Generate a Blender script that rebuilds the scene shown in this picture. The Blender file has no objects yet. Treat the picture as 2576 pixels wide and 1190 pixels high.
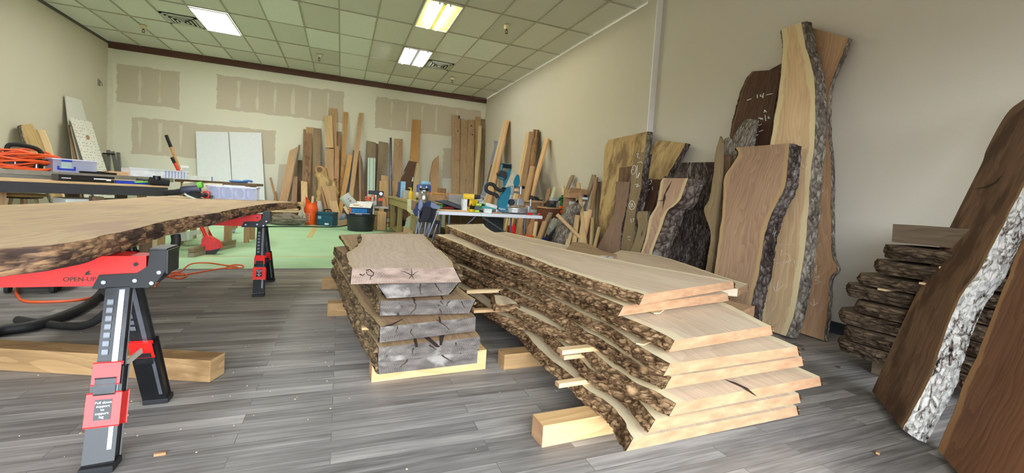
import bpy, bmesh, math, random
from mathutils import Vector, Matrix, noise
R0 = random.Random(7)
SC = bpy.context.scene
COL = SC.collection
# ------------------------------------------------------------------ camera model (metres; camera 1.0 m above the floor)
W_, H_ = 2576, 1190
FPX, CX, CY, CAMH = 1075.4, 1288.0, 555.0, 1.0
YAW, PIT, ROL = .383, -.056, .0633
_cy, _sy, _cp, _sp, _cr, _sr = math.cos(YAW), math.sin(YAW), math.cos(PIT), math.sin(PIT), math.cos(ROL), math.sin(ROL)
FW = Vector((_sy*_cp, _cy*_cp, _sp)); RT0 = Vector((_cy, -_sy, 0)); UP0 = RT0.cross(FW)
RT = RT0*_cr + UP0*_sr; UP = UP0*_cr - RT0*_sr
CAM = Vector((0, 0, CAMH))
def ray(x, y): return RT*((x-CX)/FPX) - UP*((y-CY)/FPX) + FW
def on(x, y, P, n):
    d = ray(x, y); return CAM + d*((P-CAM).dot(n)/d.dot(n))
def atZ(x, y, z): return on(x, y, Vector((0, 0, z)), Vector((0, 0, 1)))
def atY(x, y, Y): return on(x, y, Vector((0, Y, 0)), Vector((0, 1, 0)))
def atX(x, y, X): return on(x, y, Vector((X, 0, 0)), Vector((1, 0, 0)))
def planeX(xf, xt, zt): # leans on the right wall: foot at X=xf, touches X=xt at height zt
    n = Vector((-zt, 0, xt-xf)).normalized(); return Vector((xf, 0, 0)), n
def planeL(xf, xt, zt):
    n = Vector((zt, 0, xf-xt)).normalized(); return Vector((xf, 0, 0)), n
def planeY(yf, yt, zt):
    n = Vector((0, -zt, yt-yf)).normalized(); return Vector((0, yf, 0)), n
def planeZ(z): return Vector((0, 0, z)), Vector((0, 0, 1))
def crop(ox, oy, s): return lambda *ps: [(ox+x/s, oy+y/s) for x, y in ps]
raw = lambda *ps: list(ps)

# ------------------------------------------------------------------ materials
def lin(c):
    return tuple(((v/255)/12.92 if v/255 <= .04045 else ((v/255+.055)/1.055)**2.4) for v in c[:3]) + (1.0,)
class NT:
    def __init__(s, name):
        s.m = bpy.data.materials.new(name); s.m.use_nodes = True
        s.t = s.m.node_tree; s.n = s.t.nodes; s.b = s.n['Principled BSDF']
    def add(s, typ, **k):
        nd = s.n.new('ShaderNode'+typ)
        for a, v in k.items():
            if a.startswith('i_'):
                key = a[2:]; nd.inputs[int(key) if key.isdigit() else key.replace('_', ' ')].default_value = v
            else: setattr(nd, a, v)
        return nd
    def ln(s, a, b): s.t.links.new(a, b)
    def mathn(s, op, a, b=None, clamp=False):
        nd = s.n.new('ShaderNodeMath'); nd.operation = op; nd.use_clamp = clamp
        for i, v in enumerate((a, b)):
            if v is None: continue
            if isinstance(v, (int, float)): nd.inputs[i].default_value = v
            else: s.ln(v, nd.inputs[i])
        return nd.outputs[0]
    def mix(s, fac, a, b, blend='MIX'):
        nd = s.n.new('ShaderNodeMix'); nd.data_type = 'RGBA'; nd.blend_type = blend
        for i, v in ((0, fac), (6, a), (7, b)):
            if isinstance(v, (int, float)): nd.inputs[i].default_value = v
            elif isinstance(v, tuple): nd.inputs[i].default_value = v
            else: s.ln(v, nd.inputs[i])
        return nd.outputs[2]
    def ramp(s, fac, stops):
        nd = s.n.new('ShaderNodeValToRGB'); e = nd.color_ramp.elements
        while len(e) < len(stops): e.new(.5)
        for i, (p, c) in enumerate(stops):
            e[i].position = p; e[i].color = c if len(c) == 4 else lin(c)
        s.ln(fac, nd.inputs[0]); return nd.outputs[0]
    def mapping(s, src, scale, loc=None):
        mp = s.add('Mapping'); s.ln(src, mp.inputs[0]); mp.inputs['Scale'].default_value = scale
        if loc is not None: s.ln(loc, mp.inputs['Location'])
        return mp.outputs[0]
    def noise(s, vec, scale, detail=4, rough=.55, dist=0):
        nd = s.add('TexNoise'); s.ln(vec, nd.inputs['Vector'])
        nd.inputs['Scale'].default_value = scale; nd.inputs['Detail'].default_value = detail
        nd.inputs['Roughness'].default_value = rough; nd.inputs['Distortion'].default_value = dist
        return nd.outputs[0]
    def bump(s, h, strength=.3, dist=.01):
        nd = s.add('Bump'); nd.inputs['Strength'].default_value = strength; nd.inputs['Distance'].default_value = dist
        s.ln(h, nd.inputs['Height']); s.ln(nd.outputs[0], s.b.inputs['Normal'])
    def rnd(s):
        oi = s.add('ObjectInfo'); v = s.add('CombineXYZ')
        a = s.mathn('MULTIPLY', oi.outputs['Random'], 37.0); b = s.mathn('MULTIPLY', oi.outputs['Random'], 91.0)
        s.ln(a, v.inputs[0]); s.ln(b, v.inputs[1]); s.ln(a, v.inputs[2]); return v.outputs[0]
    def col(s, c): s.ln(c, s.b.inputs['Base Color'])
    def rough(s, r): s.b.inputs['Roughness'].default_value = r
MATS = {}
def plain(name, c, rough=.5, metal=0.0, alpha=None, trans=0, bump=0, emis=None, es=0, var=.12):
    if name in MATS: return MATS[name]
    k = NT(name); tc = k.add('TexCoord')
    n = k.noise(tc.outputs['Object'], 14, 5)
    cc = lin(c); d = tuple(v*(1-var) for v in cc[:3])+(1,); l = tuple(min(1, v*(1+var)) for v in cc[:3])+(1,)
    k.col(k.ramp(n, [(.3, d), (.7, l)])); k.rough(rough); k.b.inputs['Metallic'].default_value = metal
    if alpha is not None: k.b.inputs['Alpha'].default_value = alpha
    if bump: k.bump(k.noise(tc.outputs['Object'], 60, 4), bump, .004)
    if emis: k.b.inputs['Emission Color'].default_value = lin(emis); k.b.inputs['Emission Strength'].default_value = es
    MATS[name] = k.m; return k.m
def wood(name, dark, light, sap=None, sapw=.03, ring=6.0, streak=.5, rough=.75, stain=None, knots=0, cathedral=.6):
    """plank wood: UV u runs along the grain in metres, v across it"""
    k = NT(name); uv = k.add('UVMap').outputs[0]; rn = k.rnd()
    big = k.noise(k.mapping(uv, (.55, 2.2, 1), rn), 1.6, 3, .5)
    v2 = k.mapping(uv, (.35, 3.0, 1), rn)
    dis = k.add('VectorMath', operation='SCALE'); comb = k.add('CombineXYZ'); k.ln(big, comb.inputs[1])
    k.ln(comb.outputs[0], dis.inputs[0]); dis.inputs['Scale'].default_value = 3.2*cathedral
    add = k.add('VectorMath', operation='ADD'); k.ln(v2, add.inputs[0]); k.ln(dis.outputs[0], add.inputs[1])
    wv = k.add('TexWave', wave_type='BANDS', bands_direction='Y', wave_profile='SAW'); k.ln(add.outputs[0], wv.inputs['Vector'])
    wv.inputs['Scale'].default_value = ring/3; wv.inputs['Distortion'].default_value = 1.5; wv.inputs['Detail'].default_value = 3
    wv.inputs['Detail Scale'].default_value = 1.5
    st = k.noise(k.mapping(uv, (2.0, 70, 1), rn), 1.0, 5, .6)
    f = k.mathn('ADD', k.mathn('ADD', k.mathn('MULTIPLY', wv.outputs['Fac'], .26*(1-streak)+.05), .12), k.mathn('MULTIPLY', st, streak))
    f = k.mathn('ADD', f, k.mathn('MULTIPLY', k.mathn('SUBTRACT', big, .5), .5))
    c = k.ramp(f, [(.22, dark), (.62, light)])
    if stain:
        sm = k.noise(k.mapping(uv, (1.6, 3.5, 1), rn), 1.6, 5, .6)
        c = k.mix(k.ramp(sm, [(.5, (0, 0, 0)), (.62, (255, 255, 255))]), c, lin(stain))
    if knots:
        vo = k.add('TexVoronoi', feature='F1'); k.ln(k.mapping(uv, (1.0, 2.6, 1), rn), vo.inputs['Vector']); vo.inputs['Scale'].default_value = knots
        c = k.mix(k.ramp(vo.outputs['Distance'], [(.045, (255, 255, 255)), (.11, (0, 0, 0))]), c, lin(tuple(v*.42 for v in dark)))
    if sap:
        at = k.add('Attribute', attribute_name='edge')
        e = k.mathn('ADD', at.outputs['Fac'], k.mathn('MULTIPLY', k.mathn('SUBTRACT', k.noise(k.mapping(uv, (3, 3, 1), rn), 1.5, 4), .5), sapw*1.5))
        e = k.mathn('DIVIDE', e, sapw)
        sc = k.mix(k.mathn('MULTIPLY', st, .55), lin(sap), lin(tuple(v*.82 for v in sap)))
        c = k.mix(k.ramp(e, [(.75, (255, 255, 255)), (1.15, (0, 0, 0))]), c, sc)
    k.col(c); k.rough(rough); k.b.inputs['Specular IOR Level'].default_value = .25
    k.bump(st, .12, .004); MATS[name] = k.m; return k.m
def endgrain(name, dark, light, crack=0, rough=.85, chalk=None):
    k = NT(name); uv = k.add('UVMap').outputs[0]; rn = k.rnd()
    wv = k.add('TexWave', wave_type='RINGS', rings_direction='Z'); k.ln(k.mapping(uv, (1, 1.6, 1)), wv.inputs['Vector'])
    wv.inputs['Scale'].default_value = 30; wv.inputs['Distortion'].default_value = 5; wv.inputs['Detail'].default_value = 3
    st = k.noise(k.mapping(uv, (7, 22, 1), rn), 1.5, 6, .6)
    f = k.mathn('ADD', k.mathn('MULTIPLY', wv.outputs['Fac'], .10), k.mathn('MULTIPLY', st, .92))
    c = k.ramp(f, [(.3, dark), (.68, light)])
    if chalk:
        n2 = k.noise(k.mapping(uv, (5, 7, 1), rn), 1.3, 5)
        c = k.mix(k.ramp(n2, [(.55, (0, 0, 0)), (.66, (255, 255, 255))]), c, lin(chalk))
    if crack:
        vo = k.add('TexVoronoi', feature='DISTANCE_TO_EDGE'); n3 = k.noise(k.mapping(uv, (4, 4, 1), rn), 3, 4)
        ad = k.add('VectorMath', operation='ADD'); k.ln(k.mapping(uv, (1.3, .8, 1), rn), ad.inputs[0])
        cv = k.add('CombineXYZ'); k.ln(k.mathn('MULTIPLY', n3, .3), cv.inputs[0]); k.ln(k.mathn('MULTIPLY', n3, .22), cv.inputs[1]); k.ln(cv.outputs[0], ad.inputs[1])
        k.ln(ad.outputs[0], vo.inputs['Vector']); vo.inputs['Scale'].default_value = crack
        brk = k.ramp(k.noise(k.mapping(uv, (3, 3, 1), rn), 2.2, 3), [(.5, (0, 0, 0)), (.56, (255, 255, 255))]); c = k.mix(k.mathn('MULTIPLY', k.ramp(vo.outputs['Distance'], [(.006, (255, 255, 255)), (.016, (0, 0, 0))]), brk), c, lin((38, 32, 28)))
    k.col(c); k.rough(rough); k.bump(st, .25, .004); MATS[name] = k.m; return k.m
def barkmat(name, dark, mid, light, scale=16, bump=.9, lo=.32, hi=.68, moss=None, lite=.5):
    k = NT(name); tc = k.add('TexCoord'); uv = k.add('UVMap').outputs[0]; rn = k.rnd()
    ob = k.mapping(uv, (.7, 2.3, 1), rn)
    n1 = k.noise(ob, scale, 8, .68, .6); n2 = k.noise(ob, scale*.28, 4, .6)
    vo = k.add('TexVoronoi', feature='DISTANCE_TO_EDGE'); vo.inputs['Scale'].default_value = scale*1.5
    ad = k.add('VectorMath', operation='ADD'); k.ln(ob, ad.inputs[0]); cv = k.add('CombineXYZ')
    k.ln(k.mathn('MULTIPLY', n1, .10), cv.inputs[0]); k.ln(k.mathn('MULTIPLY', n1, .10), cv.inputs[1]); k.ln(cv.outputs[0], ad.inputs[1]); k.ln(ad.outputs[0], vo.inputs['Vector'])
    h = k.mathn('ADD', k.mathn('MULTIPLY', n1, .8), k.mathn('MULTIPLY', k.mathn('MINIMUM', vo.outputs['Distance'], .3), .7))
    f = k.mathn('ADD', k.mathn('MULTIPLY', h, .75), k.mathn('MULTIPLY', n2, .35))
    c = k.ramp(f, [(lo, dark), ((lo+hi)/2, mid), (hi, light)])
    if moss:
        n3 = k.noise(ob, 5, 5, .6); c = k.mix(k.ramp(n3, [(lite, (0, 0, 0)), (lite+.06, (255, 255, 255))]), c, lin(moss))
    k.col(c); k.rough(.95); k.b.inputs['Specular IOR Level'].default_value = .1
    k.bump(h, bump, .02); MATS[name] = k.m; return k.m
def emit(name, c, s):
    k = NT(name); k.b.inputs['Base Color'].default_value = lin(c); k.b.inputs['Emission Color'].default_value = lin(c); k.b.inputs['Emission Strength'].default_value = s
    MATS[name] = k.m; return k.m

# ------------------------------------------------------------------ mesh builder (world coordinates; shifted to the thing's base on linking)
class MB:
    def __init__(s): s.bm = bmesh.new()
    def _x(s, vs, M):
        for v in vs: v.co = M @ v.co
    def box(s, c, size, rot=(0, 0, 0), bev=0.0):
        g = bmesh.ops.create_cube(s.bm, size=1.0); vs = g['verts']
        M = Matrix.Translation(c) @ (rot if isinstance(rot, Matrix) else Matrix.LocRotScale(None, __import__('mathutils').Euler(rot), None)) @ Matrix.Diagonal((*size, 1))
        s._x(vs, M)
        if bev:
            es = list({e for v in vs for e in v.link_edges})
            bmesh.ops.bevel(s.bm, geom=es, offset=bev, segments=2, affect='EDGES', profile=.6)
        return s
    def bar(s, a, b, w, h, up=(0, 0, 1), bev=0.0):
        """box section w x h from a to b"""
        a, b = Vector(a), Vector(b); d = b-a; z = d.normalized(); u = Vector(up)
        if abs(u.dot(z)) > .98: u = Vector((1, 0, 0))
        x = u.cross(z).normalized(); y = z.cross(x)
        M = Matrix((x, y, z)).transposed().to_4x4()
        return s.box((a+b)/2, (w, h, d.length), M, bev)
    def cyl(s, a, b, r0, r1=None, seg=20, cap=True):
        a, b = Vector(a), Vector(b); d = b-a; r1 = r0 if r1 is None else r1
        g = bmesh.ops.create_cone(s.bm, cap_ends=cap, segments=seg, radius1=r0, radius2=r1, depth=d.length)
        M = Matrix.Translation((a+b)/2) @ d.to_track_quat('Z', 'Y').to_matrix().to_4x4()
        s._x(g['verts'], M); return s
    def sph(s, c, r, sc=(1, 1, 1), seg=16):
        g = bmesh.ops.create_uvsphere(s.bm, u_segments=seg, v_segments=seg//2, radius=r)
        s._x(g['verts'], Matrix.Translation(c) @ Matrix.Diagonal((*sc, 1))); return s
    def lathe(s, base, prof, axis=(0, 0, 1), seg=28, caps=True):
        q = Vector(axis).normalized().to_track_quat('Z', 'Y').to_matrix(); base = Vector(base); rings = []
        for r, z in prof:
            rings.append([s.bm.verts.new(base + q @ Vector((r*math.cos(6.28318*i/seg), r*math.sin(6.28318*i/seg), z))) for i in range(seg)])
        for a, b in zip(rings, rings[1:]):
            for i in range(seg): s.bm.faces.new((a[i], a[(i+1) % seg], b[(i+1) % seg], b[i]))
        if caps: s.bm.faces.new(rings[0][::-1]); s.bm.faces.new(rings[-1])
        return s
    def tube(s, path, r, seg=8, smooth=6, closed=False):
        P = spline([Vector(p) for p in path], smooth) if smooth else [Vector(p) for p in path]
        rings = []; prev = None
        for i, p in enumerate(P):
            t = (P[min(i+1, len(P)-1)]-P[max(i-1, 0)]).normalized()
            if prev is None: n = t.orthogonal().normalized()
            else: n = (prev - t*prev.dot(t)).normalized()
            prev = n; b = t.cross(n)
            rr = r(i/max(1, len(P)-1)) if callable(r) else r
            rings.append([s.bm.verts.new(p+(n*math.cos(6.28318*k/seg)+b*math.sin(6.28318*k/seg))*rr) for k in range(seg)])
        for a, b in zip(rings, rings[1:]):
            for k in range(seg): s.bm.faces.new((a[k], a[(k+1) % seg], b[(k+1) % seg], b[k]))
        s.bm.faces.new(rings[0][::-1]); s.bm.faces.new(rings[-1]); return s
    def prism(s, pts, vec, bev=0.0):
        pts = [Vector(p) for p in pts]; vec = Vector(vec)
        a = [s.bm.verts.new(p) for p in pts]; b = [s.bm.verts.new(p+vec) for p in pts]; n = len(pts)
        fs = [s.bm.faces.new(a), s.bm.faces.new(b[::-1])]
        for i in range(n): fs.append(s.bm.faces.new((a[i], b[i], b[(i+1) % n], a[(i+1) % n])))
        if bev:
            es = list({e for f in fs for e in f.edges}); bmesh.ops.bevel(s.bm, geom=es, offset=bev, segments=2, affect='EDGES')
        return s
def spline(P, k=6):
    if len(P) < 3 or k < 2: return P
    out = []
    for i in range(len(P)-1):
        p0, p1, p2, p3 = P[max(i-1, 0)], P[i], P[i+1], P[min(i+2, len(P)-1)]
        for j in range(k):
            t = j/k
            out.append(((p1*2)+(p2-p0)*t+(p0*2-p1*5+p2*4-p3)*t*t+(p1*3-p0-p2*3+p3)*t**3)*.5)
    out.append(P[-1]); return out
def resample(P, n, smooth=True):
    if smooth and len(P) > 2: P = spline(P, 8)
    d = [0]
    for a, b in zip(P, P[1:]): d.append(d[-1]+(b-a).length)
    out = []; j = 0
    for i in range(n+1):
        t = d[-1]*i/n
        while j < len(d)-2 and d[j+1] < t: j += 1
        f = (t-d[j])/max(1e-9, d[j+1]-d[j]); out.append(P[j].lerp(P[j+1], min(1, max(0, f))))
    return out
def props(o, label=None, cat=None, group=None, kind=None):
    if label and not kind: kind = 'thing'
    for k, v in (('label', label), ('category', cat), ('group', group), ('kind', kind)):
        if v: o[k] = v
def link(name, me, parent=None, loc=None):
    o = bpy.data.objects.new(name, me); COL.objects.link(o)
    if parent: o.parent = parent
    if loc is not None: o.location = loc
    return o
def worldloc(o):
    v = Vector(o.location)
    while o.parent: o = o.parent; v += o.location
    return v
def mesh_from(name, mb, mats, origin, smooth=False):
    bm = mb.bm; bmesh.ops.recalc_face_normals(bm, faces=bm.faces[:])
    for v in bm.verts: v.co -= origin
    me = bpy.data.meshes.new(name)
    uvl = bm.loops.layers.uv.verify()
    # simple box-ish UV: along the longest local axis
    lo = [min((v.co[i] for v in bm.verts), default=0) for i in range(3)]; hi = [max((v.co[i] for v in bm.verts), default=0) for i in range(3)]
    ax = max(range(3), key=lambda i: hi[i]-lo[i])
    for f in bm.faces:
        nx = max(range(3), key=lambda i: abs(f.normal[i])); o = [i for i in range(3) if i != nx]
        if o[1] == ax: o = o[::-1]
        for l in f.loops: l[uvl].uv = (l.vert.co[o[0]], l.vert.co[o[1]])
        f.smooth = smooth
    bm.to_mesh(me); bm.free()
    for m in (mats if isinstance(mats, (list, tuple)) else [mats]): me.materials.append(m)
    if smooth:
        me.polygons.foreach_set('use_smooth', [True]*len(me.polygons))
        try: me.set_sharp_from_angle(angle=math.radians(38))
        except Exception: pass
    return me
def bbase(mb):
    vs = [v.co for v in mb.bm.verts]
    return Vector(((min(v.x for v in vs)+max(v.x for v in vs))/2, (min(v.y for v in vs)+max(v.y for v in vs))/2, min(v.z for v in vs)))
def single(name, label, cat, mb, mat, group=None, smooth=False, kind=None):
    o0 = bbase(mb); o = link(name, mesh_from(name, mb, mat, o0, smooth), None, o0)
    props(o, label, cat, group, kind); return o
def thing(name, label, cat, loc, group=None):
    o = link(name, None, None, Vector(loc)); o.empty_display_size = .1; props(o, label, cat, group); return o
def part(name, mb, mat, parent, smooth=False, label=None):
    o = link(name, mesh_from(name, mb, mat, worldloc(parent), smooth), parent)
    if label: o['label'] = label
    return o
def struct(name, mb, mat, parent=None):
    if parent: return part(name, mb, mat, parent)
    o = single(name, None, None, mb, mat); o['kind'] = 'structure'; return o
def lettering(txt, parent, P, xd, yd, size, mat, name='lettering', align='CENTER'):
    cu = bpy.data.curves.new(name, 'FONT'); cu.body = txt; cu.size = size; cu.align_x = align; cu.align_y = 'CENTER'; cu.extrude = .0006
    cu.materials.append(mat); tmp = bpy.data.objects.new('tmp', cu); COL.objects.link(tmp); dg = bpy.context.evaluated_depsgraph_get()
    me = bpy.data.meshes.new_from_object(tmp.evaluated_get(dg)); bpy.data.objects.remove(tmp); me.name = name
    if not me.materials: me.materials.append(mat)
    o = link(name, me, parent)
    x = Vector(xd).normalized(); z = x.cross(Vector(yd)).normalized(); y = z.cross(x)
    M = Matrix((x, y, z)).transposed().to_4x4(); M.translation = Vector(P)-worldloc(parent); o.matrix_local = M; return o

# ------------------------------------------------------------------ live-edge slab
def slab(name, label, cat, L, Rr, n, th, mat, end=None, bark='', bmat=None, flare=(0, 0), group=None, seg=None, cols=6, rough=.006,
         amp=.014, bulge=.012, smooth=True, warp=0.0, bow=0.0, taper=None, barkname='bark_edge', seed=0, sharp_end=False):
    n = Vector(n).normalized(); ln = sum((b-a).length for a, b in zip(L, L[1:]))
    N = seg or max(10, min(110, int(ln/.03)))
    A = resample(L, N, smooth); B = resample(Rr, N, smooth); M = cols; sd = Vector((seed*3.7+A[0].x*5, seed*1.3+A[0].y*3, seed*2.1))
    for i in range(N+1):
        ac = (B[i]-A[i]).normalized(); s = ln*i/N
        w1 = noise.fractal(Vector((s*7, 1.5, 0))+sd, 1, 2, 4)*rough; w2 = noise.fractal(Vector((s*7, 9.5, 0))+sd, 1, 2, 4)*rough
        if 'L' in bark: A[i] -= ac*w1
        if 'R' in bark: B[i] += ac*w2
        if bow: d = n*(bow*math.sin(math.pi*i/N)); A[i] = A[i]+d; B[i] = B[i]+d
        if warp: d = n*(warp*noise.noise(Vector((s*.8, 3, 1))+sd)); A[i] = A[i]+d; B[i] = B[i]+d
    V = []; E = []; UV = []
    An, Bn = [], []
    for i in range(N+1):
        ac = (B[i]-A[i]).normalized(); An.append(A[i]-n*th-ac*flare[0]); Bn.append(B[i]-n*th+ac*flare[1])
    for face in (0, 1):
        for i in range(N+1):
            p, q = (A[i], B[i]) if face == 0 else (An[i], Bn[i]); w = (q-p).length
            for j in range(M+1):
                t = j/M
                if bark and cols >= 6: t = t*t*(3-2*t)*.5+t*.5
                V.append(p.lerp(q, t)); UV.append((ln*i/N, (t-.5)*w+face*.7))
                E.append(min(t*w if 'L' in bark else 9, (1-t)*w if 'R' in bark else 9))
    K = (N+1)*(M+1); F = []; FU = []; MI = []
    idx = lambda f, i, j: f*K+i*(M+1)+j
    for i in range(N):
        for j in range(M):
            q = (idx(0, i, j), idx(0, i, j+1), idx(0, i+1, j+1), idx(0, i+1, j)); F.append(q); FU.append([UV[a] for a in q]); MI.append(0)
            q = (idx(1, i, j), idx(1, i+1, j), idx(1, i+1, j+1), idx(1, i, j+1)); F.append(q); FU.append([UV[a] for a in q]); MI.append(0)
        for j in (0, M):
            q = (idx(0, i, j), idx(0, i+1, j), idx(1, i+1, j), idx(1, i, j)); F.append(q if j == 0 else q[::-1])
            u = [(ln*i/N, 0), (ln*(i+1)/N, 0), (ln*(i+1)/N, th), (ln*i/N, th)]; FU.append(u if j == 0 else u[::-1]); MI.append(2 if (('L' if j == 0 else 'R') in bark and end) else 1 if (('L' if j == 0 else 'R') in bark) else 0)
    for i in (0, N):
        for j in range(M):
            q = (idx(0, i, j), idx(1, i, j), idx(1, i, j+1), idx(0, i, j+1)); a, b = UV[idx(0, i, j)][1], UV[idx(0, i, j+1)][1]
            u = [(a, th), (a, 0), (b, 0), (b, th)]; F.append(q if i == 0 else q[::-1]); FU.append(u if i == 0 else u[::-1]); MI.append(1 if end else 0)
    lowest = min(V, key=lambda v: v.z); o0 = sum(V, Vector())/len(V); o0.z = lowest.z
    me = bpy.data.meshes.new(name); me.from_pydata([v-o0 for v in V], [], F)
    ul = me.uv_layers.new(name='UVMap'); k = 0
    flat = [c for fu in FU for uv in fu for c in uv]; ul.data.foreach_set('uv', flat)
    at = me.attributes.new('edge', 'FLOAT', 'POINT'); at.data.foreach_set('value', E)
    me.materials.append(mat)
    if end: me.materials.append(end)
    if bark: me.materials.append(bmat)
    me.polygons.foreach_set('material_index', MI)
    bm = bmesh.new(); bm.from_mesh(me); bmesh.ops.recalc_face_normals(bm, faces=bm.faces[:]); bm.to_mesh(me); bm.free()
    o = link(name, me, None, o0); props(o, label, cat, group)
    for side in bark:
        T, Bt, sg = (A, An, 0) if side == 'L' else (B, Bn, 1)
        NB = max(12, min(420, int(ln/.008))); T2 = resample(T, NB, False); B2 = resample(Bt, NB, False); O2 = resample(B if side == 'L' else A, NB, False)
        KK = 10; V = []; F = []; UVs = []
        for i in range(NB+1):
            out = (T2[i]-O2[i]).normalized(); s = ln*i/NB
            for j in range(KK+1):
                t = j/KK; p = T2[i].lerp(B2[i], t); env = min(1, t*4)*(.55+.45*min(1, (1-t)*3))
                q = Vector((s*10, t*th*64, sg*7.3))+sd; q.x += 1.1*noise.noise(q*.6)
                r = .75-abs(noise.fractal(q, .7, 2.2, 6))*2.2; r2 = noise.fractal(q*.22, 1, 2, 3)
                d = (bulge*math.sin(math.pi*min(1, t*.9+.1))+amp*r*.9+amp*r2*.8)*env + .002
                V.append(p+out*max(.001, d)+n*(amp*.25*noise.noise(q*1.7)*env)); UVs.append((s, t*th*1.2+sg))
        Q = KK+1
        for i in range(NB):
            for j in range(KK): F.append((i*Q+j, (i+1)*Q+j, (i+1)*Q+j+1, i*Q+j+1))
        F.append(tuple(range(Q))); F.append(tuple(NB*Q+j for j in range(Q-1, -1, -1)))
        bme = bpy.data.meshes.new(barkname); bme.from_pydata([v-o0 for v in V], [], F)
        ul = bme.uv_layers.new(name='UVMap'); ul.data.foreach_set('uv', [c for p in bme.polygons for vi in p.vertices for c in UVs[vi]])
        bme.materials.append(bmat)
        bm = bmesh.new(); bm.from_mesh(bme); bmesh.ops.recalc_face_normals(bm, faces=bm.faces[:])
        c0 = sum((v.co for v in bm.verts), Vector())/len(bm.verts)
        bm.to_mesh(bme); bm.free()
        # outward check
        outv = (T2[NB//2]-O2[NB//2])
        tot = sum((p.normal.dot(outv)*p.area for p in bme.polygons), 0.0)
        if tot < 0: bme.flip_normals()
        bme.polygons.foreach_set('use_smooth', [True]*len(bme.polygons))
        b = link(barkname, bme, o)
    return o
def tofloor(P, zmin=0.0):
    """extend the lower end of an outline along its own line down to the floor"""
    a, b = P[-2], P[-1]
    if b.z > zmin+.005 and a.z > b.z+.01:
        t = (b.z-zmin)/(a.z-b.z); P = P+[b+(b-a)*t]
    elif b.z < zmin and a.z > zmin: P = P[:-1]+[a.lerp(b, (a.z-zmin)/(a.z-b.z))]
    return P
LASTPL = [None]
def lean(name, label, cat, Lp, Rp, pl, th, mat, ext=True, **k):
    """a board leaning on a wall: outlines run from its top to its foot; pl = the plane of its visible face"""
    P, n = pl
    if k.pop('fit', False): # swing the plane about its foot until the top end just touches the wall
        ax = 1 if abs(n.y) > abs(n.x) else 0; f0 = P[ax]; xt = k.pop('wall'); z = 2.0
        for _ in range(14):
            P = Vector((0, 0, 0)); P[ax] = f0; n = Vector((0, 0, abs(xt-f0))); n[ax] = -z if xt > f0 else z; n.normalize()
            z = .5*z+.5*max(on(x, y, P, n).z for x, y in (Lp[0], Rp[0]))
    LASTPL[0] = (P, n)
    L = [on(x, y, P, n) for x, y in Lp]; Rr = [on(x, y, P, n) for x, y in Rp]
    if ext:
        if L[-1].z > .01 and len(L) < 3 and len(Rr) < 3 and True:
            d = (L[-1]-L[-2]).normalized(); L = tofloor(L, th*n.z+.003)
        L = tofloor(L, th*n.z+.003); Rr = tofloor(Rr, th*n.z+.003)
    return slab(name, label, cat, L, Rr, n, th, mat, **k)
def chalk(parent, strokes, pl, mat, r=.0035, lift=.0025, name='chalk_marking'):
    P, n = pl; mb = MB()
    for s in strokes: mb.tube([on(x, y, P, n)+n*lift for x, y in s], r, 5, 4)
    return part(name, mb, mat, parent, True, 'white chalk marks')
# ================================================================== SETTING
XL, XR, YB, YF, ZC = -5.0, 4.0, 12.65, -1.9, 3.90
def floor_mat():
    k = NT('laminate_floor'); tc = k.add('TexCoord'); g = k.add('NewGeometry'); pos = g.outputs['Position']
    br = k.add('TexBrick', offset=.37, offset_frequency=2, squash=1.0); k.ln(pos, br.inputs['Vector'])
    for nm, v in (('Scale', 1.0), ('Mortar Size', .0016), ('Mortar Smooth', .2), ('Bias', 0.0), ('Brick Width', .92), ('Row Height', .076)): br.inputs[nm].default_value = v
    br.inputs['Color1'].default_value = (0, 0, 0, 1); br.inputs['Color2'].default_value = (1, 1, 1, 1); br.inputs['Mortar'].default_value = (.5, .5, .5, 1)
    tone = k.add('SeparateColor'); k.ln(br.outputs['Color'], tone.inputs[0]); tn = tone.outputs[0]
    off = k.add('CombineXYZ'); k.ln(k.mathn('MULTIPLY', tn, 31.0), off.inputs[0]); k.ln(k.mathn('MULTIPLY', tn, 17.0), off.inputs[2])
    v = k.add('VectorMath', operation='ADD'); k.ln(pos, v.inputs[0]); k.ln(off.outputs[0], v.inputs[1])
    st = k.noise(k.mapping(v.outputs[0], (2.2, 42, 1)), 1.0, 6, .62, .4)
    st2 = k.noise(k.mapping(v.outputs[0], (5, 120, 1)), 1.0, 4, .6)
    bl = k.noise(k.mapping(v.outputs[0], (1.1, 5, 1)), 1.5, 4, .6)
    f = k.mathn('ADD', k.mathn('MULTIPLY', st, .62), k.mathn('MULTIPLY', st2, .16))
    f = k.mathn('ADD', f, k.mathn('MULTIPLY', k.mathn('SUBTRACT', tn, .5), .20)); f = k.mathn('ADD', f, k.mathn('MULTIPLY', k.mathn('SUBTRACT', bl, .5), .3))
    c = k.ramp(f, [(.2, (98, 94, 91)), (.40, (142, 138, 135)), (.55, (174, 169, 164)), (.78, (208, 203, 196))])
    c = k.mix(k.mathn('MULTIPLY', br.outputs['Fac'], .55), c, lin((50, 47, 46)))
    dust = k.noise(k.mapping(pos, (1, 1, 1)), 1.3, 6, .62)
    c = k.mix(k.mathn('MULTIPLY', k.ramp(dust, [(.5, (0, 0, 0)), (.75, (255, 255, 255))]), .22), c, lin((190, 178, 158)))
    k.col(c); r = k.mathn('ADD', k.mathn('MULTIPLY', st, .2), .42); k.ln(r, k.b.inputs['Roughness'])
    k.b.inputs['Specular IOR Level'].default_value = .35
    k.bump(f, .1, .003); return k.m
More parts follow.
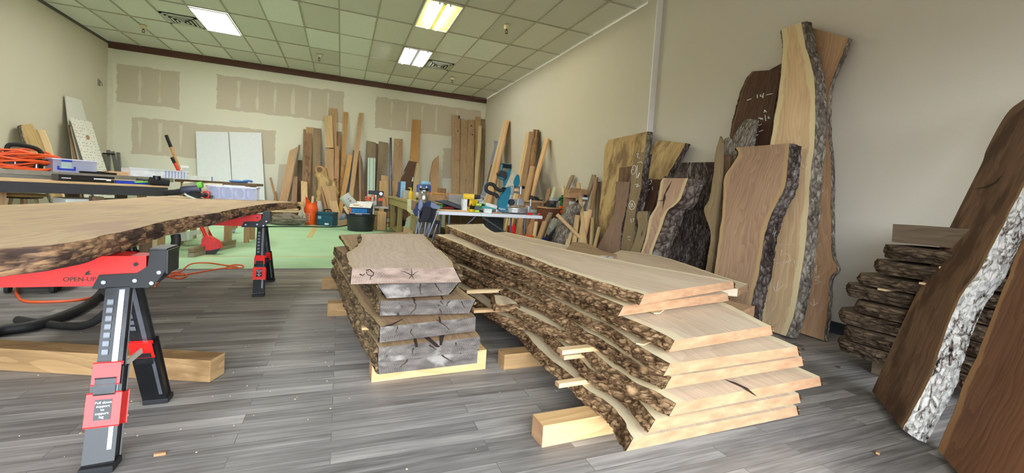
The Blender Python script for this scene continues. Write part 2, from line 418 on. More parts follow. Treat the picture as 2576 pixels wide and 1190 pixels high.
def green_mat():
    k = NT('green_floor_paint'); g = k.add('NewGeometry'); pos = g.outputs['Position']
    n = k.noise(pos, 1.4, 6, .6); n2 = k.noise(pos, 22, 4, .6)
    c = k.ramp(n, [(.3, (154, 198, 156)), (.62, (174, 211, 168))])
    c = k.mix(k.ramp(n2, [(.66, (0, 0, 0)), (.74, (255, 255, 255))]), c, lin((120, 158, 118)))
    sp = k.add('SeparateXYZ'); k.ln(pos, sp.inputs[0]); x, y = sp.outputs[0], sp.outputs[1]
    def line(a, c0, hw): return k.mathn('LESS_THAN', k.mathn('ABSOLUTE', k.mathn('SUBTRACT', a, c0)), hw)
    l1 = k.mathn('MULTIPLY', line(x, -.52, .05), k.mathn('GREATER_THAN', y, 8.7))
    l2 = k.mathn('MULTIPLY', line(y, 6.44, .025), k.mathn('LESS_THAN', x, .6)); l3 = line(y, 9.0, .02)
    m = k.mathn('MAXIMUM', k.mathn('MAXIMUM', l1, l2), k.mathn('MULTIPLY', l3, k.mathn('GREATER_THAN', x, .9)))
    wear = k.ramp(k.noise(pos, 9, 5, .7), [(.36, (0, 0, 0)), (.5, (255, 255, 255))])
    c = k.mix(k.mathn('MULTIPLY', k.mathn('MULTIPLY', m, wear), .8), c, lin((208, 168, 92)))
    k.col(c); k.rough(.5); k.bump(n2, .05, .002); return k.m
def wall_mat(name, c, patches=()):
    k = NT(name); g = k.add('NewGeometry'); pos = g.outputs['Position']
    n = k.noise(pos, .7, 4, .5); cc = lin(c)
    base = k.mix(n, tuple(v*.93 for v in cc[:3])+(1,), tuple(min(1, v*1.05) for v in cc[:3])+(1,))
    sp = k.add('SeparateXYZ'); k.ln(pos, sp.inputs[0]); x, z = sp.outputs[0], sp.outputs[2]
    if patches:
        wob = k.mathn('MULTIPLY', k.mathn('SUBTRACT', k.noise(k.mapping(pos, (1.2, 1, 3.0)), 3.0, 5, .6), .5), .14)
        vn = k.noise(k.mapping(pos, (1, 1, 1)), 2.5, 4)
        for (x0, x1, z0, z1, seams) in patches:
            dx = k.mathn('SUBTRACT', k.mathn('ABSOLUTE', k.mathn('SUBTRACT', x, (x0+x1)/2)), (x1-x0)/2)
            dz = k.mathn('SUBTRACT', k.mathn('ABSOLUTE', k.mathn('SUBTRACT', z, (z0+z1)/2)), (z1-z0)/2)
            d = k.mathn('ADD', k.mathn('MAXIMUM', dx, dz), wob)
            inside = k.mathn('MULTIPLY', k.mathn('SUBTRACT', .006, d), 90, True)
            for sx in seams:
                sd = k.mathn('ADD', k.mathn('ABSOLUTE', k.mathn('SUBTRACT', x, sx)), k.mathn('MULTIPLY', k.mathn('SUBTRACT', vn, .5), .14))
                sdz = k.mathn('ADD', dz, .13)
                s = k.mathn('MULTIPLY', k.mathn('SUBTRACT', .035, k.mathn('MAXIMUM', sd, k.mathn('MULTIPLY', sdz, .5))), 40, True)
                inside = k.mathn('SUBTRACT', inside, k.mathn('MULTIPLY', s, .55), True)
            base = k.mix(inside, base, lin((200, 187, 168)))
    n2 = k.noise(pos, 130, 3, .6)
    k.col(base); k.rough(.8); k.b.inputs['Specular IOR Level'].default_value = .2; k.bump(n2, .22, .004); return k.m
GX, GY = .4658, 7.9187
def ceil_mat():
    k = NT('ceiling_tile_grid'); g = k.add('NewGeometry'); pos = g.outputs['Position']
    mp = k.add('VectorMath', operation='SUBTRACT'); k.ln(pos, mp.inputs[0]); mp.inputs[1].default_value = (GX, GY, 0)
    dv = k.add('VectorMath', operation='DIVIDE'); k.ln(mp.outputs[0], dv.inputs[0]); dv.inputs[1].default_value = (.61, 1.22, 1)
    fl = k.add('VectorMath', operation='FLOOR'); k.ln(dv.outputs[0], fl.inputs[0])
    wn = k.add('TexWhiteNoise', noise_dimensions='2D'); k.ln(fl.outputs[0], wn.inputs['Vector'])
    sp = k.add('NoiseTexture') if False else None
    fine = k.noise(pos, 160, 3, .7); big = k.noise(pos, .6, 3)
    c = k.ramp(wn.outputs['Value'], [(0, (214, 212, 202)), (1, (232, 230, 220))])
    c = k.mix(k.ramp(fine, [(.56, (0, 0, 0)), (.66, (255, 255, 255))]), c, lin((186, 182, 172)))
    k.col(c); k.rough(.95); k.b.inputs['Specular IOR Level'].default_value = .1; k.bump(fine, .3, .004); return k.m

m_cream = wall_mat('cream_wall_paint', (210, 202, 186))
m_left = wall_mat('left_wall_paint', (204, 195, 176))
b = MB().box(((XL+XR)/2, (YF+5.5)/2, -.05), (XR-XL, 5.5-YF, .1)); struct('floor', b, floor_mat())
b = MB().box(((XL+XR)/2, (YB+5.5)/2, -.05), (XR-XL, YB-5.5, .1)); struct('floor', b, green_mat())
b = MB().box(((XL+XR)/2, 5.5, .002), (XR-XL, .03, .004)); struct('trim_1', b, plain('threshold_strip', (92, 88, 80), .6))
b = MB().box((XR+.06, (YF+YB)/2, ZC/2), (.12, YB-YF+.24, ZC)); struct('wall_right', b, m_cream)
b = MB().box((XL-.06, (YF+YB)/2, ZC/2), (.12, YB-YF+.24, ZC)); struct('wall_left', b, m_left)
def bk(ps): return [(p.x, p.z) for p in (atY(x, y, YB) for x, y in ps)]
PT = []
for (a, c_, seams) in ((((292, 158), (452, 270)), None, [352, 402]), (((545, 192), (866, 295)), None, [600, 648, 692, 738, 780, 826]), (((330, 296), (694, 402)), None, [352, 403, 455]),
                       (((945, 248), (1212, 345)), None, [985, 1025, 1062, 1098, 1150]), (((1115, 372), (1165, 450)), None, []), (((668, 440), (705, 500)), None, []), (((875, 330), (1165, 420)), None, [])):
    (x0, z1), (x1, z0) = bk(a); PT.append((x0, x1, min(z0, z1), max(z0, z1)+.02, [atY(s, 300, YB).x for s in seams]))
# long runs slope with the photo's perspective only: use the heights at both ends
PT = []
def patch(x0, x1, yt, yb, seams=()):
    xm = (x0+x1)/2; a = atY(x0, yt[0], YB); c = atY(x1, yt[1], YB); d = atY(x0, yb[0], YB); e = atY(x1, yb[1], YB)
    PT.append((a.x, c.x, (d.z+e.z)/2, (a.z+c.z)/2, [atY(s, (yt[0]+yb[0])/2, YB).x for s in seams]))
patch(294, 452, (156, 184), (256, 274), (352, 402))
patch(546, 866, (188, 230), (285, 300), (600, 648, 692, 738, 780, 826))
patch(332, 694, (293, 330), (385, 415), (352, 403, 455))
patch(946, 1210, (246, 276), (326, 348), (985, 1025, 1062, 1098, 1150))
patch(1116, 1168, (372, 378), (448, 452)); patch(700, 900, (420, 420), (520, 520))
b = MB().box(((XL+XR)/2, YB+.06, ZC/2), (XR-XL+.24, .12, ZC)); struct('wall_back', b, wall_mat('patched_drywall', (226, 221, 204), PT))
b = MB().box(((XL+XR)/2, (YF+YB)/2, ZC+.08), (XR-XL+.24, YB-YF+.24, .1)); struct('ceiling', b, ceil_mat())
# suspended grid: tee bars below the tiles
tb = MB()
i = -9
while GX+.61*i < XR:
    x = GX+.61*i; i += 1
    if x > XL+.02: tb.box((x, (YF+YB)/2, ZC+.022), (.024, YB-YF, .016))
j = -8
while GY+1.22*j < YB:
    y = GY+1.22*j; j += 1
    if y > YF+.02: tb.box(((XL+XR)/2, y, ZC+.0225), (XR-XL, .024, .015))
struct('trim_2', tb, plain('ceiling_tee_bar', (176, 172, 154), .6))
pt = plain('new_ceiling_tile', (236, 238, 230), .9, var=.03)
for (c0, r0) in ((2, 0), (3, 0), (0, 3), (1, 3), (2, 3), (3, 3), (-1, 0), (-1, 1), (-1, 2), (-1, 3), (-2, 1), (-3, 0)):
    y1 = min(GY+1.22*(r0+1), YB-.02)
    b = MB().box((GX+.61*(c0+.5), (GY+1.22*r0+y1)/2, ZC+.026), (.586, y1-GY-1.22*r0-.024, .006)); struct('ceiling', b, pt)
b = MB().box(((XL+XR)/2, YB-.02, ZC-.045), (XR-XL, .04, .15)); struct('trim_3', b, plain('dark_red_wood_trim', (88, 52, 42), .5))
b = MB().box((XL+.012, (YF+YB)/2, ZC-.012), (.024, YB-YF-.1, .05)); struct('trim_4', b, plain('wall_angle_shadow_line', (84, 80, 76), .7))  # dark gray strip painting in the shadow line under the left ceiling edge
b = MB().box((XL+.045, YB-.03, ZC/2-.06), (.09, .06, ZC-.14)); struct('trim_5', b, plain('white_corner_trim', (222, 216, 200), .6, var=.04))
b = MB().box((XR-.045, 5.01, ZC/2), (.09, .2, ZC), bev=.004); b.box((XR-.0905, 5.08, 3.05), (.002, .012, .012)); struct('trim_6', b, m_cream)
b = MB().box((XR-.045, 4.9, ZC/2), (.094, .016, ZC-.02), bev=.002); struct('post_lit_face', b, plain('lit_face_white', (246, 246, 244), .5, var=.02))  # window-lit side of the post, painted in as a bright white strip
b = MB().box((XR-.008, 2.0, .05), (.016, 7.6, .10), bev=.003); struct('baseboard_right', b, plain('charcoal_vinyl_base', (48, 50, 56), .6))
b = MB().box((XL+.008, (YF+YB)/2, .05), (.016, YB-YF-.1, .10)); struct('baseboard_left', b, MATS['charcoal_vinyl_base'])
# front wall with the shop window (behind the camera)
wf = MB(); WX0, WX1, WZ0, WZ1 = -4.4, 3.4, .06, 2.5
wf.box(((XL+XR)/2, YF-.06, WZ0/2), (XR-XL, .12, WZ0)); wf.box(((XL+XR)/2, YF-.06, (WZ1+ZC)/2), (XR-XL, .12, ZC-WZ1))
wf.box(((XL+WX0)/2, YF-.06, (WZ0+WZ1)/2), (WX0-XL, .12, WZ1-WZ0)); wf.box(((XR+WX1)/2, YF-.06, (WZ0+WZ1)/2), (XR-WX1, .12, WZ1-WZ0)); struct('wall_front', wf, m_cream)
fr = MB(); nW = 5
for i in range(nW+1): fr.box((WX0+(WX1-WX0)*i/nW, YF-.06, (WZ0+WZ1)/2), (.05, .08, WZ1-WZ0))
for z in (WZ0+.02, WZ1-.02): fr.box(((WX0+WX1)/2, YF-.06, z), (WX1-WX0, .08, .05))
struct('window_1', fr, plain('dark_bronze_frame', (60, 56, 52), .4))
pl_ = bpy.data.lights.new('window_daylight', 'AREA'); pl_.shape = 'RECTANGLE'; pl_.size = WX1-WX0; pl_.size_y = WZ1-WZ0
po = bpy.data.objects.new('window_daylight', pl_); COL.objects.link(po); po.location = ((WX0+WX1)/2, YF-.02, (WZ0+WZ1)/2); po.rotation_euler = (math.radians(90), 0, math.radians(0))
pl_.cycles.is_portal = True
# ---------------- ceiling fixtures
m_wm = plain('white_enamel', (232, 230, 222), .4, var=.03)
def troffer(c0, r0, kind, label, es, cl):
    x0, x1, y0, y1 = GX+.61*c0+.012, GX+.61*(c0+1)-.012, GY+1.22*r0+.012, GY+1.22*(r0+1)-.012
    t = thing('ceiling_light', label, 'ceiling light', ((x0+x1)/2, (y0+y1)/2, ZC-.005), 'fluorescent ceiling lights' if kind != 'out' else None)
    fm = MB(); w = .02; xm, ym = (x0+x1)/2, (y0+y1)/2
    for (cx, cyy, sx, sy) in ((xm, y0+w/2, x1-x0, w), (xm, y1-w/2, x1-x0, w), (x0+w/2, ym, w, y1-y0), (x1-w/2, ym, w, y1-y0)): fm.box((cx, cyy, ZC+.003), (sx, sy, .016))
    part('frame', fm, m_wm, t)
    if kind == 'panel':
        part('diffuser', MB().box((xm, ym, ZC+.004), (x1-x0-.04, y1-y0-.04, .008)), emit('bright_diffuser', (250, 250, 246), es), t)
        return
    # open fixture: reflector pan and tubes
    hs = MB()
    hs.prism([(x0+.02, y0+.02, ZC+.006), (x0+.02, y0+.02, ZC+.012), (x0+.11, y0+.02, ZC+.026), (x1-.11, y0+.02, ZC+.026), (x1-.02, y0+.02, ZC+.012), (x1-.02, y0+.02, ZC+.006), (x1-.022, y0+.02, ZC+.004), (x1-.11, y0+.02, ZC+.018), (x0+.11, y0+.02, ZC+.018), (x0+.022, y0+.02, ZC+.004)], (0, y1-y0-.04, 0))
    part('reflector', hs, cl, t)
    part('ballast_cover', MB().prism([(xm-.05, y0+.03, ZC+.02), (xm-.03, y0+.03, ZC-.012), (xm+.03, y0+.03, ZC-.012), (xm+.05, y0+.03, ZC+.02)], (0, y1-y0-.06, 0)), cl, t)
    em = emit(kind+'_tube', (255, 255, 250) if kind == 'white' else (255, 252, 214), es)
    for dx in ((-.19, .19) if kind == 'white' else (-.085, .085)):
        part('fluorescent_tube', MB().cyl((xm+dx, y0+.06, ZC-.004), (xm+dx, y1-.06, ZC-.004), .019), em, t, True)
    so = MB()
    for yy in (y0+.04, y1-.04):
        for dx in ((-.19, .19) if kind == 'white' else (-.085, .085)): so.box((xm+dx, yy, ZC), (.03, .03, .045))
    part('socket', so, m_wm, t)
troffer(-5, 1, 'panel', 'flat white ceiling light with a solid glowing diffuser beside a vent', 36, None)
troffer(1, -1, 'yellow', 'open ceiling light with yellowed reflector and two centre tubes', 84, plain('yellowed_enamel', (232, 226, 122), .4, var=.05))
for c0, r0 in ((-5, -1), (-5, -3)): troffer(c0, r0, 'panel', 'added unseen ceiling panel brightening the room from outside the view', 19, None)  # extra unseen panels, added to lift the light level at the back
troffer(1, 1, 'white', 'open white ceiling light with two tubes at its sides', 98, plain('white_reflector', (225, 234, 236), .35, var=.03))
m_vent = plain('vent_metal', (196, 196, 186), .5, var=.05); m_dk = plain('dark_gap', (42, 42, 42), .8)
def vent(x0, x1, y0, y1, label):
    t = thing('ceiling_vent', label, 'vent', ((x0+x1)/2, (y0+y1)/2, ZC), 'square ceiling air vents'); xm, ym = (x0+x1)/2, (y0+y1)/2
    part('backing', MB().box((xm, ym, ZC+.018), (x1-x0, y1-y0, .006)), m_dk, t)
    for k_, nm in enumerate(('outer_frame', 'louver', 'louver', 'louver', 'centre_plate')):
        f = 1-.22*k_; hx, hy = (x1-x0)/2*f, (y1-y0)/2*f; z = ZC-.006*k_+.008; m = MB()
        if k_ == 4: m.box((xm, ym, z), (2*hx, 2*hy, .006))
        else:
            w = .035 if k_ else .05
            for s in (-1, 1):
                m.bar((xm-hx, ym+s*(hy-w/2), z), (xm+hx, ym+s*(hy-w/2), z), w, .006, (0, 0, 1)); m.bar((xm+s*(hx-w/2), ym-hy, z), (xm+s*(hx-w/2), ym+hy, z), .006, w, (1, 0, 0))
        part(nm, m, m_vent, t)
vent(GX+.61*-6+.02, GX+.61*-5-.02, GY+1.22+.62, GY+2.44-.03, 'square louvered ceiling vent left of the glowing panel light')
vent(GX+.61*2+.02, GX+.61*3-.02, GY+1.22+.62, GY+2.44-.03, 'square louvered ceiling vent right of the white two-tube light')
m_esc = plain('sprinkler_cup', (214, 200, 160), .5); m_brass = plain('sprinkler_brass', (96, 82, 60), .35, .8)
for (x, y, lb) in ((361, 66, 'fire sprinkler head left of the glowing panel light'), (803, 139, 'fire sprinkler head near the back trim between panel and tube lights'),
                   (1275, 66, 'fire sprinkler head nearest the right wall and camera'), (1138, 196, 'fire sprinkler head beyond the square vent near the back wall')):
    p = atZ(x, y, ZC); t = thing('sprinkler_head', lb, 'sprinkler', p, 'ceiling fire sprinkler heads')
    part('cup', MB().lathe(p, [(.05, .012), (.05, 0), (.042, -.05), (.03, -.052)]), m_esc, t, True)
    b = MB().cyl(p-Vector((0, 0, .05)), p-Vector((0, 0, .075)), .016).cyl(p-Vector((0, 0, .118)), p-Vector((0, 0, .123)), .026)
    for s in (-1, 1): b.tube([p+Vector((s*.012, 0, -.07)), p+Vector((s*.022, 0, -.09)), p+Vector((s*.004, 0, -.118))], .005, 6)
    part('sprinkler_nozzle', b, m_brass, t, True)
# world: overcast daylight outside the shop window
wd = bpy.data.worlds.new('overcast_sky'); SC.world = wd; wd.use_nodes = True
bg = wd.node_tree.nodes['Background']; bg.inputs[0].default_value = (.80, .90, 1.0, 1); bg.inputs[1].default_value = 14.0
_t = wd.node_tree; _tc = _t.nodes.new('ShaderNodeTexCoord'); _sp = _t.nodes.new('ShaderNodeSeparateXYZ'); _t.links.new(_tc.outputs['Generated'], _sp.inputs[0])
_rp = _t.nodes.new('ShaderNodeValToRGB'); _rp.color_ramp.elements[0].position = .48; _rp.color_ramp.elements[0].color = (.07, .068, .062, 1); _rp.color_ramp.elements[1].position = .53; _rp.color_ramp.elements[1].color = (.82, .91, 1.0, 1)
_ad = _t.nodes.new('ShaderNodeMath'); _ad.operation = 'MULTIPLY_ADD'; _ad.inputs[1].default_value = .5; _ad.inputs[2].default_value = .5; _t.links.new(_sp.outputs[2], _ad.inputs[0]); _t.links.new(_ad.outputs[0], _rp.inputs[0]); _t.links.new(_rp.outputs[0], bg.inputs[0])
cam = bpy.data.cameras.new('camera'); cam.sensor_width = 36; cam.sensor_fit = 'HORIZONTAL'; cam.lens = 36*FPX/W_
cam.shift_y = -(H_/2-CY)/W_; cam.clip_start = .05; cam.clip_end = 100
co = bpy.data.objects.new('camera', cam); COL.objects.link(co)
M = Matrix((RT, UP, -FW)).transposed().to_4x4(); M.translation = CAM; co.matrix_world = M; SC.camera = co
SC.view_settings.view_transform = 'Standard'; SC.view_settings.look = 'None'; SC.view_settings.gamma = 1; SC.view_settings.exposure = 0.25; SC.view_settings.use_curve_mapping = False
SC.cycles.use_denoising = True; SC.cycles.max_bounces = 8; SC.cycles.diffuse_bounces = 5; SC.cycles.sample_clamp_indirect = 6
# ================================================================== MATERIALS FOR TIMBER
w_long = wood('pale_long_slab_wood', (194, 170, 144), (220, 200, 174), (238, 222, 186), .06, 5)
e_long = endgrain('pale_saw_cut', (150, 110, 78), (184, 144, 108))
b_long = barkmat('long_stack_bark', (40, 28, 20), (116, 88, 62), (182, 148, 110), 17, 1.0, .36, .64)
w_mid = wood('short_stack_wood', (180, 158, 140), (208, 188, 168), (204, 180, 146), .03, 6)
w_midb = wood('brown_weathered_wood', (132, 106, 82), (176, 146, 112), (186, 160, 118), .03, 7)
e_mid = endgrain('pinkish_cracked_end', (104, 84, 74), (156, 134, 118), 1.6, chalk=(176, 162, 152))
e_gray = endgrain('gray_weathered_end', (58, 52, 48), (108, 99, 92), 2.6, chalk=(138, 131, 124))
b_mid = barkmat('short_stack_bark', (44, 36, 30), (96, 80, 62), (158, 132, 96), 12, .9)
w_pine = wood('pine_timber', (190, 150, 100), (222, 186, 136), ring=4, streak=.4)
w_pine2 = wood('pale_pine_stick', (206, 172, 124), (234, 204, 160), ring=4, streak=.4)
w_beam = wood('aged_timber', (150, 118, 80), (188, 152, 106), ring=4, streak=.45, stain=(140, 108, 72))
w_table = wood('table_slab_wood', (186, 158, 122), (216, 190, 152), ring=5, streak=.55, stain=(192, 162, 136))
b_table = barkmat('shaved_bark_edge', (76, 60, 52), (128, 100, 80), (186, 146, 108), 12, .6, .40, .60, moss=(82, 66, 58), lite=.50)
w_walnut = wood('walnut_wood', (92, 68, 50), (130, 100, 76), (154, 122, 86), .03, 6, stain=(82, 60, 46))
w_walnut2 = wood('dark_walnut_wood', (66, 46, 36), (100, 72, 54), (120, 88, 60), .02, 6)
e_wal = endgrain('walnut_end', (70, 54, 42), (128, 100, 74))
b_wal = barkmat('dark_walnut_bark', (30, 25, 24), (70, 58, 52), (128, 116, 108), 14, 1.0, moss=(150, 142, 138), lite=.6)
b_white = barkmat('white_flaky_bark', (40, 32, 28), (150, 138, 128), (244, 240, 234), 14, 1.0, .41, .53)  # near-white ridges broken by dark cracks
b_gray = barkmat('gray_furrowed_bark', (48, 42, 38), (112, 102, 92), (176, 166, 150), 13, 1.0)
w_tall = wood('tall_slab_wood', (184, 152, 114), (222, 190, 148), (234, 212, 164), .05, 5)
w_tall2 = wood('tan_slab_wood', (154, 120, 90), (192, 156, 120), (182, 140, 102), .03, 5)
w_yel = wood('yellow_spalted_wood', (158, 128, 84), (204, 174, 122), (184, 152, 100), .03, 6, stain=(136, 110, 78))
w_olive = wood('olive_brown_wood', (112, 95, 70), (150, 128, 96), (144, 124, 88), .03, 6, knots=3)
w_pinkb = wood('pink_brown_wood', (142, 112, 92), (184, 152, 126), (212, 186, 142), .05, 7)
WOODS = {
 'tan': wood('tan_board', (160, 128, 92), (196, 160, 120), ring=6), 'brown': wood('brown_board', (124, 96, 72), (160, 128, 98), ring=6),
 'dark': wood('dark_board', (88, 68, 54), (122, 98, 78), ring=6), 'light': wood('light_board', (188, 154, 110), (216, 184, 138), ring=4),
 'amber': wood('amber_board', (164, 120, 72), (202, 156, 100), ring=5, knots=5), 'gray': wood('gray_brown_board', (112, 98, 80), (152, 134, 108), ring=9),
 'ply': wood('plain_tan_panel', (176, 142, 102), (196, 162, 120), ring=2, streak=.3), 'red': wood('reddish_board', (152, 110, 78), (188, 144, 106), ring=6),
 'oak': wood('knotty_oak_board', (156, 126, 96), (190, 160, 126), ring=5, knots=4), 'fir': wood('orange_fir', (200, 156, 110), (228, 188, 142), ring=7, streak=.4),
 'pale': wood('pale_board', (200, 172, 130), (226, 202, 160), ring=4)}
UPV = Vector((0, 0, 1))
def Z(pts, z): return [atZ(x, y, z) for x, y in pts]
# ================================================================== LONG STACK ON THE RIGHT
TH = .045
LS = [ # top z, left edge far->near, right edge far->near, label
 (.600, [(1121, 566), (1150, 579), (1195, 597), (1240, 616), (1292, 634), (1337, 649), (1382, 667), (1428, 682), (1473, 697), (1519, 711), (1564, 724), (1600, 734), (1620, 741)],
  [(1216, 563), (1224, 573), (1249, 587), (1292, 599), (1343, 611), (1413, 625), (1473, 637), (1534, 650), (1600, 663), (1700, 681), (1847, 707)], 'pale live-edge slab with wide sapwood lying topmost on the long stack'),
 (.534, [(1095, 590), (1150, 611), (1210, 637), (1290, 664), (1380, 697), (1450, 722), (1500, 741), (1566, 770)], [(2.02, 5.2), (2.2, 3.5), (1828, 738)], 'live-edge slab second from the top of the long stack, end just under the topmost'),
 (.468, [(1098, 604), (1160, 634), (1250, 668), (1370, 712), (1470, 752), (1569, 797), (1625, 822), (1700, 856)], [(2.1, 5.0), (2.25, 3.2), (2.2, 2.2), (1938, 820)], 'third slab from the top of the long stack, pale flat top showing at its end'),
 (.402, [(1098, 618), (1134, 640), (1180, 654), (1249, 688), (1322, 717), (1432, 772), (1522, 815), (1602, 865), (1685, 915)], [(2.1, 5.0), (2.3, 3.2), (2003, 872)], 'live-edge slab fourth from the top of the long stack, end split near its left corner'),
 (.336, [(1105, 640), (1177, 678), (1210, 692), (1249, 713), (1333, 752), (1401, 780), (1462, 825), (1507, 849), (1560, 884), (1621, 921), (1690, 948)], [(2.1, 4.8), (2.3, 3.2), (2015, 898)], 'live-edge slab fifth from the top of the long stack, left corner sawn off slantwise'),
 (.270, [(1110, 668), (1204, 712), (1231, 726), (1301, 776), (1409, 826), (1462, 852), (1500, 892), (1560, 936), (1598, 963), (1646, 982), (1702, 1015)], [(2.1, 4.8), (2.3, 3.2), (2063, 947)], 'live-edge slab third from the bottom of the long stack with long crack in its top'),
 (.203, [(1110, 692), (1190, 745), (1258, 791), (1352, 817), (1401, 853), (1447, 891), (1485, 925), (1541, 959), (1598, 999), (1648, 1056)], [(2.05, 4.8), (2.2, 3.2), (2010, 990)], 'live-edge slab second from the bottom of the long stack, mostly hidden under wider slab'),
 (.137, [(1120, 715), (1200, 765), (1296, 817), (1345, 863), (1379, 897), (1420, 931), (1462, 965), (1500, 991), (1541, 1025), (1572, 1063), (1596, 1102)], [(2.05, 4.8), (2.2, 3.2), (2003, 1022)], 'live-edge slab at the bottom of the long stack, resting on square timbers')]
for i, (z, Lp, Rp, lb) in enumerate(LS):
    L = Z(Lp, z); R_ = [atZ(p[0], p[1], z) if p[0] > 100 else Vector((p[0], p[1], z)) for p in Rp]
    slab('live_edge_slab', lb, 'wood slab', L, R_, UPV, TH, w_long, e_long, 'LR', b_long, (.03, .02), 'slabs of the long stack', cols=10, rough=.012, amp=.024, bulge=.012, seed=i+1, seg=110)
m_crack = plain('dark_split', (58, 40, 28), .95)
L6 = bpy.data.objects[[o.name for o in COL.objects if o.get('label') == LS[5][3]][0]]
def wedge(parent, pts, z, name='crack', dz=.0008):
    b = MB(); b.prism([atZ(x, y, z+dz) for x, y in pts], (0, 0, .0004)); return part(name, b, m_crack, parent)
wedge(L6, [(1822, 954), (1850, 962), (1880, 976), (1905, 998), (1893, 992), (1865, 974), (1838, 962)], .270)
def stick(name, label, a, z, ln, w, h, mat, group=None, ang=0.0, cat='timber'):
    """a square timber whose near left bottom corner sits at pixel a, height z; runs along +X"""
    p = atZ(a[0], a[1], z) if not isinstance(a, Vector) else a
    d = Vector((math.cos(ang), math.sin(ang), 0)); s = Vector((-d.y, d.x, 0))
    b = MB().bar(p+s*w/2+Vector((0, 0, h/2)), p+d*ln+s*w/2+Vector((0, 0, h/2)), w, h, (0, 0, 1) if False else s, .003)
    return single(name, label, cat, b, mat, group)
def beam(name, label, p0, p1, w, h, mat, group=None, cat='timber', bev=.004):
    b = MB().bar(Vector(p0), Vector(p1), h, w, (0, 0, 1), bev); return single(name, label, cat, b, mat, group)
def xbeam(name, label, px, z, ln, w, h, mat, group=None, ang=.02, cat='timber', roll=0):
    p = atZ(px[0], px[1], z); d = Vector((math.cos(ang), math.sin(ang), 0)); s = Vector((-d.y, d.x, 0)); c = p+s*(w/2)+UPV*(h/2)
    return slab(name, label, cat, [p+UPV*h, p+d*ln+UPV*h], [p+UPV*h+s*w, p+d*ln+UPV*h+s*w], UPV, h, mat, e_long if mat in (w_pine, w_pine2) else None, group=group, cols=3, seg=8)
G1 = 'timbers under the long stack'
t_ = xbeam('timber_beam', 'knotty square timber under the near end of the long stack', (1363, 1126), 0, 1.35, .095, .09, w_pine, G1, .03)
b = MB()
b.cyl(atY(1523, 1085, 1.487+.03), atY(1523, 1085, 1.483+.03)+Vector((0, -.0, 0)), .017)
kn = atY(1523, 1086, 1.50)
b = MB().cyl((kn.x, 1.4945+.012, .045), (kn.x, 1.4945+.03, .045), .017); part('knot', b, WOODS['amber'], t_, True)
xbeam('timber_beam', 'brown square timber with sawn end under the middle of the long stack', (1267, 931), 0, 1.5, .095, .09, w_beam, G1, .03)
xbeam('timber_beam', 'square timber under the far end of the long stack', Vector and (1180, 728), 0, 1.2, .09, .09, w_beam, G1, .02) if False else None
G2 = 'sticks between the slabs of the long stack'
xbeam('spacer_stick', 'pale stick jutting left above the bottom slab of the long stack', (1406, 977), .137, .8, .035, .021, w_pine2, G2, .05, 'stick')
xbeam('spacer_stick', 'upper of two pale sticks jutting left of the long stack at mid length', (1414, 893), .270, .8, .045, .021, w_pine2, G2, .05, 'stick')
xbeam('spacer_stick', 'lower of two pale sticks jutting left of the long stack at mid length', (1419, 906), .204, .8, .04, .021, w_pine2, G2, .05, 'stick')
xbeam('spacer_stick', 'uppermost stick poking from the long stack towards the cracked short stack', (1174, 739), .30, .9, .04, .022, w_pine2, G2, .02, 'stick')
xbeam('spacer_stick', 'brownish stick just under the pale one between both slab stacks', (1190, 752), .27, .85, .04, .022, w_beam, G2, .02, 'stick') if False else None
xbeam('spacer_stick', 'lowest brown stick poking from the long stack towards the cracked short stack', (1192, 788), .203, .9, .045, .021, WOODS['fir'], G2, .03, 'stick')
# short offcut wedged in the left side
zz = .335
slab('bark_offcut', 'short pale bark-edged stub wedged in the left side of the long stack', 'wood offcut', Z([(1243, 742), (1246, 756), (1250, 764)], zz-.04), Z([(1285, 745), (1296, 756), (1301, 765)], zz-.04), UPV, .05, w_long, b_long, 'LR', b_long, (.01, .01), cols=6, amp=.012)
def splinter(label, pts, z):
    b = MB().prism([atZ(x, y, z) for x, y in pts], (0, 0, .006)); single('splinter', label, 'splinter', b, WOODS['pale'], 'torn splinters on the long stack')
splinter('torn yellow splinter on the fourth slab of the long stack', [(1600, 866), (1650, 848), (1652, 856), (1618, 870)], .405)
splinter('small pale splinter on the second slab of the long stack', [(1476, 722), (1496, 723), (1512, 731), (1478, 727)], .540)
splinter('pale splinter under the second slab end of the long stack', [(1637, 786), (1672, 780), (1660, 790), (1645, 790)], .472)
# slabs beyond the long stack, at its right
slab('live_edge_slab', 'pale slab lying behind the long stack, its pointed end sticking out right', 'wood slab', Z([(1490, 662), (1570, 682), (1680, 704), (1760, 718), (1856, 727)], .50), Z([(1560, 630), (1640, 640), (1720, 662), (1800, 690), (1883, 714)], .50), UPV, .05, w_long, e_long, 'R', b_long, (0, .02), seed=21, rough=.02)
slab('live_edge_slab', 'short slab with gray bark side lying behind the third slab end of the long stack', 'wood slab', Z([(1700, 742), (1770, 757), (1838, 775), (1868, 783)], .42), Z([(1740, 735), (1800, 748), (1860, 762), (1899, 770)], .42), UPV, .065, w_tall2, e_long, 'L', b_gray, (.02, 0), seed=22)
slab('live_edge_slab', 'wide offcut with gray cracked bark lying beyond the topmost long slab', 'wood slab', Z([(1420, 630), (1445, 634), (1478, 640), (1510, 643), (1545, 644)], .56), Z([(1440, 610), (1462, 610), (1490, 617), (1512, 630), (1552, 640)], .56), UPV, .05, w_midb, e_long, 'L', b_gray, (.05, 0), seed=23, amp=.02)
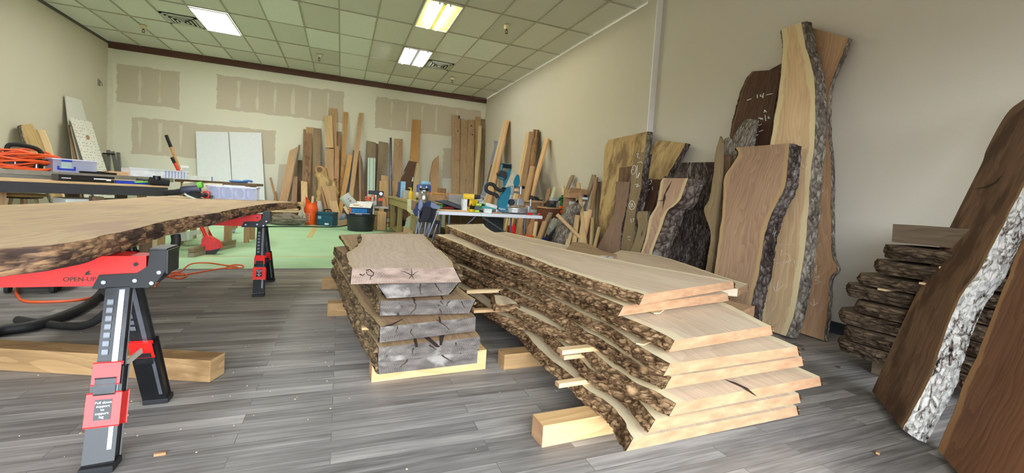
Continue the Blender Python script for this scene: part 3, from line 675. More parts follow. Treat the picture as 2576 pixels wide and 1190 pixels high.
# ================================================================== SHORT STACK IN THE MIDDLE
MS = [
 (.625, .076, [(906, 588), (911, 601), (898, 620), (872, 637), (876, 655), (885, 674)], [(1066, 589), (1076, 602), (1094, 620), (1124, 643), (1135, 655), (1139, 673)], (.004, .045), w_mid, e_mid, 'pinkish live-edge slab with star-cracked end lying topmost on the short stack'),
 (.537, .070, [(853, 591), (875, 622), (905, 660), (950, 716)], [(1030, 583), (1090, 620), (1130, 670), (1156, 708)], (-.05, -.06), w_midb, e_gray, 'gray cracked slab second from the top of the short stack, narrowing below'),
 (.450, .074, [(842, 621), (880, 655), (925, 712), (959, 757)], [(1060, 600), (1110, 660), (1155, 722), (1198, 753)], (.0, -.03), w_midb, e_gray, 'gray cracked slab third from the top of the short stack with knobbly right corner'),
 (.362, .074, [(842, 646), (868, 700), (915, 775), (935, 795), (955, 823)], [(1060, 640), (1110, 700), (1197, 798)], (.0, .0), w_midb, e_gray, 'gray cracked slab fourth from the top of the short stack above split slab'),
 (.275, .072, [(838, 671), (880, 760), (924, 832), (939, 854), (954, 874)], [(1060, 660), (1120, 740), (1208, 847)], (.0, .0), w_midb, e_gray, 'gray slab second from the bottom of the short stack with wide open splits'),
 (.190, .072, [(850, 700), (890, 790), (930, 870), (952, 905)], [(1060, 690), (1120, 770), (1202, 880)], (-.01, .0), w_midb, e_gray, 'dark gray cracked slab at the bottom of the short stack on a pine timber')]
for i, (z, th, Lp, Rp, fl, wd_, eg, lb) in enumerate(MS):
    o = slab('cracked_slab', lb, 'wood slab', Z(Lp, z), Z(Rp, z), UPV, th, wd_, eg, 'LR' if i < 3 else 'L', b_mid, fl, 'slabs of the short stack', cols=12, rough=.010, amp=.016, bulge=.008 if i else .014, seed=31+i, seg=70)
    if i == 4:
        wedge(o, [(1040, 852), (1047, 850), (1052, 873), (1045, 874)], z); wedge(o, [(1065, 848), (1078, 846), (1108, 873), (1098, 874)], z); wedge(o, [(1105, 845), (1118, 842), (1112, 868), (1106, 870)], z)
    if i == 3: wedge(o, [(960, 822), (985, 815), (1010, 805), (1018, 800), (1000, 811), (985, 820)], z); wedge(o, [(1103, 797), (1107, 797), (1110, 812), (1106, 812)], z)
    if i == 2: wedge(o, [(1036, 746), (1040, 745), (1046, 757), (1041, 757)], z); wedge(o, [(1108, 742), (1111, 742), (1116, 754), (1112, 754)], z)
# checks (drying cracks) and knot marks on the end faces
def endcrack(lbl, strokes, Y, r=.004):
    o = [q for q in COL.objects if q.get('label') == lbl][0]
    for k_ in strokes:
        pts = [atY(x, y, Y) for x, y in k_]; b = MB().tube(pts, lambda t: r*(1-.6*t)+.0006, 5, 3); part('crack', b, m_crack, o)
def endY(i): return (atZ(*MS[i][2][-1], MS[i][0]).y+atZ(*MS[i][3][-1], MS[i][0]).y)/2
def endcr2(i, strokes, r=.004):
    """cracks drawn on the actual (slightly skewed) end face"""
    z, th, Lp, Rp, fl, *_ , lb = MS[i]; a = atZ(*Lp[-1], z); c = atZ(*Rp[-1], z); d = (c-a).normalized(); n = Vector((d.y, -d.x, 0)); o = [q for q in COL.objects if q.get('label') == lb][0]
    for k_ in strokes:
        q_ = []; rj = random.Random(int(k_[0][0]))
        for (x0, y0), (x1, y1) in zip(k_, k_[1:]): q_ += [(x0, y0)]+[(x0+(x1-x0)*f+rj.uniform(-1.3, 1.3), y0+(y1-y0)*f+rj.uniform(-1, 1)) for f in (.25, .5, .75)]
        q_.append(k_[-1]); pts = [on(x, y, a, n)+n*.0003 for x, y in q_]; b = MB().tube(pts, lambda t: r*.7*(1-.8*t)+.0005, 5, 2); part('crack', b, m_crack, o)
endcr2(0, [[(1035, 692), (1020, 685), (1008, 681)], [(1035, 692), (1052, 683)], [(1035, 692), (1036, 674)], [(1035, 692), (1030, 702)], [(1035, 692), (1042, 703)]], .003)
endcr2(0, [[(921, 680), (930, 678), (940, 686), (938, 694), (926, 692), (921, 684), (930, 684)], [(905, 690), (912, 693), (918, 688)], [(934, 694), (932, 704)]], .004)
endcr2(1, [[(1057, 714), (1057, 730), (1059, 742)], [(1094, 713), (1103, 728), (1112, 737)]], .005)
endcr2(2, [[(1041, 758), (1047, 766), (1042, 780), (1025, 796)], [(1108, 757), (1115, 766)], [(1106, 778), (1112, 790)], [(1160, 758), (1170, 775)]], .005)
endcr2(3, [[(1036, 828), (1032, 835), (1042, 848)], [(1100, 805), (1120, 820), (1130, 828), (1122, 838)], [(1000, 822), (996, 838)]], .004)
endcr2(4, [[(1040, 876), (1036, 892)], [(1080, 868), (1098, 880)], [(1146, 862), (1147, 870)]], .006)
endcr2(5, [[(1028, 900), (1020, 912), (1006, 924)], [(1110, 892), (1125, 902), (1140, 911)], [(1152, 884), (1160, 889)]], .006)
G3 = 'timbers under the short stack'
xbeam('timber_beam', 'bright pine timber under the near end of the short stack', (934, 962), 0, .63, .105, .113, w_pine, G3, .05)
xbeam('timber_beam', 'brown timber poking out left of the short stack at its middle', (823, 796), 0, .95, .1, .1, w_beam, G3, 0)
xbeam('timber_beam', 'farthest brown timber poking out left of the short stack', (809, 728), 0, 1.2, .1, .1, w_beam, G3, 0)
G4 = 'sticks between the slabs of the short stack'
xbeam('spacer_stick', 'orange stick end poking out left of the short stack under its fourth slab', (910, 831), .276, .5, .04, .013, w_pine, G4, .03, 'stick')
for (a, b_) in ((.191, .012), (.363, .012), (.451, .012), (.538, .010)):
    pass
# ================================================================== SHORT BARK PIECES STACKED BY THE RIGHT WALL
RS = [ # z top, thickness, left edge pixel x of the near left corner etc. given in metres
 (.985, .085, 3.24, 'thick sawn slab topmost on the dark bark stack by the right wall'), (.865, .085, 3.15, 'dark bark slab second from the top of the wall stack'), (.765, .075, 3.14, 'dark bark slab third from the top of the wall stack, pale stick under it'),
 (.665, .08, 2.99, 'dark bark slab fourth from the top of the wall stack with jagged left end'), (.565, .075, 2.96, 'dark bark slab fifth from the top of the wall stack, pale rim in front'), (.47, .075, 3.05, 'dark bark slab fourth from the bottom of the wall stack'),
 (.375, .075, 2.95, 'dark bark slab third from the bottom of the wall stack with forked end'), (.275, .08, 2.98, 'dark bark slab second from the bottom of the wall stack'), (.185, .085, 2.95, 'dark bark slab at the bottom of the wall stack on a block')]
w_rs = wood('dusty_brown_top', (88, 74, 60), (120, 102, 82), ring=7); e_rs = endgrain('dusty_dark_end', (58, 48, 40), (98, 82, 66))
b_rs = barkmat('dusty_dark_bark', (36, 28, 24), (76, 62, 50), (124, 104, 82), 13, 1.0)
RZ = [.980, .848, .748, .642, .562, .468, .380, .284, .190]; RY = [1.58, 1.55, 1.60, 1.68, 1.75, 1.66, 1.78, 1.72, 1.75]
for i, (_, _, _, lb) in enumerate(RS):
    r = random.Random(50+i); z = RZ[i]; th = .112 if i == 0 else min(.082, (z-RZ[i+1]-.014) if i < 8 else .085); yf = RY[i]; x0 = 3.16+r.uniform(-.02, .02)
    L = [Vector((x0+.07, yf+.08, z)), Vector((x0-.02, yf+.0, z)), Vector((x0-.01, yf-.2, z)), Vector((x0+.02, yf-.5, z)), Vector((x0, .72, z))]
    Rr = [Vector((x0+.36, yf+.08, z)), Vector((x0+.45, yf-.05, z)), Vector((x0+.5, yf-.2, z)), Vector((x0+.5, yf-.5, z)), Vector((x0+.48, .72, z))]
    if i == 0: L = [Vector((x0+.02, yf, z)), Vector((x0+.02, .74, z))]; Rr = [Vector((x0+.5, yf+.05, z)), Vector((x0+.5, .74, z))]
    slab('bark_slab', lb, 'wood slab', L, Rr, UPV, th, w_rs, e_rs if i == 0 else b_rs, 'L' if i else '', b_rs, (-.01, .0), 'dark slabs stacked by the right wall', cols=6, amp=.022 if i else .004, bulge=.014, rough=.02, seed=60+i, smooth=i > 0, seg=60)
for (k_, y, lb) in ((2, 1.30, 'pale stick under the second slab of the wall stack'), (3, 1.38, 'pale stick under the third slab of the wall stack'), (4, 1.58, 'pale stick under the fourth slab of the wall stack'), (6, 1.42, 'pale stick under the sixth slab of the wall stack')):
    z = RZ[k_]; single('spacer_stick', lb, 'stick', MB().box((3.33, y, z+.0065), (.38, .045, .012)), w_pine2, 'sticks in the wall stack')
single('wood_block', 'dusty block under the far end of the dark bark stack', 'wood block', MB().box((3.36, 1.60, .052), (.22, .09, .10), bev=.004), w_rs, 'blocks under the dark bark stack')
single('wood_block', 'dusty block under the near end of the dark bark stack', 'wood block', MB().box((3.40, .9, .052), (.22, .09, .10), bev=.004), w_rs, 'blocks under the dark bark stack')
# ================================================================== BIG LEANING SLABS AT THE RIGHT FRONT
A_ = atZ(2190, 1000, 0); B_ = atZ(2265, 1098, 0); d_ = (B_-A_).normalized(); nh = Vector((-d_.y, d_.x, 0))
if nh.x < 0: nh = -nh
S1n = Vector((-nh.x, -nh.y, .40)).normalized(); S1P = (A_+Vector((0, 0, .0)), S1n)
Lp = [(2700, 180), (2576, 262), (2530, 300), (2482, 385), (2470, 420), (2440, 480), (2400, 560), (2300, 760), (2240, 890), (2192, 998)]
Rp = [(2760, 170), (2640, 362), (2576, 482), (2540, 545), (2470, 682), (2400, 792), (2340, 962), (2300, 1040), (2268, 1096)]
def up_(P, h): return [p+Vector((0, 0, h)) for p in P]
L = [on(x, y, *S1P) for x, y in Lp]; Rr = [on(x, y, *S1P) for x, y in Rp]
hz = max(0, .085*S1n.z - .0)+.004
L = tofloor(L, .002); Rr = tofloor(Rr, .002)
lift = Vector((0, 0, .085*S1n.z)); L = [p+lift for p in L]; Rr = [p+lift for p in Rr]
s1 = slab('walnut_slab', 'dark walnut slab with white flaky bark edge leaning at the right front', 'wood slab', L, Rr, S1n, .085, w_walnut, e_wal, 'R', b_white, (0, .015), 'walnut slabs leaning at the right front', cols=10, rough=.012, amp=.02, bulge=.012, seed=71, seg=100)
P0 = L[len(L)//2]; b = MB(); b.prism([on(x, y, P0, S1n)+S1n*.001 for x, y in [(2448, 476), (2470, 472), (2500, 460), (2521, 441), (2508, 460), (2484, 474)]], S1n*.0006); part('crack', b, m_crack, s1)
A2 = atZ(2355, 1148, 0); S2P = (A2, S1n)
Lp = [(2800, 160), (2640, 455), (2576, 600), (2550, 662), (2510, 770), (2470, 872), (2430, 962), (2385, 1075), (2357, 1146)]
Rp = [(3100, 500), (2900, 900), (2760, 1180), (2660, 1330)]
L = [on(x, y, *S2P) for x, y in Lp]; Rr = [on(x, y, *S2P) for x, y in Rp]; L = tofloor(L, .002); Rr = tofloor(Rr, .002); lift = Vector((0, 0, .07*S1n.z))
L = [p+lift for p in L]; Rr = [p+lift for p in Rr]
slab('walnut_slab', 'reddish walnut slab with light sapwood border leaning at the right frame edge', 'wood slab', L, Rr, S1n, .07, wood('reddish_walnut', (92, 62, 46), (132, 94, 68), (164, 124, 84), .05, 6), e_wal, 'L', b_wal, (.05, 0), 'walnut slabs leaning at the right front', cols=10, seed=72, rough=.015)
# ================================================================== SLABS LEANING ON THE RIGHT WALL
m_chalk2 = plain('faint_chalk', (220, 202, 178), .95); m_chalk = plain('white_chalk', (232, 230, 224), .95)
c7 = crop(1780, 30, 1.4); c6 = crop(1480, 300, 2.975); c8 = crop(1840, 150, 4.406)
GW = 'slabs leaning on the right wall'
T2p = planeX(3.63, 3.93, 2.75); T1p = planeX(3.38, 3.84, 2.85); T4p = planeX(3.62, 3.88, 2.5); T3p = planeX(3.02, 3.52, 1.6)
T2 = lean('live_edge_slab', 'tall tan slab with flared bark top behind the tallest slab by the right wall', 'wood slab', c7((330, 45), (345, 120), (360, 300), (350, 500), (345, 800), (325, 1000), (310, 1142)),
     c7((497, 92), (478, 140), (448, 210), (430, 262), (424, 330), (424, 430), (434, 530), (434, 700), (437, 850), (454, 905), (430, 940), (424, 1020), (408, 1165)), T2p, .05, w_tall2, bark='R', bmat=b_gray, flare=(0, .0), bulge=.004, amp=.010, group=GW, end=e_long, seed=81, seg=100)
T1 = lean('live_edge_slab', 'tallest pale slab with cream sapwood left edge standing before the right wall', 'wood slab', c7((262, 62), (265, 130), (255, 250), (232, 400), (222, 465), (212, 600), (200, 800), (190, 1000), (180, 1098)),
     c7((330, 36), (345, 120), (374, 230), (379, 420), (364, 560), (346, 800), (325, 950), (300, 1080), (272, 1148)), T1p, .07, w_tall, bark='LR', bmat=b_gray, flare=(.0, .045), group=GW, end=e_long, seed=82, seg=110, amp=.018)
T4 = lean('walnut_slab', 'dark walnut slab chalked 14 behind the tallest pale slab', 'wood slab', c8((240, 128), (160, 240), (100, 420), (60, 560), (20, 700), (-40, 1000), (-120, 1400)), c8((545, 110), (520, 300), (480, 500), (430, 900), (380, 1400)), T4p, .05, w_walnut2, bark='L', bmat=b_wal, flare=(.03, 0), group=GW, seed=83)
lean('walnut_slab', 'dark slab corner peeking between the chalked slab and the tallest pale slab', 'wood slab', c8((425, 112), (420, 300), (400, 900)), c8((560, 38), (580, 300), (560, 900)), planeX(3.72, 3.94, 2.6), .04, w_walnut2, group=GW, seed=84)
T5 = lean('bark_slab', 'gray rough bark slab standing at left before the chalked walnut slab', 'wood slab', c8((185, 655), (90, 740), (30, 860), (-20, 1000), (-60, 1300)), c8((240, 660), (238, 760), (225, 880), (205, 1000), (190, 1300)), planeX(3.45, 3.72, 1.9), .05, b_gray, bark='LR', bmat=b_gray, group=GW, seed=85, amp=.02)
T3 = lean('walnut_slab', 'wide-shouldered walnut slab with dark bark standing before the tallest slab', 'wood slab', c7((97, 478), (108, 500), (85, 540), (60, 580), (57, 640), (50, 720), (36, 830), (20, 950), (0, 1100)),
     c7((288, 463), (280, 560), (270, 620), (240, 680), (208, 760), (184, 900), (160, 1000), (140, 1120)), T3p, .075, wood('warm_walnut', (138, 108, 84), (176, 144, 116), (186, 154, 112), .04, 7), bark='LR', bmat=b_wal, flare=(.02, .05), group=GW, end=e_wal, seed=86, seg=100, amp=.02)
chalk(T4, [c8((175, 452), (222, 434)), c8((287, 387), (290, 428)), c8((330, 385), (322, 405), (350, 408)), c8((358, 372), (348, 428)), c8((388, 392), (455, 378)), c8((360, 588), (378, 560), (368, 572)), c8((366, 562), (392, 582)),
           c8((300, 655), (318, 645), (328, 662), (342, 648), (352, 668)), c8((375, 615), (382, 680)), c8((405, 640), (420, 632), (410, 652), (430, 650)), c8((255, 722), (275, 690), (300, 682), (290, 715), (310, 728), (340, 712)), c8((235, 800), (262, 790), (240, 850), (270, 850), (298, 828)), c8((305, 800), (355, 780))], T4p, m_chalk, .004)
chalk(T1, [c7((292, 480), (348, 470)), c7((335, 462), (348, 470), (338, 482)), c7((300, 455), (292, 466), (288, 458)), c7((330, 545), (345, 552), (352, 535)), c7((302, 545), (312, 590), (318, 560)), c7((232, 820), (308, 820)), c7((262, 838), (258, 858), (275, 850), (290, 872), (268, 882), (240, 886)), c7((255, 893), (300, 872), (306, 886)), c7((250, 945), (240, 985), (232, 965)), c7((240, 985), (268, 960))], T1p, m_chalk2, .0024)
chalk(T2, [c7((392, 625), (408, 630), (395, 638)), c7((372, 900), (382, 905), (376, 912)), c7((384, 892), (382, 920)), c7((378, 935), (395, 930), (380, 945), (398, 950), (380, 958)), c7((375, 1010), (374, 1035), (360, 1022)), c7((374, 1035), (388, 1024))], T2p, m_chalk2, .0024)
GL = 'slabs leaning in a row along the right wall'
def ls(label, Lp, Rp, pl, th, mat, **k):
    k.setdefault('group', GL); k.setdefault('seg', 60); return lean('live_edge_slab', label, 'wood slab', c6(*Lp), c6(*Rp), pl, th, mat, **k)
ls('large yellow spalted slab leaning before the white wall post', [(152, 155), (122, 222), (112, 400), (90, 600), (72, 780), (66, 900), (60, 1000)], [(440, 92), (420, 240), (345, 370), (280, 500), (220, 620), (160, 830), (140, 1000)], planeX(3.55, 3.86, 2.05), .07, w_yel, bark='R', bmat=b_gray, flare=(0, .03), end=e_long, seed=91, sharp_end=1)
ls('yellow slanted-top slab leaning right of the white wall post', [(520, 155), (465, 235), (450, 400), (430, 600), (400, 900)], [(728, 178), (690, 250), (640, 340), (600, 410), (560, 600), (520, 900)], planeX(3.5, 3.92, 1.95), .05, w_yel, bark='R', bmat=b_wal, flare=(0, .03), seed=92)
ls('brown slab top standing behind the bark-footed slab before the yellow one', [(232, 362), (222, 470), (180, 740), (120, 1000)], [(330, 350), (320, 500), (290, 700), (240, 1000)], planeX(3.4, 3.7, 1.9), .045, w_walnut, seed=93)
ls('dark slab with bark-covered foot leaning before the yellow spalted slab', [(208, 466), (202, 620), (180, 740), (120, 860), (70, 950), (40, 1020)], [(314, 470), (292, 600), (268, 720), (250, 800), (242, 900), (236, 1020)], planeX(3.25, 3.62, 1.6), .06, wood('dim_pink_brown', (112, 88, 72), (150, 122, 102)), bark='LR', bmat=b_wal, seed=94, amp=.02, flare=(.01, .09))
C3p = planeX(3.2, 3.6, 1.9)
S = ls('narrow olive slab with chalked circles leaning at middle of the row', [(355, 242), (322, 400), (315, 520), (285, 700), (258, 860), (240, 1010)], [(428, 250), (402, 400), (395, 520), (362, 650), (348, 720), (345, 850), (328, 1010)], C3p, .06, w_olive, bark='R', bmat=b_wal, flare=(0, .06), seed=95)
chalk(S, [c6((360, 265), (375, 255), (370, 285), (385, 290)), c6((372, 325), (395, 320), (405, 330)), c6((325, 380), (340, 345), (358, 360), (352, 400), (330, 412), (323, 385), (340, 375)), c6((368, 345), (362, 440), (385, 400), (372, 440)), c6((350, 490), (375, 488), (360, 505), (385, 498)), c6((305, 640), (325, 610), (348, 630), (345, 665), (318, 675), (305, 645)), c6((320, 630), (322, 660)), c6((330, 628), (335, 655)), c6((320, 745), (322, 775)), c6((330, 750), (345, 745), (335, 770)), c6((295, 880), (318, 882)), c6((300, 900), (315, 905))], C3p, m_chalk, .0035)
C5p = planeX(3.35, 3.68, 1.6)
S = ls('brown board with chalk strokes just right of the circle-chalked slab', [(450, 447), (430, 560), (410, 690), (380, 860), (350, 1030)], [(532, 450), (510, 580), (470, 690), (440, 860), (400, 1030)], C5p, .05, w_walnut2, seed=96)
chalk(S, [c6((462, 462), (475, 455), (470, 480), (455, 490)), c6((480, 505), (482, 530)), c6((452, 530), (462, 522))], C5p, m_chalk)
ls('short pale knobby piece low between the circle-chalked and cracked slabs', [(372, 690), (362, 730), (372, 800), (350, 900), (300, 1020)], [(446, 688), (440, 800), (410, 930), (370, 1050)], planeX(3.0, 3.3, 1.2), .05, w_olive, bark='LR', bmat=b_wal, seed=97)
LP = planeX(2.95, 3.42, 1.5)
S = ls('pinkish cracked slab with wide rough bark side leaning at middle of the row', [(560, 440), (540, 480), (512, 640), (455, 740), (432, 880), (400, 980), (372, 1060)], [(748, 442), (715, 530), (690, 600), (640, 650), (590, 690), (535, 840), (500, 930), (478, 1000), (465, 1085)], LP, .07, w_pinkb, bark='LR', bmat=b_wal, flare=(.02, .16), seed=98, amp=.024, bulge=.03)
b = MB(); P_, n_ = LP
b.prism([on(x, y, P_, n_)+n_*.001 for x, y in c6((628, 460), (602, 520), (578, 560), (580, 590), (572, 615), (555, 680), (560, 612), (515, 612), (556, 606), (566, 570), (590, 515))], n_*.0005); part('crack', b, m_crack, S)
ls('dark knobbly bark chunk rising behind the cracked pinkish slab', [(575, 425), (545, 470), (520, 640), (470, 900)], [(640, 428), (625, 470), (600, 640), (560, 900)], planeX(3.2, 3.5, 1.55), .05, b_wal, bark='LR', bmat=b_wal, seed=99)
ls('very dark broad slab in shade between pinkish and walnut slabs', [(690, 325), (670, 420), (650, 640), (600, 900), (560, 1150)], [(935, 320), (920, 500), (880, 700), (850, 900), (800, 1170)], planeX(3.4, 3.8, 1.7), .07, b_wal, bark='R', bmat=b_wal, seed=100, end=w_walnut, flare=(0, .03))
ls('sharp-pointed dark sliver slab left of the wide-shouldered walnut slab', [(985, 130), (955, 240), (935, 420), (905, 600), (868, 660), (872, 710), (915, 850), (900, 1000), (870, 1170)], [(996, 175), (992, 300), (985, 480), (965, 640), (950, 800), (940, 1000), (915, 1170)], planeX(3.15, 3.52, 1.8), .04, w_olive, bark='L', bmat=b_wal, seed=101)
ls('olive brown board behind the wide-shouldered walnut slab', [(990, 268), (1000, 420), (990, 620), (960, 900), (940, 1170)], [(1065, 262), (1060, 420), (1050, 700), (1030, 1000), (1010, 1170)], planeX(3.15, 3.6, 1.75), .04, w_walnut, seed=102)
ls('gray splintered bark piece behind the pointed sliver slab', [(1060, 138), (1010, 165), (995, 270), (980, 500)], [(1075, 150), (1072, 270), (1060, 500)], planeX(3.4, 3.72, 1.9), .04, b_gray, bark='LR', bmat=b_gray, seed=103)
# ================================================================== TABLE SLAB ON SAWHORSES (LEFT FRONT)
ZT, TT = .775, .078
Lp = [(-1.95, 1.40), (-1.95, 2.2), (-1.80, 2.9), (-1.70, 3.6), (-1.70, 4.4), (-1.72, 5.1), (-1.70, 5.62)]
Rpx = [(0, 622), (90, 619), (150, 614), (215, 604), (270, 590), (330, 578), (400, 560), (480, 544), (540, 536), (600, 524), (680, 512), (747, 508)]
Rr = Z(Rpx, ZT); Rr = [Vector((-1.25, 1.30, ZT)), Vector((-.95, 1.44, ZT))]+Rr[1:]
# right edge: from the near corner along the live edge to the far corner
slab('table_slab', 'huge pale live-edge slab lying on the red sawhorses at left', 'wood slab', [Vector((x, y, ZT)) for x, y in Lp]+[Vector((-1.3, 5.9, ZT))], Rr+[Vector((-.52, 5.62, ZT))], UPV, TT, w_table, b_table, 'R', b_table, (0, -.015), None, cols=12, rough=.012, amp=.014, bulge=.012, seed=111, seg=120)
# ------------------------------------------------------------------ sawhorses
m_red = plain('red_powder_coat', (226, 34, 28), .4, bump=.05); m_blk = plain('black_painted_steel', (18, 18, 20), .4, .1, var=.3); m_chr = plain('bare_steel', (168, 174, 186), .28, .9)
m_scuff = plain('scuffed_black_steel', (40, 40, 42), .4, .3, var=.6); m_white = plain('white_paint', (232, 232, 228), .5); m_rub = plain('black_rubber', (24, 24, 25), .8)
m_dried = plain('dried_filler', (186, 182, 168), .9)
def sawhorse(y0, label, feetR, xl=-1.75, xe=-.665):
    t = thing('sawhorse', label, 'sawhorse', (-1.2, y0, 0), 'folding sawhorses under the table slab')
    zb, zt = .582, .692
    part('beam', MB().box(((xl+xe)/2, y0-.045, (zb+zt)/2), (xe-xl, .006, zt-zb)).box(((xl+xe)/2, y0+.045, (zb+zt)/2), (xe-xl, .006, zt-zb)).box(((xl+xe)/2, y0, zt-.003), (xe-xl, .09, .006)), m_red, t, label='red sheet steel beam')
    part('beam_flange', MB().box(((xl+xe)/2, y0, zb+.004), (xe-xl, .08, .008)), m_red, t)
    rv = MB()
    for x in (xe-.035, xe-.035-.25, xe-.6): rv.cyl((x, y0-.048, zt-.04), (x, y0-.052, zt-.04), .008)
    part('rivet', MB().cyl((xe-.03, y0-.047, zt-.03), (xe-.03, y0-.053, zt-.03), .007), m_blk, t, True)
    for end in (0, 1):
        sx = 1 if end == 0 else -1; x0 = xe+.03 if end == 0 else xl-.03
        # folding support arm
        def X(u): return x0+sx*u
        for yy in (y0-.055, y0+.047):
            pa = MB().prism([(X(-.185), yy, zb-.008), (X(-.165), yy, zb+.042), (X(-.055), yy, zb+.046), (X(-.022), yy, zb+.072), (X(-.018), yy, zb+.135), (X(.034), yy, zb+.135), (X(.034), yy, zb+.060), (X(.01), yy, zb+.02), (X(-.02), yy, zb-.008)], (0, .008, 0), .002)
            part('support_arm', pa, m_blk, t)
            for (u, w) in ((-.15, .015), (-.06, .02), (-.01, .01), (.012, .05)):
                if yy < y0: part('bolt', MB().cyl((X(u), yy-.004, zb+w), (X(u), yy, zb+w), .007).cyl((X(u), yy-.006, zb+w), (X(u), yy-.004, zb+w), .004), m_chr, t, True)
        part('arm_cap', MB().box((X(.008), y0, zb+.137), (.054, .118, .008), bev=.002).box((X(.036), y0, zb+.09), (.008, .118, .09), bev=.002), m_scuff, t)
        for k_, (fx, fy, tx, ty) in enumerate(feetR[end]):
            top = Vector((tx, ty, zb)); foot = Vector((fx, fy, .0)); d = (foot-top).normalized(); ax = Vector((0, 1 if fy > y0 else -1, 0))
            mid = top.lerp(foot, .47); out = d.cross(Vector((1, 0, 0))).normalized()
            if out.dot(Vector((0, -1, 0))) < 0: out = -out
            lg = part('leg', MB().bar(top.lerp(foot, .02), mid.lerp(foot, .1), .062, .036, out, .004), m_scuff, t)
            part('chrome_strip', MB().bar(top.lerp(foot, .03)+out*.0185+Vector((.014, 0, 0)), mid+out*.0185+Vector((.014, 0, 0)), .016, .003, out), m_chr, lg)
            for q in range(7):
                c = top.lerp(mid, .22+q*.10)+out*.018+Vector((-.016, 0, 0)); part('slot', MB().box(c, (.014, .005, .016), Matrix((Vector((1, 0, 0)), out, d)).transposed().to_4x4(), .002), plain('worn_slot_metal', (118, 122, 128), .55, .3), lg) if (k_ == 0 or q < 6) else None
            lo = part('lower_leg', MB().bar(mid, foot.lerp(top, .035), .076, .048, out, .005), m_blk, t)
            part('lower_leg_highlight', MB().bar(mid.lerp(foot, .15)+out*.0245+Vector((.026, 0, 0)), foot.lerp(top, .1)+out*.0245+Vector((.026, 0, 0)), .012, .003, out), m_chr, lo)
            R3 = Matrix((Vector((1, 0, 0)), out, d)).transposed().to_4x4()
            part('lock_clip', MB().box(mid+d*.02+out*.026, (.07, .014, .07), R3, .004), m_red, t, label='red locking clip')
            part('release_lever', MB().box(mid+d*.062+out*.027, (.05, .016, .05), R3, .004), m_scuff, t)
            if k_ == 0 and end == 0:
                c = mid.lerp(foot, .42); part('support_leg_label', MB().box(c, (.088, .062, .105), R3, .004), m_red, t, label='red plastic sleeve with a black printed label')
                part('label_panel', MB().box(c+out*.0315, (.046, .002, .066), R3), m_blk, t)
                lettering('Pull down\nsupport\nto\nsupport\nleg', t, c+out*.033, Vector((1, 0, 0)), -d, .0115, m_white)
            part('foot', MB().box(foot+Vector((0, 0, .012)), (.092, .07, .024), bev=.006), m_rub, t)
        if True:
            a = Vector(feetR[end][0][:2]+(0,)); fa = [Vector((q[2], q[3], zb)).lerp(Vector((q[0], q[1], 0)), .52) for q in feetR[end]]
            part('leg_strut', MB().bar(fa[0], fa[1], .022, .006, (1, 0, 0)), m_dried, t)
    return t
def feet(y0, dyn, dyf, x): return [(x, y0-dyn, x-.03, y0-.035), (x, y0+dyf, x-.03, y0+.035)]
H1 = sawhorse(2.02, 'red and black folding sawhorse nearest the camera under the table slab', [feet(2.02, .24, .25, -.715), feet(2.02, .24, .25, -1.70)])
H2 = sawhorse(4.5, 'red and black folding sawhorse under the far end of the table slab', [feet(4.5, .30, .32, -.63), feet(4.5, .3, .32, -1.66)])
lettering('OPEN-UP', H1, Vector((-.855, 1.9715, .607)), (1, 0, 0), (0, 0, 1), .022, m_blk)
ar = MB().prism([(-.842, 1.9712, .622), (-.836, 1.9712, .634), (-.826, 1.9712, .640), (-.830, 1.9712, .630), (-.822, 1.9712, .626)], (0, -.001, 0)); part('arrow_mark', ar, m_blk, H1)
# timber on the floor
beam('timber_beam', 'long brown timber lying on the floor behind the near sawhorse leg', Vector((-1.95, 3.02, .0565)), Vector((-.54, 2.47, .0565)), .11, .11, w_beam)
o_ = [q for q in COL.objects if q.get('label', '').startswith('long brown timber')][0]
# ------------------------------------------------------------------ things lying on the far part of the table slab
m_green = plain('lime_green_plastic', (104, 196, 58), .4); m_navy = plain('dark_blue_plastic', (30, 36, 58), .4); m_pad = plain('pale_green_pad', (196, 208, 190), .8)
p = atZ(492, 498, ZT); p = atY(490, 499, min(p.y, 5.35)); t = thing('orbital_sander', 'dark corded orbital sander lying at the far edge of the table slab', 'sander', (p.x, p.y, ZT))
part('sanding_pad', MB().cyl((p.x, p.y, ZT+.002), (p.x+.006, p.y, ZT+.016), .10, .098, 28), m_pad, t, True)
part('pad_housing', MB().lathe((p.x, p.y, ZT+.016), [(.095, 0), (.09, .022), (.05, .04), (.045, .06)]), m_rub, t, True)
part('motor_body', MB().bar((p.x-.12, p.y, ZT+.075), (p.x+.05, p.y, ZT+.105), .075, .075, (0, 0, 1), .02), m_navy, t, True)
part('green_switch', MB().cyl((p.x+.03, p.y-.02, ZT+.135), (p.x+.07, p.y-.02, ZT+.146), .032), m_green, t, True, 'lime green end cap')
part('hose_port', MB().tube([(p.x-.10, p.y, ZT+.07), (p.x-.17, p.y, ZT+.05), (p.x-.26, p.y+.03, ZT+.04)], .03, 10), m_rub, t, True)
p = atY(520, 498, 5.45); p.z = ZT; t = thing('tape_measure', 'small red and black tape measure right of the sander', 'tape measure', p)
part('case', MB().box(p+Vector((0, 0, .04)), (.06, .045, .078), bev=.015), m_red, t, True); part('hub', MB().cyl(p+Vector((.0, -.024, .04)), p+Vector((0, -.027, .04)), .022), m_blk, t, True); part('hook', MB().box(p+Vector((.042, 0, .02)), (.02, .03, .03), bev=.003), m_blk, t)
def clearmat(name, c, a, rough=.25):
    k = NT(name); k.b.inputs['Base Color'].default_value = lin(c); k.b.inputs['Alpha'].default_value = a; k.rough(rough); MATS[name] = k.m; return k.m
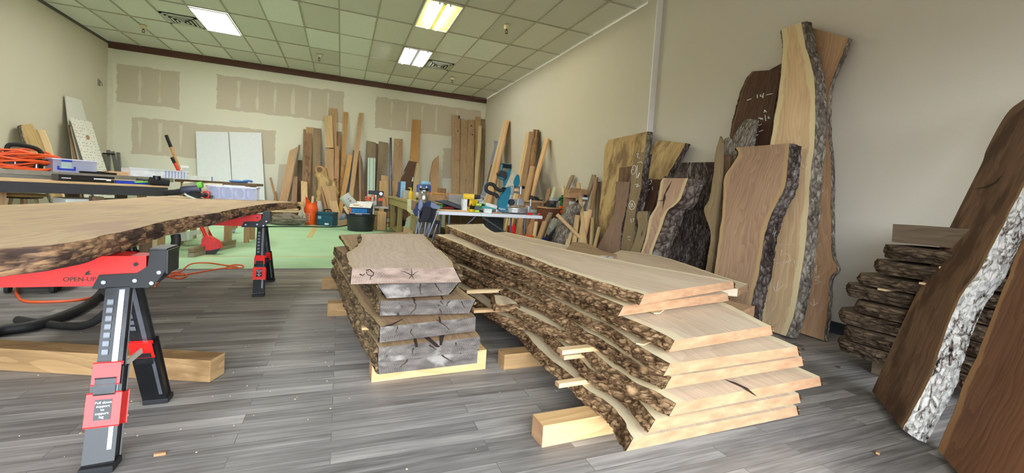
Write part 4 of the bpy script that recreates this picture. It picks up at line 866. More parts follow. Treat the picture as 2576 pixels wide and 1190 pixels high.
m_clear = clearmat('clear_lilac_plastic', (206, 210, 238), .42); m_clear2 = clearmat('clear_divider', (168, 178, 236), .6); m_blu = plain('bright_blue_plastic', (34, 62, 190), .35); m_ltb = plain('pale_blue_disc', (176, 200, 222), .7)
def tray(name, label, c, sx, sy, h, mat, rim, n=0, group=None, tmat=None, extra=None, ang=0):
    t = thing(name, label, 'storage box', (c[0], c[1], c[2])); x, y, z = c
    bm_ = MB(); w = .004
    bm_.box((x, y, z+w/2), (sx-.01, sy-.01, w))
    for s in (-1, 1): bm_.box((x+s*(sx/2-w/2), y, z+h/2), (w, sy, h)).box((x, y+s*(sy/2-w/2), z+h/2), (sx, w, h))
    part('box_body', bm_, mat, t)
    rm = MB()
    for s in (-1, 1): rm.box((x+s*(sx/2), y, z+h), (.012, sy+.012, .010)).box((x, y+s*(sy/2), z+h), (sx+.012, .012, .010))
    part('rim', rm, rim, t)
    for k_ in range(n):
        xx = x-sx/2+sx*(k_+1)/(n+1); part('divider', MB().box((xx, y, z+h*.48), (.012, sy-.012, h*.92)), tmat or m_clear2, t)
    return t
p = atZ(583, 498, ZT); p = atY(583, 500, min(p.y, 5.48)); t = tray('organizer_box', 'clear divided plastic box holding sanding discs at the far edge of the table slab', (p.x, p.y+.09, ZT), .47, .16, .135, clearmat('clear_organizer_plastic', (206, 210, 238), .28), plain('frosted_lid', (214, 218, 240), .4), 3)
part('lid', MB().box((p.x, p.y+.09, ZT+.141), (.49, .175, .008), bev=.003), MATS['frosted_lid'], t)
for k_ in range(4):
    xx = p.x-.176+.1175*k_; tt = thing('sanding_disc', ['pale sanding disc in the first section of the divided clear box', 'pale sanding disc in the second section of the divided clear box', 'pale sanding disc in the third section of the divided clear box', 'pale sanding disc in the last section of the divided clear box'][k_], 'sanding disc', (xx, p.y+.09, ZT+.01), 'sanding discs in the clear box')
    part('disc', MB().cyl((xx-.02, p.y+.09, ZT+.066), (xx+.004, p.y+.08, ZT+.070), .06, None, 24), m_ltb, tt, True)
# ================================================================== BENCH WITH BLACK APRON
b0 = atZ(0, 450, .87); b1 = atZ(425, 468.5, .87); bd = (b1-b0); bd.z = 0; L_ = bd.length; bd.normalize(); bs = Vector((-bd.y, bd.x, 0)); b0 = b0-bd*1.0
def bp(u, v, z): return b0+bd*u+bs*v+Vector((0, 0, z-.87))
LB = L_+1.0; RB = Matrix((bd, bs, UPV)).transposed().to_4x4()
t = thing('workbench', 'long workbench with pale top edge and deep black apron at left', 'workbench', bp(LB/2, .35, 0))
m_apron = plain('black_apron_paint', (52, 50, 52), .6); 
part('benchtop', MB().box(bp(LB/2, .37, .861), (LB, .74, .018), RB, .002), WOODS['light'], t)
for v in (.012, .72): part('apron', MB().box(bp(LB/2, v, .802), (LB-.02, .024, .098), RB, .002), m_apron, t)
part('apron', MB().box(bp(LB-.012, .37, .802), (.024, .70, .098), RB, .002), m_apron, t)
for u in (.1, 1.66, LB-.19):
    for v in (.05, .68): part('leg', MB().box(bp(u, v, .365), (.09, .09, .73), RB, .003), WOODS['dark'], t)
part('lower_shelf', MB().box(bp(LB/2, .37, .38), (LB-.2, .62, .018), RB, .002), WOODS['tan'], t)
# case under the bench
c = bp(LB-.50, .32, .390); t = thing('tool_case', 'white tool case with green label on the bench shelf', 'tool case', c)
part('case_body', MB().box(c+Vector((0, 0, .12)), (.62, .36, .24), RB, .012), plain('offwhite_plastic', (222, 226, 218), .4), t); part('case_lid', MB().box(c+Vector((0, 0, .275)), (.62, .36, .066), RB, .012), MATS['offwhite_plastic'], t)
part('latch', MB().box(c-bs*.182+bd*.03+Vector((0, 0, .285)), (.12, .012, .045), RB, .004), m_green, t, label='bright green latch')
# second, higher bench right behind it
m_alu = plain('brushed_aluminium', (158, 152, 140), .4, .6); m_gray = plain('gray_plastic', (126, 126, 124), .5)
r0 = bp(-.3, .95, .95); LR = LB+.75
def rp(u, v, z): return r0+bd*u+bs*v+Vector((0, 0, z-.95))
t = thing('workbench', 'second bench behind the black one with a thick gray metal-edged top', 'workbench', rp(LR/2, .3, 0))
part('benchtop', MB().box(rp(LR/2, .35, .935), (LR, .7, .03), RB, .003), m_gray, t); part('metal_edge', MB().box(rp(LR/2, -.008, .93), (LR, .014, .052), RB, .002), m_alu, t, label='dull aluminium edge')
part('back_panel', MB().box(rp(LR*.42, .02, .82), (LR*.8, .012, .17), RB), m_alu, t)
for u in (.1, LR*.5, LR-.1):
    for v in (.08, .62): part('leg', MB().box(rp(u, v, .46), (.08, .08, .92), RB), WOODS['tan'], t)
def rb(px, v, z=.95): # the bench spot at depth v seen along pixel column px
    q = on(px, 440, r0+bs*v, bs); return Vector((q.x, q.y, z))
def fb(px, v): 
    q = on(px, 455, b0+bs*v, bs); return Vector((q.x, q.y, .872))
def onbench(px, py, v, z): # a point on the bench plane at height z under pixel
    return atZ(px, py, z)
# ---- cord heap over a black power tool (left)
c = rb(62, .22)
def rot_c(u, v, z): return c+bd*u*.72+bs*v*.72+Vector((0, 0, z*.72))
t = thing('shop_tool', 'black power tool with top handle half buried under orange cord', 'power tool', c)
part('housing', MB().box(rot_c(0, .1, .10), (.30, .16, .145), RB, .035), m_blk, t, True)
part('top_handle', MB().tube([rot_c(-.16, .1, .22), rot_c(-.14, .1, .36), rot_c(0, .1, .38), rot_c(.16, .1, .34), rot_c(.22, .1, .24)], .022, 10), m_rub, t, True)
part('side_knob', MB().cyl(rot_c(.20, .02, .14), rot_c(.42, .0, .13), .036, .022), m_blk, t, True)
for u in (-.1, .12): part('chrome_post', MB().cyl(rot_c(u, -.02, .0), rot_c(u, -.02, .16), .014), m_chr, t, True)
m_org = plain('orange_cord_jacket', (232, 92, 36), .45)
rg = random.Random(5); path = []
for lp in range(13):
    for k_ in range(10):
        a = 6.283*k_/10+rg.uniform(-.1, .1); rr = .30+.10*math.sin(lp*2.1)+rg.uniform(-.02, .02)
        path.append(rot_c(math.cos(a)*rr*1.15-.03, .1+math.sin(a)*rr*.6, .04+.018*lp+.035*math.sin(a*2+lp)+rg.uniform(0, .012)+(.03 if math.sin(a) > 0 else 0)))
path += [rot_c(.25, -.12, .05), rot_c(.05, -.14, -.02+.03), rot_c(-.25, -.13, .03), rot_c(-.5, 0, .03)]
single('extension_cord', 'big messy coil of orange extension cord on the back bench', 'cord', MB().tube(path, .0105, 7, 3), m_org, None, True)
# ---- clear box with blue latches
SB = .64
c = rb(190, .06); sx = .62*SB
def pc(u, v, z): return c+bd*u*SB+bs*v*SB+Vector((0, 0, z*SB))
t = thing('storage_box', 'clear plastic storage box with blue latches on the back bench', 'storage box', c)
w = .005; m = MB(); m.box(pc(0, .18, .004), (sx*.92, .34*SB, .006), RB)
for s in (-1, 1): m.box(pc(s*.62*.46, .18, .115), (w, .36*SB, .22*SB), RB); m.box(pc(0, .18+s*.18, .115), (sx*.92, w, .22*SB), RB)
part('box_body', m, m_clear, t); part('lid', MB().box(pc(0, .18, .235), (sx, .4*SB, .022*SB), RB, .006), MATS['frosted_lid'], t)
part('latch', MB().box(pc(-.12, -.012, .215), (0.0896, 0.0090, 0.0256), RB, .005), m_blu, t); part('latch', MB().box(pc(-.12, -.010, .06), (0.1536, 0.0090, 0.0192), RB, .005).box(pc(-.225, -.010, .085), (0.0192, 0.0090, 0.0384), RB, .004).box(pc(-.015, -.01, .085), (0.0192, 0.0090, 0.0384), RB, .004), m_blu, t)
part('latch_window', MB().box(pc(-.12, -.006, .13), (0.0832, 0.0038, 0.0768), RB), plain('pale_green_card', (178, 200, 196), .6), t)
for u in (.08, .14, .2, .25): part('divider', MB().box(pc(u, .18, .1), (0.0038, 0.2112, 0.1152), RB), m_clear2, t)
# ---- other things on the two benches
c = rb(248, .05); single('parts_tray', 'flat black tray on the back bench right of the clear box', 'tray', MB().box(c+bs*.12+Vector((-.0, 0, .016)), (.34, .24, .03), RB, .006).box(c+bs*.12+Vector((0, 0, .034)), (.16, .1, .012), RB, .004), m_blk)
c = rb(322, .05); single('wood_block', 'flat orange-brown wood block on the back bench', 'wood block', MB().box(c+bs*.1+Vector((0, 0, .026)), (.34, .14, .05), RB, .003), WOODS['fir'])
c = rb(402, .05); t = thing('parts_tray', 'white translucent ribbed tray on the back bench near its right end', 'tray', c)
m = MB(); m.box(c+bs*.12+Vector((0, 0, .006)), (.60, .24, .006), RB)
for s in (-1, 1): m.box(c+bd*(s*.31)+bs*.12+Vector((0, 0, .055)), (.006, .26, .1), RB); m.box(c+bs*(.12+s*.13)+Vector((0, 0, .055)), (.62, .006, .1), RB)
part('tray_body', m, plain('white_plastic', (232, 232, 236), .4), t); part('rim', MB().box(c-bs*.015+Vector((0, 0, .108)), (.66, .02, .012), RB), MATS['white_plastic'], t)
for k_ in range(7): part('rib', MB().box(c+bd*(.06+k_*.036)-bs*.014+Vector((0, 0, .055)), (.012, .006, .09), RB), m_clear2, t)
c = rb(487, .12); t = thing('product_box', 'long thin white box with blue end beyond the bench end', 'box', c); part('carton', MB().box(c+Vector((0, .06, .03)), (.38, .12, .06), RB, .002), m_white, t); part('blue_end', MB().box(c+bd*.195+Vector((0, .06, .03)), (.012, .121, .061), RB), m_blu, t)
c = rb(466, .4); t = thing('spray_bottle', 'small clear spray bottle standing by the white tray', 'spray bottle', c)
part('bottle', MB().lathe(c, [(.035, 0), (.038, .02), (.036, .1), (.014, .14), (.014, .16)]), m_clear, t, True); part('trigger_head', MB().box(c+Vector((-.01, 0, .18)), (.1, .024, .03), bev=.006).box(c+Vector((-.045, 0, .15)), (.012, .016, .05), (0, .4, 0)), m_white, t)
ZB = .872
c = fb(221, .25); t = thing('tool_box', 'slim black printed box lying on the black-apron bench', 'box', c); part('carton', MB().box(c+bs*.1+Vector((0, 0, .033)), (.44, .18, .064), RB, .003), m_blk, t)
lettering('HARDWARE', t, c-bs*-.009+bd*.06+Vector((0, 0, .034)), bd, UPV, .026, m_white) if False else None
part('print', MB().box(c+bs*.009+bd*.10+Vector((0, 0, .036)), (.10, .002, .012), RB).box(c+bs*.009-bd*.16+Vector((0, 0, .03)), (.07, .002, .008), RB).box(c+bs*.009+bd*.17+Vector((0, 0, .03)), (.04, .002, .02), RB), MATS['white_plastic'], t)
c = fb(302, .25); t = thing('sandpaper_box', 'white and blue flat cartons right of the slim black box', 'box', c); part('carton', MB().box(c+bs*.1+Vector((-.06, 0, .014)), (.16, .2, .026), RB, .002), m_white, t); part('carton_blue', MB().box(c+bs*.1+bd*.14+Vector((0, 0, .016)), (.34, .2, .03), RB, .002), m_blu, t); part('paper_sheet', MB().box(c+bs*.12+bd*.1+Vector((0, 0, .037)), (.48, .22, .006), RB), WOODS['pale'], t)
c = fb(395, .2); path = [c+bd*(.14*math.cos(a)*(1+.1*math.sin(3*a)))+bs*(.1+.06*math.sin(a))+Vector((0, 0, .02+.008*(a/3))) for a in [i*.5 for i in range(32)]]
single('power_cable', 'black and lime cable loops on the black-apron bench', 'cable', MB().tube(path, .011, 7, 3), plain('dark_cable', (44, 52, 44), .5), None, True)
single('power_cable', 'lime green cable loop beside the black loops', 'cable', MB().tube([c+bd*u+bs*(.03+v)+Vector((0, 0, z)) for u, v, z in ((-.2, 0, .02), (-.1, -.02, .03), (.05, .0, .045), (.16, .03, .06), (.05, .06, .04), (-.12, .05, .03))], .008, 6, 4), m_green, None, True)
c = atZ(455, 470, .872)
t = thing('dust_hose_end', 'black hose coupling hanging at the right end of the black bench', 'hose', bp(LB-.02, .05, .874)); part('coupling', MB().cyl(bp(LB-.16, .06, .92), bp(LB+.01, .04, .90), .045, .05), m_rub, t, True); part('knob', MB().cyl(bp(LB-.1, .04, .94), bp(LB-.1, .04, .98), .035), m_blk, t, True)
# stool in front of the bench
c = atZ(60, 489, .68); t = thing('wooden_stool', 'round honey-coloured wooden stool before the black bench', 'stool', (c.x, c.y, 0))
part('seat', MB().lathe((c.x, c.y, .655), [(.15, 0), (.17, .006), (.175, .02), (.165, .034), (.12, .036)]), WOODS['amber'], t, True)
for k_ in range(4):
    a = .6+k_*1.5708; part('leg', MB().cyl((c.x+.09*math.cos(a), c.y+.09*math.sin(a), .65), (c.x+.19*math.cos(a), c.y+.19*math.sin(a), 0), .016, .018), WOODS['tan'], t, True)
part('swivel_plate', MB().box((c.x, c.y, .645), (.22, .22, .016)), m_blk, t); part('foot_ring', MB().tube([(c.x+.15*math.cos(a), c.y+.15*math.sin(a), .28) for a in [i*.524 for i in range(13)]], .01, 6, 3), m_blk, t, True)
# long pole tools behind the bench
def pole(label, px0, px1, Y, r, mats, split, name='hand_tool'):
    a, b2 = atY(*px0, Y), atY(*px1, Y); a = a+(a-b2).normalized()*max(0, (a.z)/abs((b2-a).normalized().z)) if False else a
    d = (b2-a).normalized(); f = a-d*(a.z/d.z); t = thing(name, label, 'tool handle', (f.x, f.y, 0))
    part('shaft', MB().cyl(f+d*.005, b2-d*split, r), mats[0], t, True); part('grip', MB().cyl(b2-d*split, b2, r*1.12), mats[1], t, True); return t
pole('yellow wooden tool handle with black grip leaning behind the benches', (460, 446), (418, 340), 8.7, .022, (WOODS['amber'], m_rub), .2)
pole('shorter red tool handle with black grip leaning behind the benches', (448, 428), (432, 396), 8.6, .02, (m_red, m_rub), .10)
# bench further back at right of those
t = thing('workbench', 'plank-topped dark bench far behind the table slab, before the white boards', 'workbench', (-1.75, 8.1, 0))
q0, q1 = atY(450, 449, 7.8), atY(637, 464, 7.8); zt_ = (q0.z+q1.z)/2
part('benchtop', MB().box(((q0.x+q1.x)/2, 8.1, zt_-.02), (q1.x-q0.x+.1, .62, .04), bev=.004), WOODS['dark'], t)
for x in (q0.x+.05, q1.x-.08):
    for y in (7.86, 8.34): part('leg', MB().box((x, y, (zt_-.04)/2), (.07, .07, zt_-.04)), WOODS['tan'], t)
c = Vector(((q0.x+q1.x)/2+.22, 7.95, zt_)); single('glove', 'crumpled blue glove on the dark bench before the white boards', 'glove', MB().sph(c+Vector((0, 0, .02)), .07, (1.4, .8, .35)).sph(c+Vector((.1, .02, .015)), .04, (1.6, .6, .4)).tube([c+Vector((.1, 0, .03)), c+Vector((.18, -.03, .04)), c+Vector((.22, 0, .03))], .018, 6), plain('blue_nitrile', (76, 128, 190), .5), None, True)
c = atZ(510, 469, .80); c = Vector((atY(508, 470, 7.3).x, 7.3, 0)); 
t = thing('paper_roll', 'thick off-white roll lying behind the sander', 'paper roll', (c.x, 7.3, zt_-.18)); part('roll', MB().cyl((c.x-.25, 7.45, atY(508, 474, 7.45).z), (c.x+.22, 7.45, atY(508, 474, 7.45).z), .085), plain('raw_canvas', (206, 202, 176), .9), t, True)
single('trestle', 'gray wheeled trestle carrying the off-white roll', 'trestle', MB().box((c.x, 7.45, atY(508, 474, 7.45).z-.1), (.7, .3, .03)).box((c.x-.3, 7.45, .34), (.05, .26, .66)).box((c.x+.3, 7.45, .34), (.05, .26, .66)), WOODS['tan'])
# ================================================================== UNDER THE TABLE
def at0(x, y): return atZ(x, y, 0)
p = at0(517, 640); t = thing('dustpan', 'red upright dustpan leaning on a push broom under the table slab', 'dustpan', (p.x, p.y, 0)); Y = p.y
f = lambda *ps: [atY(x, y, Y) for x, y in ps]
part('pan', MB().prism(f((505, 622), (506, 603), (514, 594), (528, 596), (548, 608), (556, 624), (532, 630), (514, 631)), (0, .12, 0), .006), m_red, t, True)
part('shaft', MB().cyl(atY(519, 598, Y+.05), atY(507, 573, Y+.05)+Vector((-.1, 0, .25)), .022), m_red, t, True)
part('pan_lip', MB().prism(f((514, 631), (532, 630), (556, 624), (540, 640), (520, 648)), (0, .05, 0)), m_blk, t)
pa, pb = at0(478, 648), at0(585, 622); t = thing('push_broom', 'wide wooden push broom head lying on the green floor', 'broom', (pa+pb)/2)
part('broom_block', MB().bar(pa+Vector((0, .05, .075)), pb+Vector((0, .05, .075)), .065, .05, UPV, .008), WOODS['gray'], t); part('bristles', MB().bar(pa+Vector((0, .03, .026)), pb+Vector((0, .03, .026)), .07, .05, UPV), plain('gray_bristle', (150, 140, 120), .95, bump=.6), t)
def floorcord(label, pts, r, mat, z=.0, sm=6, zz=None):
    P = [atZ(x, y, r) for x, y in pts]; return single('floor_cord', label, 'cord', MB().tube(P, r, 8, sm), mat, None, True)
floorcord('thin orange cord looping over the floor border beyond the sawhorse', [(390, 720), (410, 700), (440, 692), (470, 690), (560, 675), (606, 674), (611, 668), (590, 666), (570, 671), (574, 676), (600, 673), (565, 667), (520, 661), (480, 664), (455, 682), (430, 686), (420, 694), (450, 700), (470, 694), (455, 688), (430, 690)], .007, m_org)
floorcord('orange cord curving under the table slab at the left', [(300, 735), (258, 742), (200, 754), (120, 759), (62, 757), (44, 742), (42, 725), (60, 712), (90, 705)], .009, m_org)
P = [atZ(-60, 850, .03), atZ(0, 832, .03), atZ(80, 820, .03), atZ(160, 795, .03), atZ(215, 770, .03), atZ(252, 742, .03)]; P += [P[-1]+Vector((.02, .06, .10)), P[-1]+Vector((.0, .12, .28)), P[-1]+Vector((-.1, .3, .5)), P[-1]+Vector((-.3, .6, .62))]
single('vacuum_hose', 'thick black vacuum hose snaking across the floor under the table slab', 'hose', MB().tube(P, .032, 12, 8), plain('ribbed_black_hose', (34, 34, 34), .6, bump=.4), None, True)
P = [atY(441, 590, 3.1), atY(443, 606, 3.1), atY(438, 625, 3.1), atY(428, 640, 3.1), atY(412, 655, 3.1)]; P = P+[P[-1]+Vector((-.15, .1, -.12)), P[-1]+Vector((-.3, .2, -.3)), Vector((P[-1].x-.5, P[-1].y+.3, .03)), Vector((P[-1].x-.9, P[-1].y+.5, .03))]
single('vacuum_hose', 'black hose loop hanging from the table behind the near sawhorse arm', 'hose', MB().tube(P, .024, 10, 6), MATS['ribbed_black_hose'], None, True)
p = at0(60, 745); t = thing('shop_vacuum', 'dark round shop vacuum on the floor under the table slab', 'vacuum', p+Vector((0, .2, 0)))
c = p+Vector((0, .25, 0)); part('tank', MB().lathe(c+Vector((0, 0, .05)), [(.17, 0), (.2, .02), (.2, .2), (.19, .22)]), m_gray, t, True); part('motor_head', MB().lathe(c+Vector((0, 0, .275)), [(.19, 0), (.18, .06), (.1, .11)]), m_blk, t, True)
for k_ in range(4):
    a = .7+k_*1.57; part('wheel', MB().cyl(c+Vector((.2*math.cos(a)-.012, .2*math.sin(a), .03)), c+Vector((.2*math.cos(a)+.012, .2*math.sin(a), .03)), .03), m_rub, t, True)
c = at0(120, 740)+Vector((.0, .1, .055)); part('rear_wheel', MB().cyl(c-Vector((.02, 0, 0)), c+Vector((.02, 0, 0)), .055), m_rub, t, True)
# caster leg of a cart and pale plastic sheet
p = at0(588, 586); t = thing('caster_leg', 'wooden cart leg on a small swivel caster under the table slab', 'caster', p); part('leg', MB().box(p+Vector((0, .02, .30)), (.09, .09, .42), bev=.003), WOODS['red'], t)
part('fork', MB().box(p+Vector((0, .02, .075)), (.05, .04, .04)), m_chr, t); part('wheel', MB().cyl(p+Vector((-.016, 0, .03)), p+Vector((.016, 0, .03)), .03), m_chr, t, True)
single('plastic_sheet', 'crumpled clear plastic sheet hanging under the far bench', 'plastic sheet', MB().prism([atY(x, y, 6.9) for x, y in ((437, 588), (500, 578), (503, 590), (484, 592), (484, 602), (464, 607), (436, 606))], (0, .08, .0), .006), clearmat('cloudy_plastic', (206, 214, 196), .55), None)
t = thing('rolling_cart', 'pale wooden cart frame under the far end of the table slab', 'cart', (-2.1, 7.0, 0))
for (x, y) in ((388, 600), (515, 585)): 
    q = atY(x, y, 6.95); part('post', MB().box((q.x, 6.98, .33), (.06, .06, .66), bev=.002), WOODS['pale'], t)
part('rail', MB().box((-1.95, 6.98, .63), (1.15, .05, .07), bev=.002), WOODS['pale'], t)
# ================================================================== LEFT WALL / BACK LEFT CORNER
c1 = crop(0, 200, 2.976)
PLL = planeL(-4.45, -4.93, 2.0)
def ll(name, label, cat, Lp, Rp, pl, th, mat, **k): return lean(name, label, cat, c1(*Lp), c1(*Rp), pl, th, mat, **k)
ll('live_edge_slab', 'rounded-top golden slab leaning on the left wall behind the cord', 'wood slab', [(165, 340), (160, 365), (200, 480), (300, 700)], [(235, 332), (262, 370), (330, 520), (400, 700)], planeL(-4.3, -4.9, 1.7), .05, w_yel, bark='L', bmat=b_gray, group='slabs leaning on the left wall', seed=121)
ll('live_edge_slab', 'pale ragged-edged slab leaning on the left wall right of the golden one', 'wood slab', [(280, 376), (300, 420), (350, 560), (400, 700)], [(335, 378), (360, 430), (392, 520), (440, 700)], planeL(-4.35, -4.92, 1.6), .04, w_tall, bark='R', bmat=b_gray, group='slabs leaning on the left wall', seed=122)
ll('panel_board', 'plain white panel leaning on the left wall behind the dotted panel', 'panel', [(492, 122), (545, 560), (556, 680)], [(608, 152), (720, 560), (750, 680)], planeL(-4.6, -4.95, 2.35), .02, plain('white_melamine', (214, 212, 202), .5, var=.03), smooth=False)
def dotted():
    k = NT('perforated_panel'); tc = k.add('TexCoord'); vo = k.add('TexVoronoi', feature='F1'); vo.inputs['Scale'].default_value = 17; vo.inputs['Randomness'].default_value = .35
    k.ln(k.add('UVMap').outputs[0], vo.inputs['Vector']); k.col(k.mix(k.ramp(vo.outputs['Distance'], [(.2, (255, 255, 255)), (.27, (0, 0, 0))]), lin((224, 221, 210)), lin((150, 140, 124)))); k.rough(.7); return k.m
dp = ll('panel_board', 'white dotted panel with a brown hole leaning on the left wall', 'panel', [(525, 283), (575, 440), (650, 680)], [(682, 316), (740, 500), (800, 680)], planeL(-4.2, -4.8, 1.95), .012, dotted(), smooth=False)
P_, n_ = planeL(-4.2, -4.8, 1.95); b = MB().prism([on(x, y, P_, n_)+n_*.001 for x, y in c1((640, 420), (658, 415), (672, 432), (670, 452), (650, 450))], n_*.001); part('torn_hole', b, WOODS['red'], dp)
ll('board', 'narrow brown board edge behind the dotted panel on the left wall', 'board', [(512, 340), (560, 600), (575, 680)], [(530, 345), (590, 600), (610, 680)], planeL(-4.35, -4.88, 1.9), .02, WOODS['brown'], smooth=False)
ll('board', 'thin white board edge just left of the dotted panel', 'board', [(532, 350), (590, 590), (605, 680)], [(545, 355), (625, 600), (650, 680)], planeL(-4.28, -4.86, 1.9), .02, MATS['white_melamine'], smooth=False)
for k_, (x0, y0, x1, y1, lb) in enumerate(((775, 555, 800, 700, 'leftmost steel bar of the bundle in the left back corner'), (812, 530, 815, 700, 'tallest steel bar of the bundle in the left back corner'), (845, 540, 875, 700, 'slanting steel bar of the bundle in the left back corner'), (885, 548, 900, 700, 'rightmost steel bar of the bundle in the left back corner'))):
    (a, b2), = [c1((x0, y0), (x1, y1))]; A = atY(*a, 12.25); B = atY(*b2, 12.1); d = (A-B).normalized(); f = B-d*(B.z/d.z)
    single('steel_bar', lb, 'metal bar', MB().bar(f+d*.02, A, .06, .045, (0, 1, 0), .003), plain('dull_steel', (140, 140, 138), .4, .7), 'steel bars in the back left corner')
p0 = c1((770, 553), (860, 560)); single('steel_bar', 'short steel clamp bar lying across the corner bundle', 'metal bar', MB().bar(atY(*p0[0], 12.15), atY(*p0[1], 12.15), .03, .03, (0, 0, 1)), m_blk, 'steel bars in the back left corner')
p0 = atX(262, 212, XL+.03); t = thing('wall_bracket', 'small gray bracket high on the left wall by the corner trim', 'bracket', p0); part('plate', MB().box(Vector((XL+.004, p0.y-.15, p0.z)), (.008, .1, .14)), m_gray, t); part('hook', MB().tube([Vector((XL+.008, p0.y-.15, p0.z+.04)), Vector((XL+.05, p0.y-.15, p0.z)), Vector((XL+.05, p0.y-.12, p0.z-.06))], .008, 6), m_gray, t, True)
# two white boards on the back wall
c2 = crop(400, 300, 3.72)
lean('drywall_sheet', 'left one of two white sheets leaning side by side on the back wall', 'panel', c2((342, 113), (362, 560)), c2((646, 120), (678, 560)), planeY(12.30, 12.6, 2.1), .02, plain('primed_white_sheet', (222, 224, 226), .5, var=.02), smooth=False, group='white sheets on the back wall')
lean('drywall_sheet', 'right one of two white sheets leaning side by side on the back wall', 'panel', c2((656, 118), (684, 560)), c2((957, 126), (990, 745)), planeY(12.30, 12.6, 2.1), .02, MATS['primed_white_sheet'], smooth=False, group='white sheets on the back wall')
# ================================================================== BOARDS ON THE BACK WALL
c3 = crop(660, 250, 3.4); c4 = crop(960, 250, 3.4); c5 = crop(1180, 280, 3.3056)
GB = 'boards leaning on the back wall'
def bd_(label, Lp, Rp, wd, yf=12.15, yt=12.5, zt=2.2, th=.03, cf=c3, name='board', **k):
    k.setdefault('smooth', False); k.setdefault('fit', True); k.setdefault('wall', 12.62 if yt > 12.4 else yt); k.setdefault('group', GB); k.setdefault('cols', 4); m = WOODS[wd] if isinstance(wd, str) else wd
    return lean(name, label, 'board', cf(*Lp), cf(*Rp), planeY(yf, yt, zt), th, m, seg=k.pop('seg', 14), **k)
bd_('thin reddish stick leaning alone right of the white sheets', [(60, 670), (106, 858)], [(76, 668), (122, 856)], 'red', 12.0, 12.45, .9)
bd_('small reddish offcut behind the lone thin stick', [(112, 786), (90, 880)], [(122, 784), (120, 880)], 'red', 12.2, 12.5, .6)
bd_('tan live-edge board leaning right at the left end of the board row', [(232, 440), (190, 640), (146, 868)], [(300, 405), (260, 640), (214, 868)], w_tall2, 11.9, 12.4, 1.6, end=None)
bd_('gray dark edge strip just right of the leaning tan live-edge board', [(308, 390), (270, 640), (218, 866)], [(320, 388), (286, 640), (244, 866)], 'gray', 11.98, 12.42, 1.6)
bd_('very dark board behind the short brown board at the row left end', [(303, 520), (288, 880)], [(339, 520), (324, 880)], 'dark', 12.1, 12.45, 1.3)
bd_('short dark brown board before the very dark one', [(262, 657), (247, 875)], [(299, 657), (296, 875)], 'brown', 11.85, 12.3, .9)
bd_('short bright board standing before the tall brown boards', [(330, 698), (332, 905)], [(383, 705), (387, 905)], 'light', 11.6, 12.15, .85)
bd_('narrow brown board at the left side of the tall brown group', [(351, 255), (335, 870)], [(368, 255), (356, 870)], 'brown', 12.1, 12.5, 2.0)
bd_('tall brown board with a dark stain at its top', [(366, 258), (346, 872)], [(430, 264), (402, 872)], w_walnut if False else wood('stained_brown_board', (122, 92, 68), (152, 120, 92), ring=3, stain=(104, 76, 56)), 11.95, 12.42, 2.0)
bd_('brown board top peeking above the stained brown board', [(374, 236), (372, 500)], [(436, 240), (434, 500)], 'tan', 12.25, 12.56, 2.1)
bd_('grooved grayish brown tall board right of the stained one', [(437, 243), (430, 870)], [(470, 247), (466, 870)], 'gray', 12.08, 12.5, 2.05)
bd_('lighter edged tall board at the right of the grooved board', [(468, 247), (462, 870)], [(499, 250), (492, 870)], 'brown', 12.1, 12.52, 2.05)
bd_('tallest tan board of the back row, partly behind a light board', [(573, 76), (570, 400), (566, 860)], [(638, 82), (634, 400), (628, 860)], 'tan', 12.2, 12.55, 2.7)
bd_('tan board carrying the light board, standing left of the red-brown boards', [(537, 424), (530, 860)], [(612, 424), (612, 860)], 'tan', 11.95, 12.38, 1.9, .06)
P_, n_ = LASTPL[0]
L = [on(x, y, P_, n_)+Vector((0, .0, 0)) for x, y in c3((531, 141), (537, 414))]; Rr = [on(x, y, P_, n_) for x, y in c3((597, 141), (607, 414))]
zz = max(L[1].z, Rr[1].z)
slab('board', 'bright board standing on the top end of a tan board', 'board', L, Rr, n_, .05, WOODS['light'], e_long, group=GB, cols=4, smooth=False, seg=12)
bd_('dark red-brown board behind the amber one', [(627, 273), (622, 860)], [(672, 277), (664, 860)], 'brown', 12.15, 12.5, 2.05)
bd_('red-brown shorter board leaning before the dark red-brown one', [(620, 398), (612, 860)], [(657, 401), (652, 860)], 'red', 11.95, 12.38, 1.6)
bd_('narrow tall amber board with knots near the middle of the row', [(697, 107), (682, 400), (655, 850)], [(734, 111), (716, 400), (690, 850)], 'amber', 12.1, 12.5, 2.6)
bd_('amber board leaning right, its top end cut square, before the tall ones', [(735, 461), (700, 650), (652, 925)], [(771, 482), (745, 650), (690, 925)], 'amber', 11.75, 12.3, 1.5)
bd_('tall light board leaning right over the middle of the back row', [(828, 113), (790, 420), (738, 825)], [(862, 117), (828, 420), (776, 830)], 'light' if False else 'tan', 11.8, 12.45, 2.6)
bd_('dark tan board behind the tall right-leaning light board', [(775, 436), (758, 870)], [(836, 440), (826, 870)], 'brown', 12.15, 12.5, 1.5)
bd_('blue-gray metal strip between the leaning boards', [(765, 490), (733, 720)], [(772, 490), (748, 720)], plain('blue_gray_metal', (84, 92, 116), .4, .5), 12.0, 12.4, 1.4, .01)
bd_('thin reddish strip right of the tall leaning board', [(824, 474), (829, 872)], [(838, 478), (843, 872)], 'red', 11.95, 12.38, 1.4)
bd_('black-tipped dark strip right of the thin reddish strip', [(842, 476), (853, 872)], [(858, 540), (878, 872)], 'dark', 12.0, 12.4, 1.4)
bd_('gray-brown weathered board behind the pale green-lined strip', [(893, 352), (885, 600), (876, 860)], [(972, 370), (968, 600), (962, 860)], 'gray', 12.1, 12.48, 1.7)
